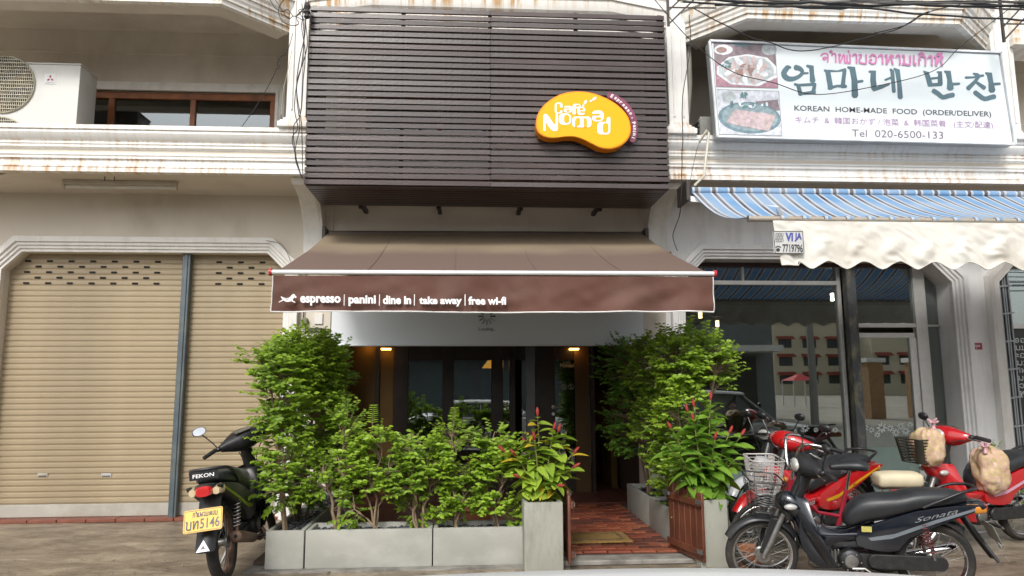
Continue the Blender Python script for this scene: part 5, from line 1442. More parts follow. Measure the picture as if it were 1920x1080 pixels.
def gxz(px, py, dy): p = at(px, py, gb[1] + dy); return (p.x, p.z)
def canes_for(base, pts):
    out = []
    for px, py, dy, f_ in pts:
        p = at(px, py, base[1] + dy); out.append((p.x - base[0], dy, p.z - base[2] - (.02 if f_ else 0), f_))
    return out
n1 = ginger('yellow green ginger with red cones in the pillar left of the path', gb, canes_for(gb, [(1008, 775, 0, 1), (1038, 802, -.05, 1), (1046, 806, .04, 1), (985, 830, .05, 1), (1002, 820, -.08, 1), (967, 850, -.04, 1), (946, 842, .02, 1), (975, 890, -.1, 1),
     (1075, 845, .03, 1), (1074, 872, -.07, 1), (1045, 905, -.12, 1), (1062, 810, .0, 0), (985, 808, .08, 0), (1020, 850, .1, 0)]), gin1, 21)
gb2 = ((xq0 + xq1) / 2, YPP + .155, .48)
n2 = ginger('greener ginger with tall red cones in the pillar right of the path', gb2, canes_for(gb2, [(1332, 745, .02, 1), (1301, 758, .08, 1), (1289, 768, .1, 1), (1300, 785, -.02, 1), (1259, 800, .05, 1), (1340, 820, -.08, 1), (1367, 808, .0, 1), (1389, 812, .05, 1),
     (1245, 830, -.03, 0), (1270, 850, -.1, 0), (1310, 850, -.12, 0), (1380, 860, -.08, 0), (1345, 870, -.13, 0)]), gin2, 22, 1.05)

# fallen leaves and grit round the planters
lr = random.Random(4); m = MB()
for k in range(150):
    x, y = lr.uniform(-3.6, 4.8), 5.55 + abs(lr.gauss(0, .5))
    if -1.75 < x < 2.1: y = lr.uniform(5.5, 5.74)
    z = .006
    m.leaf((x, y, z + .004), (lr.uniform(-1, 1), lr.uniform(-1, 1), 0), (0, 0, 1), lr.uniform(.02, .05), lr.uniform(.012, .026), lr.random(), .02)
m.build('leaf_litter', leafmat('dry leaf', (.13, .07, .03), (.34, .24, .08), .1), kind='stuff', smooth=0)
m = MB()
for k in range(500):
    x, y = lr.uniform(-4.5, 5.5), 5.5 + abs(lr.gauss(0, .8)); r0 = lr.uniform(.002, .006)
    if -1.75 < x < 2.15 and y > 5.65: continue
    m.ball((x, y, r0 * .6), (r0, r0, r0 * .8), 5, 4)
m.build('grit', kerb_m, kind='stuff', smooth=0)
# ================================================================ motorbikes (local frame: +x forward, origin on the ground mid wheelbase)
rub = mat('tyre rubber', (.022, .021, .020), .85, var=.2, scale=15, bump=.3, dirt=(.13, .10, .07), damt=.45, dscale=5)
chrome = mat('chrome', (.62, .62, .62), .14, 1, var=.1)
dullm = mat('dull alloy', (.26, .26, .25), .4, .8, var=.25, scale=14, dirt=(.12, .08, .05), damt=.5, dscale=8)
dkmet = mat('black engine metal', (.04, .04, .042), .45, .5, var=.3, scale=20)
blk = mat('black plastic', (.016, .016, .018), .38, var=.2, scale=8, dirt=(.09, .085, .075), damt=.3, dscale=4)
seat_b = mat('black vinyl seat', (.022, .024, .027), .38, var=.2, scale=8, bump=.15, bscale=200, dirt=(.07, .07, .07), damt=.3, dscale=3)
spoke_m = mat('dull spoke wire', (.34, .33, .31), .45, .6)
lens_c = mat('clear lens', (.55, .55, .52), .08, .2, coat=1)
lens_r = mat('red lens', (.55, .012, .012), .1, coat=1)
lens_o = mat('amber lens', (.65, .25, .03), .12, coat=1)
mirror_m = mat('mirror glass', (.8, .82, .84), .03, 1)
rust_m = mat('rusty exhaust', (.16, .10, .07), .6, .5, var=.35, scale=14)

def oring(c, ru, rv_, au, av, n=16, p=2.4):
    out = []
    for k in range(n):
        a = 2 * math.pi * k / n; c_, s_ = math.cos(a), math.sin(a)
        out.append(V(c) + au * (math.copysign(abs(c_) ** (2 / p), c_) * ru) + av * (math.copysign(abs(s_) ** (2 / p), s_) * rv_))
    return out
YA_, ZA_ = V((0, 1, 0)), V((0, 0, 1))
def loftx(T, st, n=16, p=2.6, k=3):
    """stations (x, z, half height, half width) along x, smoothed"""
    q = crom([(s_[0], s_[1], s_[2]) for s_ in st], k, False); w_ = crom([(s_[3], 0, 0) for s_ in st], k, False)
    m = MB(T); m.ringsolid([oring((a.x, 0, a.y), max(.002, b_.x), max(.002, a.z), YA_, ZA_, n, p) for a, b_ in zip(q, w_)])
    return m
def side(T, poly, y0, y1):
    m = MB(T); m.prism(poly, 'y', y0, y1); return m
def wheel(par, T, cx, r_, rimm, front):
    wl = thing_part('wheel', par); 
    tw_ = .034 if front else .042
    prof = [(r_ - .06, -tw_ * .7), (r_ - .03, -tw_), (r_ - .008, -tw_ * .65), (r_, 0), (r_ - .008, tw_ * .65), (r_ - .03, tw_), (r_ - .06, tw_ * .7)]
    m = MB(T); m.lathe([(a, b_) for a, b_ in prof], (cx, 0, r_), 'y', 40); 
    # ring: close inside instead of caps
    m = MB(T); rings = []
    for k in range(44):
        a = 2 * math.pi * k / 44; rings.append([V((cx + q * math.cos(a), h_, r_ + q * math.sin(a))) for q, h_ in prof])
    m.ringsolid(rings, False, True); m.build('tyre', rub, wl, smooth=50)
    pr = [(r_ - .062, -.026), (r_ - .05, -.030), (r_ - .05, .030), (r_ - .062, .026), (r_ - .072, .012), (r_ - .072, -.012)]
    m = MB(T); m.ringsolid([[V((cx + q * math.cos(2 * math.pi * k / 44), h_, r_ + q * math.sin(2 * math.pi * k / 44))) for q, h_ in pr] for k in range(44)], False, True)
    m.build('rim', rimm, wl, smooth=40)
    m = MB(T); m.lathe([(.02, -.05), (.045, -.045), (.045, -.03), (.028, -.02), (.028, .02), (.055, .03), (.055, .05), (.02, .052)], (cx, 0, r_), 'y', 20); m.build('hub', dullm, wl)
    m = MB(T)
    for k in range(32):
        a = 2 * math.pi * k / 32; da = .35 * (1 if (k // 2) % 2 else -1); hy = .028 * (1 if k % 2 else -1)
        m.tube([(cx + .04 * math.cos(a + da), hy, r_ + .04 * math.sin(a + da)), (cx + (r_ - .07) * math.cos(a), hy * .3, r_ + (r_ - .07) * math.sin(a))], .0011, 4)
    m.build('spokes', spoke_m, wl, kind='stuff', smooth=0)
    return wl
def fender(T, cx, cz, r_, a0, a1, w_, n=18):
    m = MB(T)
    def f(u, v):
        a = R(a0 + (a1 - a0) * u); y = (v - .5) * 2; rr_ = r_ - .035 * abs(y) ** 2.2
        k = 1 - .25 * abs(u - .5)
        return V((cx + rr_ * math.cos(a), y * w_ * k, cz + rr_ * math.sin(a)))
    A = [[f(i / n, j / 8) for j in range(9)] for i in range(n + 1)]
    c_ = V((cx, 0, cz)); rings = []
    for row in A:
        inner = []
        for p in reversed(row):
            d = (c_ - p); d.y = 0; inner.append(p + d.normalized() * .006)
        rings.append(row + inner)
    m.ringsolid(rings); return m

def motorbike(name_label, body, accent, seatm=seat_b, steer=0, W=1.22, r_=.275, fend=None, cowl=None, rimm=chrome, basket=None, mirrors=(1, 1), plate=None, seat_style='dual',
              rack=True, light_front=True, shield_c=None, tailpipe=chrome, lean=0, mirror_h=.17):
    t = thing('motorbike', name_label, 'motorbike', (0, 0, 0), 'parked motorbikes')
    I = Matrix.Identity(4)
    fx, rx = W / 2, -W / 2
    # steering frame
    head = V((fx - .21, 0, .62)); axis = (V((fx - .36, 0, .90)) - V((fx - .02, 0, r_))).normalized()
    S = Matrix.Translation(head) @ Matrix.Rotation(R(steer), 4, axis) @ Matrix.Translation(-head)
    fend = fend or body; cowl = cowl or body; sc_m = shield_c or body
    wheel(t, S, fx, r_, rimm, True); wheel(t, I, rx, r_, rimm, False)
    for s_ in (-1, 1):
        m = MB(S); m.tube([(fx, s_ * .065, r_), (fx - .06, s_ * .068, r_ + .12), (fx - .155, s_ * .062, .60)], [.019, .022, .021], 10); m.build('fork_leg', dullm, t, smooth=60)
    m = MB(S); m.tube([(fx, -.075, r_), (fx, .075, r_)], .011, 8); m.build('front_axle', chrome, t)
    m = fender(S, fx, r_, r_ + .035, 28, 150, .062); m.build('front_fender', fend, t, smooth=50)
    m = MB(S); m.prism([(fx - .02, r_ + .02), (fx + .03, r_ + .03), (fx - .06, r_ + .30), (fx - .15, r_ + .28)], 'y', .055, .066); m.prism([(fx - .02, r_ + .02), (fx + .03, r_ + .03), (fx - .06, r_ + .30), (fx - .15, r_ + .28)], 'y', -.066, -.055)
    m.build('fork_cover', blk, t, bev=.004)
    # steering stem and cowl
    m = MB(S); m.tube([(fx - .19, 0, .55), (fx - .35, 0, .90)], [.055, .05], 12); m.build('steering_stem', blk, t)
    hx, hz = fx - .36, .95
    m = MB(S)
    rings = []
    for y, w_, h_, dx in ((-.21, .024, .028, -.045), (-.17, .040, .042, -.035), (-.11, .075, .065, -.01), (-.055, .098, .080, .0), (0, .105, .084, .0), (.055, .098, .080, .0), (.11, .075, .065, -.01), (.17, .040, .042, -.035), (.21, .024, .028, -.045)):
        rings.append(oring((hx + dx, y, hz), w_, h_, V((.92, 0, .38)).normalized(), V((-.38, 0, .92)).normalized(), 14, 2.6))
    m.ringsolid(rings); m.build('handlebar_cowl', cowl, t, smooth=60)
    if light_front:
        m = MB(S); m.ball((hx + .09, 0, hz + .012), (.03, .078, .052), 14, 8); m.build('headlamp', lens_c, t, smooth=80)
    m = MB(S); m.slab(lambda u, v: V((hx - .035 - .055 * v, (u - .5) * .13, hz + .082 - .02 * v)), 2, 2, (0, 0, .006)); m.build('speedometer', mat('dim dial', (.12, .12, .10), .15, coat=1), t)
    for s_ in (-1, 1):
        m = MB(S); m.tube([(hx - .03, s_ * .15, hz + .0), (hx - .05, s_ * .23, hz + .01), (hx - .085, s_ * .345, hz - .01)], .011, 8); m.build('handlebar', dkmet, t)
        m = MB(S); m.tube([(hx - .058, s_ * .25, hz + .008), (hx - .09, s_ * .36, hz - .012)], [.0175, .0165], 10); m.build('grip', blk, t)
        m = MB(S); m.tube([(hx - .02, s_ * .20, hz + .0), (hx + .0, s_ * .24, hz - .005), (hx - .02, s_ * .34, hz - .02)], .006, 6); m.build('brake_lever', chrome if s_ > 0 else dullm, t)
        m = MB(S); m.ball((hx - .045, s_ * .225, hz + .005), (.028, .026, .022), 10, 6); m.build('switch_box', blk, t)
        if (mirrors[0] if s_ > 0 else mirrors[1]):
            mr_ = thing_part('mirror', t)
            e_ = V((hx - .05, s_ * .30, hz + mirror_h))
            m = MB(S); m.tube([(hx - .045, s_ * .225, hz + .015), (hx - .04, s_ * .245, hz + .07), e_], .0055, 6); m.build('stalk', blk, mr_)
            ax_u, ax_v = V((0, 1, 0)), V((.22, 0, 1)).normalized()
            c0 = e_ + V((.0, s_ * .012, .03))
            m = MB(S); m.ringsolid([oring(c0 + V((d_, 0, 0)), a_ * .055, a_ * .036, ax_u, ax_v, 16, 2.3) for d_, a_ in ((.028, .3), (.022, .75), (.008, 1), (-.002, 1.02), (-.006, .96))]); m.build('shell', blk, mr_, smooth=60)
            m = MB(S); m.ringsolid([oring(c0 + V((d_, 0, 0)), a_ * .055, a_ * .036, ax_u, ax_v, 16, 2.3) for d_, a_ in ((-.0062, .9), (-.0072, .9))]); m.build('mirror_glass', mirror_m, mr_)
    # leg shield: curved apron
    def shield(u, v):
        y = (u - .5) * 2; z = .74 - .50 * v
        w_ = .085 + .105 * math.sin(min(1, v * 1.7) * math.pi / 2) - .05 * max(0, v - .6) / .4
        x = fx - .205 - .05 * v - .12 * v * v - .11 * abs(y) ** 2.1 - (.02 if v > .5 else 0) * v
        return V((x, y * w_, z - .02 * abs(y) * (1 - v)))
    m = MB(); m.slab(shield, 16, 14, (-.022, 0, 0)); m.build('leg_shield', sc_m, t, smooth=55)
    m = loftx(None, [(fx - .12, .70, .025, .03), (fx - .17, .685, .075, .07), (fx - .25, .65, .10, .09), (fx - .33, .60, .09, .07)], p=2.2); m.build('front_body', sc_m, t, smooth=60)
    for s_ in (-1, 1):
        m = MB(); m.ball((fx - .21, s_ * .105, .66), (.05, .022, .024), 10, 6); m.build('indicator', lens_o if not light_front else lens_c, t, smooth=80)
    # spine and under bone
    m = loftx(None, [(fx - .26, .55, .12, .05), (fx - .36, .47, .11, .062), (fx - .48, .415, .075, .07), (fx - .62, .405, .07, .085), (fx - .78, .45, .09, .10), (fx - .9, .50, .08, .09)], p=2.8); m.build('centre_cover', body, t, smooth=60)
    # lower side fairings sweeping from the shield to the engine
    for s_ in (-1, 1):
        pl = [(fx - .29, .62), (fx - .26, .45), (fx - .33, .27), (fx - .43, .215), (fx - .50, .24), (fx - .47, .36), (fx - .56, .42), (fx - .72, .44), (fx - .72, .49), (fx - .55, .475), (fx - .42, .50), (fx - .34, .62)]
        m = MB(); m.prism([(p.x, p.y) for p in crom([(a, b_, 0) for a, b_ in pl], 2)], 'y', s_ * .088, s_ * .106); m.build('side_fairing', body, t, bev=.005, smooth=50)
        m = MB(); m.prism([(fx - .41, .40), (fx - .47, .385), (fx - .50, .35), (fx - .44, .345)], 'y', s_ * .107, s_ * .109); m.build('air_vent', blk, t)
        # tail panel
        pl = [(fx - .66, .40), (fx - .80, .36), (fx - .95, .37), (fx - 1.02, .46), (rx - .10, .60), (rx - .30, .685), (rx - .31, .715), (rx - .10, .70), (rx + .15, .655), (fx - .80, .56), (fx - .68, .50)]
        m = MB(); m.prism([(p.x, p.y) for p in crom([(a, b_, 0) for a, b_ in pl], 2)], 'y', s_ * .085, s_ * .118); m.build('tail_panel', body, t, bev=.008, seg=2, smooth=50)
        st_ = [(fx - .74, .455), (fx - .92, .49), (rx + .02, .60), (rx - .24, .690), (rx - .24, .672), (rx + .02, .575), (fx - .90, .455), (fx - .76, .435)]
        m = MB(); m.prism(st_, 'y', s_ * .1185, s_ * .1205); m.build('side_stripe', accent, t)
    m = loftx(None, [(fx - .80, .50, .10, .08), (rx + .10, .60, .08, .10), (rx - .12, .66, .05, .10), (rx - .28, .695, .034, .075), (rx - .335, .70, .02, .05)], p=2.6); m.build('tail_body', body, t, smooth=60)
    # seat
    if seat_style == 'dual':
        st_ = [(fx - .60, .56, .03, .05), (fx - .635, .585, .075, .08), (fx - .72, .635, .095, .105), (fx - .84, .665, .09, .125), (fx - .97, .69, .075, .13), (fx - 1.10, .725, .07, .13), (fx - 1.26, .742, .058, .12), (fx - 1.38, .75, .042, .10), (fx - 1.44, .75, .02, .06)]
    else:
        st_ = [(fx - .62, .60, .03, .06), (fx - .66, .62, .07, .09), (fx - .78, .66, .075, .12), (fx - .95, .69, .07, .13), (fx - 1.15, .73, .065, .13), (fx - 1.36, .75, .05, .10), (fx - 1.42, .75, .02, .06)]
    m = loftx(None, st_, n=18, p=2.9); m.build('seat', seatm, t, smooth=60)
    if rack:
        for s_ in (-1, 1): pass
        m = MB(); m.tube(crom([(rx + .10, .118, .685), (rx - .02, .135, .745), (rx - .16, .13, .805), (rx - .26, .085, .82), (rx - .285, 0, .822), (rx - .26, -.085, .82), (rx - .16, -.13, .805), (rx - .02, -.135, .745), (rx + .10, -.118, .685)], 4, False), .012, 8); m.build('grab_rail', blk, t, smooth=60)
    # tail lamp, indicators, mudguard, plate
    m = MB(); m.ringsolid([oring((x, 0, z), w_, h_, YA_, ZA_, 14, 3) for x, z, w_, h_ in ((rx - .28, .685, .06, .04), (rx - .33, .68, .058, .038), (rx - .355, .675, .045, .028))]); m.build('tail_lamp', lens_r, t, smooth=50)
    for s_ in (-1, 1):
        m = MB(); m.ringsolid([oring((x, s_ * y, z), w_, h_, YA_, ZA_, 12, 2.4) for x, y, z, w_, h_ in ((rx - .20, .085, .68, .025, .032), (rx - .27, .092, .68, .034, .036), (rx - .325, .078, .675, .022, .024))]); m.build('rear_indicator', lens_o if body is not blk else mat('cream lens', (.6, .48, .3), .15, coat=1), t, smooth=60)
    m = MB()
    def mud(u, v):
        x = rx - .20 - .20 * u - .03 * u * u; z = .655 - .36 * u + .05 * (1 - u) * 0; y = (v - .5) * 2
        return V((x + .03 * abs(y) ** 2, y * (.075 - .012 * u), z))
    m.slab(mud, 8, 6, (.008, 0, -.004)); m.build('rear_mudguard', blk, t, smooth=50)
    m = fender(None, rx, r_, r_ + .05, 60, 130, .06); m.build('inner_fender', blk, t, smooth=50)
    # engine
    eng = thing_part('engine', t)
    ex = fx - .60
    m = MB(); m.lathe([(.03, .118), (.06, .115), (.078, .10), (.085, .07), (.085, -.07), (.078, -.10), (.06, -.115), (.03, -.118)], (ex - .02, 0, .275), 'y', 24); m.build('crankcase', dkmet, eng)
    m = MB(); m.lathe([(.028, .125), (.045, .122), (.05, .116), (.05, -.116), (.045, -.122), (.028, -.125)], (ex - .02, 0, .275), 'y', 20); m.build('crankcase_cap', dullm, eng)
    m = MB(); m.box(ex - .17, ex, -.075, .075, .20, .33); m.build('gearbox', dkmet, eng, bev=.02, seg=2)
    m = MB()
    for k in range(7): m.box(ex + .05 + k * .024, ex + .062 + k * .024, -.06, .06, .225, .345)
    m.box(ex + .04, ex + .21, -.04, .04, .245, .325); m.box(ex + .205, ex + .255, -.05, .05, .23, .335); m.build('cylinder', dullm, eng, bev=.002)
    m = MB()
    for k in range(6):
        a = k * math.pi / 3; m.lathe([(.005, .124), (.005, .13)], (ex - .02 + .064 * math.cos(a), 0, .275 + .064 * math.sin(a)), 'y', 6)
    m.build('bolts', chrome, eng, kind='stuff')
    # swing arm, chain case, shocks
    for s_ in (-1, 1):
        m = MB(); m.bar((ex - .16, s_ * .075, .30), (rx - .02, s_ * .085, r_), .022, .035); m.build('swing_arm', dkmet, t, bev=.004)
        m = MB(); m.tube([(rx + .03, s_ * .10, r_ + .03), (rx + .06, s_ * .10, .42)], .011, 8); m.tube([(rx + .06, s_ * .10, .40), (rx + .105, s_ * .10, .585)], .008, 8); m.build('shock_absorber', dullm if s_ > 0 else rust_m, t)
        pts = [(rx + .045 + .055 * (j / 64) , s_ * .10, .36 + .21 * j / 64) for j in range(65)]
        pts = [V(p) + V((.024 * math.cos(j * .85), .024 * math.sin(j * .85), 0)) for j, p in enumerate(pts)]
        m = MB(); m.tube(pts, .0048, 5); m.build('coil_spring', mat('dark red spring', (.16, .03, .03), .5, .2) if body is not blk else chrome, t, smooth=80)
        m = MB(); m.tube([(ex - .12, s_ * .09, .20), (ex - .12, s_ * .20, .20)], .013, 8); m.build('foot_peg', blk, t)
    m = MB(); m.prism(rrect(rx - .06, r_ - .05, ex - .14, r_ + .055, .05, 4), 'y', .078, .102); m.build('chain_case', dkmet, t, bev=.006)
    # exhaust on the right side
    m = MB(); m.tube(crom([(ex + .24, -.03, .24), (ex + .22, -.08, .16), (ex + .05, -.11, .15), (ex - .15, -.125, .19), (ex - .28, -.13, .22)], 4, False), .014, 10); m.build('exhaust_pipe', rust_m if tailpipe is rust_m else dullm, t, smooth=60)
    m = MB(); a_, b_ = V((ex - .26, -.135, .215)), V((rx - .20, -.15, .335)); m.tube([a_, a_.lerp(b_, .08), a_.lerp(b_, .9), a_.lerp(b_, .985), b_], [.02, .036, .042, .042, .034], 16); m.build('silencer', tailpipe, t, smooth=50)
    m = MB(); m.tube([b_, b_ + (b_ - a_).normalized() * .004], .012, 10); m.build('silencer_hole', black_m, t)
    # brake pedal, kick lever, stand
    m = MB(); m.tube([(ex - .02, .13, .23), (ex - .10, .15, .24), (ex - .20, .16, .17)], .009, 6); m.build('gear_lever', dullm, t)
    m = MB(); m.tube([(ex + .10, .08, .17), (ex + .02, .11, .14), (ex - .15, .12, .15)], .009, 6); m.build('under_frame', dullm, t)
    m = MB(); m.tube([(ex - .10, .07, .20), (ex - .16, .17, .02), (ex - .14, .19, .008)], .011, 6); m.build('side_stand', dullm, t)
    for s_ in (-1, 1):
        m = MB(); m.tube(crom([(hx, s_ * .2, hz - .01), (hx + .07, s_ * .13, hz - .03), (hx + .09, s_ * .06, hz - .16), (fx - .18, s_ * .04, .6)], 4, False), .004, 5); m.build('cable', blk, t)
    # number plate
    if plate:
        pm_, txt = plate
        pl_ = thing_part('number_plate', t)
        ang = R(22); c0 = V((rx - .385, 0, .50)); ex_, ey_ = V((0, -1, 0)), V((.38, 0, .92)).normalized(); nn_ = ex_.cross(ey_)
        def pf(u, v, d_=0): return c0 + ex_ * u + ey_ * v + nn_ * d_
        hw, hh = (.125, .075) if txt else (.10, .07)
        pts = [pf(a, b_) for a, b_ in rrect(-hw, -hh, hw, hh, .012, 3)]
        m = MB(); m.ringsolid([pts, [p + nn_ * .003 for p in pts]]); m.build('plate', pm_, pl_)
        if txt:
            m = MB()
            for (a0, b0), (a1, b1) in (((-.118, .068), (.118, .068)), ((-.118, -.068), (.118, -.068)), ((-.118, -.068), (-.118, .068)), ((.118, -.068), (.118, .068))): m.bar(pf(a0, b0, .0038), pf(a1, b1, .0038), .003, .001, nn_)
            m.build('border', mat('black plate print', (.02, .02, .02), .4), pl_)
            m = text_mb('5146', pf(-.018, -.055, .0035), pf(.108, -.055, .0035), pf(-.018, .012, .0035), bold=.01); m.build('lettering', mat('black plate print', (1, 1, 1)), pl_, smooth=0)
            lf2 = Flat(lambda u, v: pf((u - 50) / 400, (30 - v) / 400, .0036 + .00002 * v)); 
            lao(lf2, 'ບທ', 5, 40, 22, 51, 3.6); lao(lf2, 'ກຳແພງນະຄອນ', 22, 82, 4, 20, 1.9)
            lf2.mb.build('lao_lettering', mat('black plate print', (1, 1, 1)), pl_, smooth=0)
    if basket: basket(t, S, fx, hx, hz)
    return t, S

def wire_basket(t, S, fx, hx, hz, m_=blk, name='basket', fx0=None, w0=.30, w1=.20, d0=.24, d1=.15, h_=.22, cx=None, zt=None, wire=.0028, tilt=0, nh=7, nv=30):
    cx = cx if cx is not None else fx + .02; zt = zt if zt is not None else hz - .09
    part = thing_part(name, t)
    M = S @ Matrix.Translation((cx, 0, zt)) @ Matrix.Rotation(tilt, 4, 'Y')
    def ringp(u):     # u 0 top .. 1 bottom
        w_, d_ = w0 + (w1 - w0) * u, d0 + (d1 - d0) * u
        return [(p[0], p[1], -h_ * u) for p in rrect(-d_ / 2, -w_ / 2, d_ / 2, w_ / 2, .04, 4)]
    m = MB(M); m.tube(ringp(0), .006, 6, closed=True); m.build('rim_wire', m_, part); m = MB(M); m.tube(ringp(1), .004, 6, closed=True); m.build('base_wire', m_, part)
    m = MB(M)
    for j in range(1, nh): m.tube(ringp(j / nh), wire * .6, 4, closed=True)
    a, b_ = ringp(0), ringp(1); n = len(a)
    for k in range(nv):
        u = k * n / nv; i = int(u); f_ = u - i
        p = V(a[i]).lerp(V(a[(i + 1) % n]), f_); q = V(b_[i]).lerp(V(b_[(i + 1) % n]), f_); m.tube([p, q], wire * .6, 4)
        if k < nv // 2: m.tube([q, V((-q.x, q.y, q.z))], wire * .6, 4)
    m.build('mesh_wire', m_, part, kind='stuff', smooth=0)
    return part

def park(t, fpt, rpt, lean=0, W=1.22, sc__=1.0):
    """stand the bike with its front axle over fpt and rear axle over rpt"""
    f_, r__ = V(fpt), V(rpt); d = (f_ - r__); a = math.atan2(d.y, d.x); c = (f_ + r__) / 2
    t.location = (c.x, c.y, 0); t.rotation_euler = (R(lean), 0, a)
    k = d.length / W * sc__; t.scale = (k, k, k)
    return t
navy_b = mat('dark blue black bike paint', (.007, .010, .017), .2, var=.2, scale=3, coat=.8, dirt=(.04, .045, .05), damt=.25, dscale=4)
grey_ac = mat('silver grey stripe', (.22, .25, .28), .35, .3)
red_b = mat('red bike paint', (.46, .010, .014), .22, var=.06, scale=3, coat=.8)
red_d = mat('dark red bike paint', (.36, .008, .014), .25, var=.08, coat=.7)
yel_ac = mat('yellow stripe', (.60, .33, .01), .4)
wht_b = mat('white bike paint', (.55, .56, .58), .3, coat=.5)
yplate = mat('yellow number plate', (.72, .42, .015), .4, var=.04)
gplate = mat('pale grey number plate', (.30, .30, .26), .4, var=.1)

# ---- 1 the dark motorbike in front on the right
def bk1(t, S, fx, hx, hz):
    wire_basket(t, S, fx, hx, hz, blk, cx=fx - .03, zt=.86, w0=.34, w1=.22, d0=.27, d1=.17, h_=.24, tilt=R(-6))
    m = MB(S)
    for k in range(4): m.tube([(fx - .03 + .075 * math.cos(a * .5) , (.075 + .01 * k) * math.sin(a * .5), .66 + .02 * k + .01 * math.sin(a)) for a in range(13)], .004, 5)
    m.build('cable_lock', mat('grey cable lock', (.15, .15, .15), .4), t)
t1, S1 = motorbike('dark blue black motorbike with front wire basket nearest the camera on the right', navy_b, grey_ac, basket=bk1, steer=6, plate=(gplate, None), mirrors=(1, 1), light_front=True, cowl=blk, fend=blk)
f1, r1 = atz(1427, 1032, .262), atz(1750, 1045, .262)
park(t1, (f1.x, f1.y), (r1.x, r1.y), lean=-5)
o = MB(wm(t1)); o.box(-.155, -.085, .126, .1275, .50, .54); o.build('yellow_sticker', mat('yellow sticker', (.50, .45, .12), .5, var=.3, scale=120), t1)
def on_side(t, s_, x0, z0, x1, z1, h_, y=.1212): # text on the left flank (+y), reads with the bike heading left
    return text_mb(s_, (x0, y, z0), (x1, y, z1), (x0, y, z0 + h_), bold=.0, shear=.4, thick=.001, T=wm(t))
sil = mat('silver script print', (.32, .33, .35), .35, .3)
on_side(t1, 'Sonata', -.45, .575, -.74, .655, .034).build('side_lettering', sil, t1, smooth=0)
on_side(t1, 'Sonata', .315, .655, .225, .69, .035, .096).build('front_lettering', sil, t1, smooth=0)
on_side(t1, '110', .24, .52, .19, .52, .018, .109).build('number_lettering', sil, t1, smooth=0)

# ---- 2 left motorbike seen from behind
t2, S2 = motorbike('black motorbike with yellow number plate seen from behind beside the shutters', blk, mat('lime stripe', (.22, .28, .02), .4), steer=34, plate=(yplate, '5146'), mirrors=(1, 1), tailpipe=rust_m, rimm=rust_m)
f_, r_ = V((-1.84, 6.78)), V((-1.775, 5.60))
park(t2, f_, r_, lean=-7, sc__=1.06)
m = text_mb('FEKON', (-.925, .07, .772), (-.925, -.07, .772), (-.92, .07, .797), bold=.01, T=wm(t2)); m.build('rail_lettering', wht, t2, smooth=0)
m = MB(wm(t2)); m.bar((-.912, -.095, .785), (-.912, .095, .785), .012, .055, (0, 0, 1)); m.build('rail_plate', blk, t2)
fl2 = Flat(lambda u, v: V((-1.045 + .03 * 0, -(u) , v))); 
m = MB(wm(t2)); A, B, C_ = V((-1.048, .045, .305)), V((-1.048, -.045, .305)), V((-1.015, -.0, .375))
m.add([A, B, C_], [(0, 1, 2)]); m.build('triangle_mark', wht, t2, smooth=0)
m = MB(wm(t2)); cc = (A + B + C_) / 3; m.add([cc + (p - cc) * .35 + V((-.001, 0, 0)) for p in (A, B, C_)], [(0, 1, 2)]); m.build('triangle_centre', blk, t2, smooth=0)

# ---- 3 red motorbike behind the bicycle
t3, S3 = motorbike('red motorbike with yellow stripe and black seat second from the pillar planter', red_b, yel_ac, steer=4, fend=red_b, light_front=False, mirrors=(1, 1), mirror_h=.14)
park(t3, (X(1412, 970, 5.9), 5.92), (X(1412, 970, 5.9) + 1.08, 6.46), lean=-6)
on_side(t3, 'The Power', -.30, .665, -.56, .705, .03, .133).build('seat_lettering', sil, t3, smooth=0)
# ---- 4 white and black motorbike at the back
t4, S4 = motorbike('black and white motorbike parked against the shop glass behind the red one', blk, wht_b, steer=-10, sc__=1) if False else motorbike('black and white motorbike parked against the shop glass behind the red one', blk, wht_b, steer=-10, fend=wht_b, shield_c=wht_b, cowl=blk, mirrors=(1, 1))
park(t4, (X(1400, 900, 6.7), 6.75), (X(1400, 900, 6.7) + .92, 7.5), lean=-6)
# ---- 5 red motorbike at the right edge with net sacks
def bk5(t, S, fx, hx, hz):
    wire_basket(t, S, fx, hx, hz, mat('dark plastic basket', (.03, .028, .02), .5), name='basket', cx=fx - .09, zt=.93, w0=.30, w1=.24, d0=.27, d1=.20, h_=.20, wire=.009, nh=8, nv=40)
t5, S5 = motorbike('bright red motorbike with net sacks of cabbage at the right edge', red_b, mat('pink white decal', (.62, .35, .45), .4), steer=-8, basket=bk5, fend=red_b, mirrors=(0, 1), mirror_h=.12)
ff, rr5 = V((X(1712, 950, 6.1), 6.12)), V((X(1712, 950, 6.1) + 1.2, 6.42))
park(t5, ff, rr5, lean=-5)

# net sacks
netm = bpy.data.materials.new('net of cabbages'); netm.use_nodes = True
N, L = netm.node_tree.nodes, netm.node_tree.links; b = N['Principled BSDF']; b.inputs['Roughness'].default_value = .6
tc = N.new('ShaderNodeTexCoord'); n1 = N.new('ShaderNodeTexNoise'); n1.inputs['Scale'].default_value = 13; n1.inputs['Detail'].default_value = 8; n1.inputs['Roughness'].default_value = .7; L.new(tc.outputs['Object'], n1.inputs['Vector'])
cr = N.new('ShaderNodeValToRGB'); L.new(n1.outputs[0], cr.inputs[0]); e = cr.color_ramp.elements
e[0].position, e[0].color = .35, (.38, .33, .12, 1); e[1].position, e[1].color = .65, (.62, .54, .38, 1); q = e.new(.52); q.color = (.56, .44, .22, 1)
wv = N.new('ShaderNodeTexVoronoi'); wv.feature = 'DISTANCE_TO_EDGE'; wv.inputs['Scale'].default_value = 32; L.new(tc.outputs['Object'], wv.inputs['Vector'])
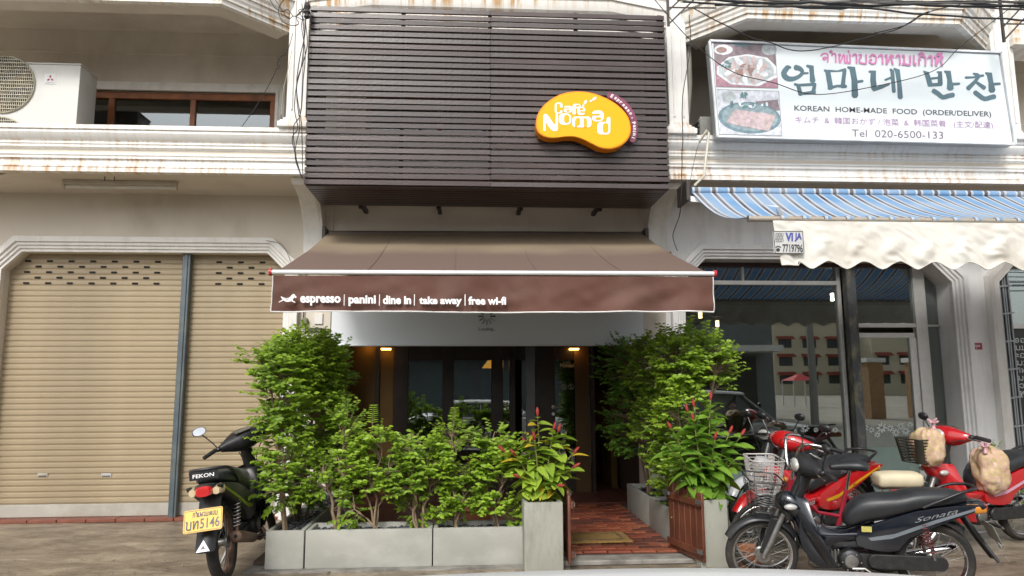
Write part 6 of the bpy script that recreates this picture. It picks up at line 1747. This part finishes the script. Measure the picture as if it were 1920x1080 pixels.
lt_ = N.new('ShaderNodeMath'); lt_.operation = 'LESS_THAN'; lt_.inputs[1].default_value = .09; L.new(wv.outputs[0], lt_.inputs[0])
mk = N.new('ShaderNodeMath'); mk.operation = 'MULTIPLY'; mk.inputs[1].default_value = .8; L.new(lt_.outputs[0], mk.inputs[0])
mx = N.new('ShaderNodeMix'); mx.data_type = 'RGBA'; L.new(mk.outputs[0], mx.inputs[0]); L.new(cr.outputs[0], mx.inputs[6]); mx.inputs[7].default_value = (.56, .30, .30, 1)
L.new(mx.outputs[2], b.inputs['Base Color'])
bb = N.new('ShaderNodeBump'); bb.inputs['Strength'].default_value = .45; bb.inputs['Distance'].default_value = .02; vo = N.new('ShaderNodeTexVoronoi'); vo.feature = 'SMOOTH_F1'; vo.inputs['Scale'].default_value = 13; L.new(tc.outputs['Object'], vo.inputs['Vector']); L.new(vo.outputs[0], bb.inputs['Height']); L.new(bb.outputs[0], b.inputs['Normal'])
def sack(label, c, r_, seed, tie):
    t = thing('net_sack', label, 'sack', (c[0], c[1], c[2] - r_[2]), 'net sacks of cabbages')
    m = MB(); n0 = V(c)
    nu, nv = 64, 40; rings = []
    for j in range(1, nv):
        th = math.pi * j / nv; ring = []
        for k in range(nu):
            a = 2 * math.pi * k / nu; d = V((math.sin(th) * math.cos(a), math.sin(th) * math.sin(a), math.cos(th)))
            q = 1 + .12 * noise.noise(d * 2.0 + V((seed, 0, 0))) + .06 * noise.noise(d * 5 + V((seed, 3, 0))) - .05 * abs(noise.noise(V((math.cos(a) * 5, math.sin(a) * 5, seed + d.z * .8)))) * (1.2 + d.z) * 2
            bx = (abs(d.x) ** 3 + abs(d.y) ** 3 + abs(d.z) ** 3) ** (-1 / 3) * .92
            ring.append(n0 + V((d.x * r_[0], d.y * r_[1], d.z * r_[2])) * q * bx)
        rings.append(ring)
    m.ringsolid(rings, True); m.build('sack', netm, t, smooth=80)
    m = MB(); tp = V(tie); rn = random.Random(seed)
    for k in range(9):
        a = k * .7; e_ = tp + V((math.cos(a) * .045, math.sin(a) * .045, .028 + rn.uniform(-.02, .03))); m.tube([tp + V((0, 0, -.05)), tp, tp.lerp(e_, .6), e_], [.02, .007, .011, .003], 6)
    m.build('tied_neck', mat('pink net', (.60, .36, .38), .7), t, smooth=80)
bk_p = at(1733, 835, 6.05)
sack('pink net sack of cabbage standing in the front basket of the red motorbike', (bk_p.x + .03, 6.05, bk_p.z - .01), (.13, .14, .175), 3, (bk_p.x + .05, 5.98, bk_p.z + .19))
b2 = at(1845, 880, 6.25)
sack('slumped pink net sack of cabbage between the bars and seat of the red motorbike', (b2.x - .02, 6.15, b2.z + .01), (.155, .14, .215), 8, (b2.x - .12, 6.05, b2.z + .21))

# ---- bicycle
bi = thing('bicycle', 'red bicycle with white wire basket, chrome bars and cream child seat', 'bicycle', (0, 0, 0))
pinkf = mat('faded pink metal', (.42, .20, .22), .4, .2)
creamv = mat('cream vinyl', (.60, .52, .36), .55, var=.1, dirt=(.4, .32, .2), damt=.4, dscale=4)
Wb, rb_ = .90, .27
def bwheel(cx):
    wl = thing_part('wheel', bi)
    def tor(R0, r0, nm, m_):
        m = MB(); m.tube([(cx + R0 * math.cos(k * math.pi / 24), 0, rb_ + R0 * math.sin(k * math.pi / 24)) for k in range(48)], r0, 8, closed=True); m.build(nm, m_, wl, smooth=80)
    tor(rb_ - .018, .018, 'tyre', rub); tor(rb_ - .042, .011, 'rim', chrome)
    m = MB()
    for k in range(32):
        a = k * math.pi / 16; s_ = .025 * (1 if k % 2 else -1); m.tube([(cx + .015 * math.cos(a + .8), s_, rb_ + .015 * math.sin(a + .8)), (cx + (rb_ - .045) * math.cos(a), 0, rb_ + (rb_ - .045) * math.sin(a))], .001, 4)
    m.build('spokes', spoke_m, wl, kind='stuff', smooth=0)
    MB().tube([(cx, -.045, rb_), (cx, .045, rb_)], .018, 10).build('hub', chrome, wl)
bwheel(Wb / 2); bwheel(-Wb / 2)
def bt(name, pts, r_, m_, **k): return MB().tube(pts, r_, 9).build(name, m_, bi, smooth=60)
redf = mat('crimson bicycle paint', (.30, .012, .03), .3, coat=.5, var=.1)
hd_b, hd_t = V((Wb / 2 - .17, 0, .52)), V((Wb / 2 - .21, 0, .70))
bbk = V((-.08, 0, .27))
bt('frame_tube', [hd_t, hd_b], .019, redf); bt('frame_tube', [hd_b, V((.06, 0, .36)), bbk], .019, redf); bt('frame_tube', [hd_t + V((0, 0, -.04)), V((.05, 0, .45)), V((-.12, 0, .42))], .014, redf)
bt('seat_tube', [bbk, V((-.17, 0, .62))], .017, redf); bt('seat_post', [V((-.17, 0, .62)), V((-.195, 0, .78))], .012, chrome)
for s_ in (-1, 1):
    bt('chain_stay', [bbk + V((0, s_ * .02, 0)), V((-Wb / 2, s_ * .055, rb_))], .009, redf); bt('seat_stay', [V((-.165, s_ * .02, .58)), V((-Wb / 2, s_ * .055, rb_))], .008, redf)
    bt('fork_blade', [hd_b + V((0, s_ * .03, 0)), V((Wb / 2 - .08, s_ * .045, .42)), V((Wb / 2, s_ * .05, rb_))], .011, redf)
    bt('handlebar', [V(p) for p in crom([(Wb / 2 - .22, 0, .78), (Wb / 2 - .20, s_ * .06, .80), (Wb / 2 - .22, s_ * .15, .97), (Wb / 2 - .28, s_ * .22, 1.0), (Wb / 2 - .42, s_ * .25, .97)], 4, False)], .011, chrome)
    bt('grip', [(Wb / 2 - .38, s_ * .245, .982), (Wb / 2 - .48, s_ * .255, .955)], .016, blk)
    bt('rack_strut', [(-Wb / 2, s_ * .06, rb_), (-Wb / 2 - .02, s_ * .06, .64)], .006, chrome)
bt('stem', [hd_t, V((Wb / 2 - .22, 0, .80))], .013, chrome)
fender(None, -Wb / 2, rb_, rb_ + .03, 20, 200, .03).build('rear_fender', pinkf, bi, smooth=50)
bt('brake_cable', [V(p) for p in crom([(Wb / 2 - .25, .2, .99), (Wb / 2 - .1, .1, 1.02), (Wb / 2 - .12, .02, .82), (Wb / 2 - .18, 0, .6)], 4, False)], .003, blk)
loftx(None, [(-.33, .80, .02, .03), (-.29, .80, .035, .10), (-.22, .81, .04, .10), (-.12, .80, .03, .05), (-.05, .79, .018, .02)]).build('saddle', seat_b, bi, smooth=60)
loftx(None, [(-.72, .70, .02, .04), (-.70, .70, .05, .08), (-.60, .70, .055, .09), (-.48, .70, .055, .09), (-.40, .695, .05, .08), (-.385, .695, .02, .05)], p=3.4).build('rear_seat', creamv, bi, smooth=60)
MB().box(-.70, -.38, -.06, .06, .635, .647).build('rear_rack', chrome, bi, bev=.003)
MB().lathe([(.085, .0), (.085, .006)], (bbk.x, .045, bbk.z), 'y', 24).build('chainring', chrome, bi)
MB().prism(rrect(-Wb / 2 - .05, bbk.z - .06, bbk.x + .10, bbk.z + .09, .06, 4), 'y', .052, .056).build('chain_guard', redf, bi)
for s_ in (-1, 1): MB().tube([(bbk.x, s_ * .06, bbk.z), (bbk.x + s_ * .12, s_ * .07, bbk.z - s_ * .08), (bbk.x + s_ * .12, s_ * .15, bbk.z - s_ * .08)], .009, 6).build('crank', chrome, bi)
wb_m = mat('white basket wire', (.45, .42, .40), .5)
wire_basket(bi, Matrix.Identity(4), 0, 0, 0, wb_m, cx=Wb / 2 + .00, zt=.86, w0=.30, w1=.22, d0=.24, d1=.18, h_=.25, wire=.0045, nh=10, nv=44)
fb_ = V((X(1432, 960, 5.5), 5.52)); park(bi, fb_, (fb_.x + .90, 5.44), lean=-6, W=Wb)
# ================================================================ lit lamps
warm = mat('warm lamp glow', (1, .6, .2), .5, emit=(1, .50, .10), estr=7)
warm2 = mat('warm bulb', (1, .8, .5), .5, emit=(1, .62, .25), estr=9)
cool = mat('white bulb', (1, 1, 1), .5, emit=(1, .97, .88), estr=16)
bkw = mat('brass sconce', (.25, .14, .03), .4, .5)
for px, py, lab in ((691, 648, 'leftmost brass wall sconce glowing on the ochre strip by the cafe front'), (724, 656, 'second brass wall sconce glowing on the ochre strip left of the glass doors'), (1076, 656, 'brass wall sconce glowing above the cafe door')):
    p = at(px, py, YP - .10); t = thing('wall_lamp', lab, 'lamp', tuple(p), 'brass wall sconces')
    MB().box(p.x - .07, p.x + .07, p.y - .05, p.y + .03, p.z + .02, p.z + .10).build('lamp_body', bkw, t, bev=.004)
    MB().box(p.x - .06, p.x + .06, p.y - .04, p.y + .02, p.z - .002, p.z + .019).build('diffuser', warm, t)
    MB().box(p.x - .02, p.x + .02, p.y + .03, p.y + .07, p.z + .03, p.z + .09).build('arm', bkw, t)
for x in (px_(1078),): MB().box(x - .01, px_(1104), YP - .05, YP - .041, .06, 2.5).build('lamp_glow_strip', mat('painted lamp glow', (.09, .045, .01), .6), bc)  # strip below the door sconce, its lamplight put into the colour
p = at(922, 690, 11); t = thing('pendant_lamp', 'orange pendant lamp glowing inside the cafe behind the glass', 'lamp', tuple(p))
MB().lathe([(.02, .14), (.06, .12), (.15, 0), (.145, 0), (.055, .11), (.015, .13)], p, 'z', 20).build('lamp_shade', mat('orange lamp shade', (.8, .35, .05), .5, emit=(1, .42, .06), estr=1.6), t)
MB().tube([p + V((0, 0, .13)), (p.x, p.y, 2.55)], .005, 5).build('cord', black_m, t)
MB().ball(p + V((0, 0, .04)), .035, 10, 6).build('bulb', warm, t)
for px, py, Y, m_, lab in ((1561, 557, 9.3, cool, 'bright white bulb lit inside the shop near the window post'), (1313, 590, 10, warm2, 'left of two small warm bulbs inside the shop under the brown awning corner'), (1345, 607, 11, warm2, 'right of two small warm bulbs inside the shop')):
    p = at(px, py, Y); t = thing('ceiling_bulb', lab, 'lamp', tuple(p), 'bulbs lit inside the shop')
    MB().tube([p + V((0, 0, -.05)), p + V((0, 0, .05))], .026, 10).build('bulb', m_, t)
    MB().lathe([(.03, .05), (.03, .10), (.10, .11), (.10, .12)], p, 'z', 14).build('lamp_holder', mat('grey holder', (.2, .2, .19), .5), t)
    MB().tube([p + V((0, 0, .12)), (p.x, p.y, 2.96)], .006, 5).build('cord', black_m, t)
# a table and a chair just inside the shops
tb = thing('cafe_table', 'small dark wooden table inside the cafe doorway', 'table', (1.7, 10.3, .05))
MB().box(1.45, 1.95, 10.1, 10.6, .74, .78).build('table_top', dark_wood, tb, bev=.004)
for x in (1.49, 1.91):
    for y in (10.14, 10.56): MB().box(x - .02, x + .02, y - .02, y + .02, .05, .74).build('leg', dark_wood, tb)

# ================================================================ cables, brackets
cbm = mat('black cable sheath', (.02, .02, .022), .6, var=.2)
cbg = mat('grey cable sheath', (.10, .095, .085), .6, var=.2)
def cable(label, pts, Y, r_=.006, m_=cbm, wob=.0, k=8, group='cables strung over the shopfronts'):
    P = [at(p[0], p[1], p[2] if len(p) > 2 else Y) for p in pts]
    q = crom([tuple(p) for p in P], k, False)
    q = [p + V((noise.noise(p * 6 + V((r_ * 900, 0, 0))), 0, noise.noise(p * 6 + V((5, r_ * 900, 0))))) * wob for p in q]
    o = MB().tube(q, r_, 6).build('cable', m_, None, smooth=80); tag(o, label, 'cable', group); return o
YC = 6.35
cable('thin black cable sagging across the top of the korean sign photo and lettering', [(1224, -5), (1280, 60), (1330, 106), (1382, 138), (1450, 155), (1528, 177), (1640, 162), (1750, 133), (1800, 88), (1880, 26), (1935, -20)], YC, .0042)
cable('knotted black cable dipping to the upper edge of the korean sign', [(1296, 14), (1350, 42), (1408, 70), (1445, 80), (1480, 93), (1512, 95), (1560, 88), (1612, 73), (1680, 56), (1722, 32), (1750, 20), (1800, 8)], YC + .05, .0055, wob=.006)
cable('frayed cable tail poking up above the korean sign', [(1640, 62), (1690, 50), (1715, 38), (1722, 30), (1742, 21)], YC + .04, .005)
top = [[(1250, -6), (1500, 2), (1700, 6), (1930, 4)], [(1280, 4), (1420, 12), (1600, 15), (1780, 30), (1930, 38)], [(1300, -4), (1450, 6), (1640, 4), (1800, 12), (1930, 10)], [(1270, 0), (1560, -2), (1740, 10), (1930, 18)], [(1440, 10), (1560, 16), (1700, 8), (1850, 2), (1930, 8)], [(1500, 0), (1620, 10), (1760, 4), (1930, 14)], [(1540, 5), (1660, 0), (1800, 6), (1930, 1)], [(1340, 9), (1480, 4), (1640, 12), (1790, 2), (1930, 6)]]
for i, pts in enumerate(top): cable(('black' if i % 3 else 'thicker grey') + ' cable in the bundle along the top right of the street front', pts, 6.15 + i * .02, .007 + .0025 * (i % 3), cbm if i % 3 else cbg, wob=.012)
lefts = [[(574, 0), (572, 60), (560, 120), (556, 180), (562, 235), (553, 290), (566, 334)], [(578, 0), (574, 40), (575, 90), (558, 150), (552, 200), (558, 240), (548, 262), (562, 320), (568, 336)], [(566, 6), (570, 70), (564, 130), (556, 170), (565, 230), (567, 300), (568, 330)], [(572, 4), (566, 50), (572, 100), (568, 160), (563, 215), (550, 240), (556, 300), (564, 330)]]
for i, pts in enumerate(lefts): cable('black cable of the tangled bundle hanging down beside the timber screen', pts, 6.72, .0045, cbm, k=8, wob=.004)
cable('long thin cable slanting from the pilaster down across the left window', [(549, 62, 6.95), (540, 92, 6.95), (521, 113, 6.95), (520, 125, 6.95), (505, 158, 7.0), (480, 200, 7.05), (453, 238, 7.08)], 7, .0035)
cable('small curl of loose wire halfway up the left balcony corner', [(519, 108, 6.94), (524, 113, 6.94), (519, 120, 6.94), (525, 125, 6.94), (520, 130, 6.94)], 6.9, .003)
cable('looped loose cable coils under the upper left balcony edge', [(575, 12), (556, 30), (560, 44), (548, 48), (530, 40), (522, 20), (530, 2), (540, -8)], 6.4, .004)
cable('second looped cable beside the upper left cornice', [(505, -4), (515, 14), (528, 22), (540, 18), (550, 30), (562, 26), (574, 8)], 6.42, .004)
cable('third looped cable near the top of the left pilaster', [(512, -6), (522, 8), (540, 34), (552, 30), (570, 38), (560, 20), (576, 16)], 6.44, .0035)
cable('thin yellowed wire running down the edge of the left pilaster', [(547, 95, 7.1), (538, 140, 7.1), (530, 175, 7.1), (528, 215, 7.1)], 7.1, .003, mat('cream wire', (.45, .42, .30), .6))
cable('black cable dropping from the right corbel past the cafe awning', [(1292, 28, 6.9), (1294, 90, 6.9), (1280, 180, 6.85), (1280, 260, 6.85), (1278, 330, 6.9), (1275, 400, 7.0), (1262, 440, 7.6), (1270, 470, 7.9)], 7, .0045, wob=.006)
cable('thin grey wire hanging in front of the right cornice', [(1322, 250, 6.9), (1310, 270, 6.9), (1300, 310, 6.9), (1292, 350, 6.92)], 6.9, .003, cbg)
cable('thin wire stapled along the wall above the left shutters', [(480, 449, 8.02), (505, 452, 7.94), (530, 460, 7.94), (545, 490, 7.94)], 7.9, .003, cbg)
def bracket(label, x, y0, Y, s_=1):
    t = thing('cable_bracket', label, 'bracket', tuple(at(x, y0, Y)), 'steel cable brackets')
    a = at(x, y0, Y); m_ = brk
    MB().box(a.x - .012, a.x + .012, Y, Y + .02, a.z, 6.6).build('upright', m_, t)
    for k in (0, .14): MB().bar((a.x, Y + .01, a.z + .02 + k), (a.x + .34 * s_, Y + .01, a.z + .36 + k), .014, .014).build('strut', m_, t)
    for k in (.2, .36): MB().bar((a.x, Y + .01, a.z + k), (a.x + .5 * s_, Y + .01, a.z + k + .01), .012, .012).build('crossbar', m_, t)
bracket('dark angle iron cable bracket left of the korean sign', 1254, 48, 6.6)
bracket('dark angle iron cable bracket at the top right corner', 1884, 78, 6.6)
cr_m = mat('dark cable clamp', (.03, .03, .03), .6)
t = thing('cable_clamp', 'dark insulator clamp binding cables at the top of the left pilaster', 'clamp', tuple(at(576, 20, 6.7)))
p = at(576, 18, 6.7); MB().lathe([(.02, -.09), (.032, -.08), (.022, -.05), (.034, -.03), (.022, 0), (.034, .03), (.02, .07)], p, 'z', 12).build('insulator', cr_m, t)

# ================================================================ cars at the kerb
tyre_m, glass_c = rub, mat('dark car glass', (.012, .016, .018), .05, var=.02, coat=1)
def car(label, paint, roof_z=1.11):
    t = thing('parked_car', label, 'car', (0, 0, 0), 'cars parked along the kerb')
    g0 = -.19
    def ring(x, zb, zbelt, zt, wb, wt):
        return [V((x, y * s_, z)) for s_, y, z in ((1, wb * .90, zb), (1, wb, zb + .12), (1, wb * 1.0, zbelt - .12), (1, wb * .965, zbelt), (1, wt, zt - .015), (1, wt * .5, zt), (-1, wt * .5, zt), (-1, wt, zt - .015), (-1, wb * .965, zbelt), (-1, wb, zbelt - .12), (-1, wb, zb + .12), (-1, wb * .90, zb))]
    st = [(-2.12, .10, .50, .52, .62, .50), (-2.05, .0, .62, .66, .74, .60), (-1.7, -.02, .66, .74, .80, .66), (-1.2, -.03, .66, .76, .82, .68), (-.9, -.03, .66, .72, .82, .70), (.75, -.03, .64, .69, .82, .70), (1.1, -.03, .63, .70, .81, .66), (1.7, -.02, .56, .61, .78, .60), (2.02, .0, .46, .50, .70, .50), (2.1, .10, .38, .40, .60, .4)]
    MB().ringsolid([ring(*s_) for s_ in st]).build('body', paint, t, smooth=50)
    zr_ = roof_z
    gh = [(-1.25, .70, .60), (-.85, zr_ - .06, .56), (-.3, zr_ - .02, .57), (.25, zr_ - .05, .56), (1.0, .70, .62)]
    MB().ringsolid([[V((x, s_ * y, z)) for s_, y, z in ((1, .76, .64), (1, w_, zt_ - .03), (-1, w_, zt_ - .03), (-1, .76, .64))] for x, zt_, w_ in gh]).build('windows', glass_c, t, smooth=0)
    def roof(u, v):
        x = -.98 + 1.42 * u; y = (v - .5) * 2
        return V((x, y * .585, zr_ - (.033 if x < -.27 else .065) * (x + .27) ** 2 - .022 * y * y - .03 * max(0, abs(y) - .9) / .1))
    MB().slab(roof, 24, 20, (0, 0, -.02)).build('roof', paint, t, smooth=60)
    for s_ in (-1, 1):
        pr_ = [roof(i / 12, .5 + s_ * .49) + V((0, s_ * .004, -.004)) for i in range(13)]
        MB().tube(pr_, .011, 6).build('roof_rail', mat('roof trim highlight', (.85, .86, .87), .25, .2, var=.01), t)  # white highlight along the roof edge put into the rail colour
        for x0_, z0_, x1_, z1_, w_ in ((-.98, zr_ - .13, -1.4, .70, .05), (-.28, zr_ - .10, -.30, .66, .05), (.42, zr_ - .13, 1.0, .68, .045)):
            MB().bar((x0_, s_ * .575, z0_), (x1_, s_ * .765, z1_), w_, .02, (1, 0, 0)).build('pillar', paint, t)
        mr_ = thing_part('mirror', t); MB().ball((.72, s_ * .90, .74), (.05, .09, .06), 12, 8).build('shell', paint, mr_, smooth=80)
        for x in (-1.35, 1.32):
            wl = thing_part('wheel', t); MB().lathe([(.19, -.08), (.30, -.085), (.315, -.05), (.315, .05), (.30, .085), (.19, .08)], (x, s_ * .74, g0 + .315), 'y', 28).build('tyre', tyre_m, wl)
            MB().lathe([(.02, .07 * s_), (.18, .085 * s_), (.19, .09 * s_), (.19, -.05 * s_)], (x, s_ * .745, g0 + .315), 'y', 20).build('rim', dullm, wl)
        MB().box(1.98, 2.09, s_ * .42, s_ * .66, .33, .45).build('headlight', lens_c, t, bev=.02); MB().box(-2.12, -2.03, s_ * .42, s_ * .66, .42, .56).build('taillight', lens_r, t, bev=.02)
    for x in (2.06, -2.1): MB().box(x - .04, x + .05, -.72, .72, .02, .2).build('bumper', paint, t, bev=.03)
    return t
silver = mat('silver car paint', (.74, .75, .76), .4, .0, var=.02, coat=.3)
zr0 = at(1150, 1063, 1.5).z
c1 = car('silver sedan whose roof edge fills the bottom of the view', silver, zr0 + .015)
c1.location = (.58, .97, 0)
c2 = car('white saloon car parked by the kerb opposite the glass shopfront', wht_b, 1.30)
c2.location = (5.0, 2.2, 0)

# ================================================================ the other side of the street (it shows in the shop glass)
YO = -14
gw_ = mat('grey green plaster', (.17, .19, .195), .8, var=.15, scale=1.5)
ob = thing('street_building', 'grey green building with a white canopy across the street', 'building', (0, YO, 0), 'buildings across the street')
MB().box(-22, 13.4, YO - 8, YO, -.2, 4.4).build('wall', gw_, ob)
MB().box(-22.2, 9, YO, YO + 1.6, 2.7, 3.0).build('canopy', mat('dark canopy', (.05, .05, .055), .7), ob)
MB().box(9.4, 13.0, YO, YO + 2.0, 2.75, 3.0).build('canopy', mat('white canopy', (.7, .7, .68), .6), ob)
ogl = mat('teal shutter', (.12, .16, .17), .5, var=.1)
for i in range(7): MB().box(-20 + i * 4.1, -16.4 + i * 4.1, YO, YO + .05, -.1, 2.5).build('shutter', ogl, ob)
MB().box(9.8, 12.6, YO, YO + .05, 0, 2.6).build('door', mat('dark interior', (.03, .025, .022), .6), ob)  # flat sheet, darkness of the interior below the canopy put into its colour
cream_w = mat('cream far wall', (.62, .56, .42), .8, var=.08); red_t = mat('red tin awning', (.32, .05, .035), .6); win_d = mat('far window', (.03, .04, .045), .2)
def far_block(label, x0, x1, Y, h_, cols, rows, w_=1.6):
    t = thing('apartment_building', label, 'building', ((x0 + x1) / 2, Y, 0), 'buildings across the street')
    MB().box(x0, x1, Y - 9, Y, -.2, h_).build('wall', cream_w, t)
    MB().box(x0 - .2, x1 + .2, Y - 9.2, Y + .2, h_, h_ + .3).build('parapet', cream_w, t)
    for i in range(cols):
        for j in range(rows):
            cx = x0 + (i + .5) * (x1 - x0) / cols; z = 1.4 + j * 2.6
            MB().box(cx - w_ / 2, cx + w_ / 2, Y, Y + .05, z, z + 1.3).build('window', win_d, t)
            MB().prism([(Y, z + 1.75), (Y + .9, z + 1.3), (Y + .9, z + 1.24), (Y, z + 1.5)], 'x', cx - w_ / 2 - .3, cx + w_ / 2 + .3).build('window_awning', red_t, t)
far_block('cream apartment block with three rows of red window awnings', 44.5, 55.5, -85, 10.2, 3, 3, 2.0)
far_block('lower cream apartment block with red window awnings', 56.5, 66, -80, 8.2, 3, 2)
for i, x in enumerate((19, 21.2)):
    t = thing('gate_pillar', ('left' if i == 0 else 'right') + ' brick gate pillar with white cap across the street', 'pillar', (x, -16, 0), 'brick gate pillars')
    MB().box(x - .35, x + .35, -16.35, -15.65, -.2, 2.4).build('shaft', mat('ochre brick', (.35, .20, .10), .8, var=.3, scale=8), t); MB().box(x - .45, x + .45, -16.45, -15.55, 2.4, 2.6).build('cap', trim_m, t)
for i, x in enumerate((13.9, 28)):
    t = thing('utility_pole', 'concrete utility pole across the street with cross arms, ' + ('nearer the grey building' if i == 0 else 'farther along'), 'pole', (x, -11.5, 0), 'utility poles')
    MB().tube([(x, -11.5, -.2), (x, -11.5, 8.5)], [.16, .11], 10).build('pole', kerb_m, t); MB().box(x - .9, x + .9, -11.55, -11.45, 7.2, 7.35).build('cross_arm', brk, t)
for k in range(26):
    z = 5.6 + k * .13 + rnd.uniform(-.05, .05); y = -11.5 + rnd.uniform(-.6, .6)
    q = [(-30 + 5 * j, y, z - .5 * math.sin(math.pi * ((j * 5 % 15) / 15)) + rnd.uniform(-.04, .04)) for j in range(14)]
    tag(MB().tube([V(p) for p in crom(q, 3, False)], .018, 4).build('street_cable', cbm), 'black overhead cable strung along the far side of the street', 'cable', 'cables along the far side of the street')
t = thing('market_tent', 'red pyramid market tent across the street', 'tent', (24, -34, 0))
MB().add([(23.1, -35, 1.65), (24.9, -35, 1.65), (24.9, -33, 1.65), (23.1, -33, 1.65), (24, -34, 2.15)], [(0, 1, 4), (1, 2, 4), (2, 3, 4), (3, 0, 4), (3, 2, 1, 0)]).build('canopy', mat('red tent cloth', (.55, .04, .05), .7), t)
for x in (23.15, 24.85):
    for y in (-34.9, -33.1): MB().tube([(x, y, -.2), (x, y, 1.65)], .04, 6).build('leg', alu, t)
tr_m = leafmat('far tree leaf', (.02, .05, .01), (.05, .11, .02), .2)
for i, (x, y, h_) in enumerate(((70, -66, 5), (66, -60, 6), (-14, -40, 9), (46, -30, 4.0))):
    t = thing('tree', ('short round', 'broad', 'tall', 'small leaning')[i] + ' dark green tree beyond the far side of the street', 'tree', (x, y, 0), 'trees across the street')
    MB().tube([(x, y, -.2), (x + .1, y, h_ * .5)], [.2, .12], 8).build('trunk', bark, t); lv = MB(); rr_ = random.Random(i)
    for k in range(1500):
        d = rv(rr_) * rr_.uniform(.4, 1); q = V((x, y, h_ * .68)) + V((d.x * h_ * .42, d.y * h_ * .42, d.z * h_ * .34)); lv.leaf(q, rv(rr_), rv(rr_), .5, .3, rr_.random())
    lv.build('crown', tr_m, t, kind='stuff', smooth=0)
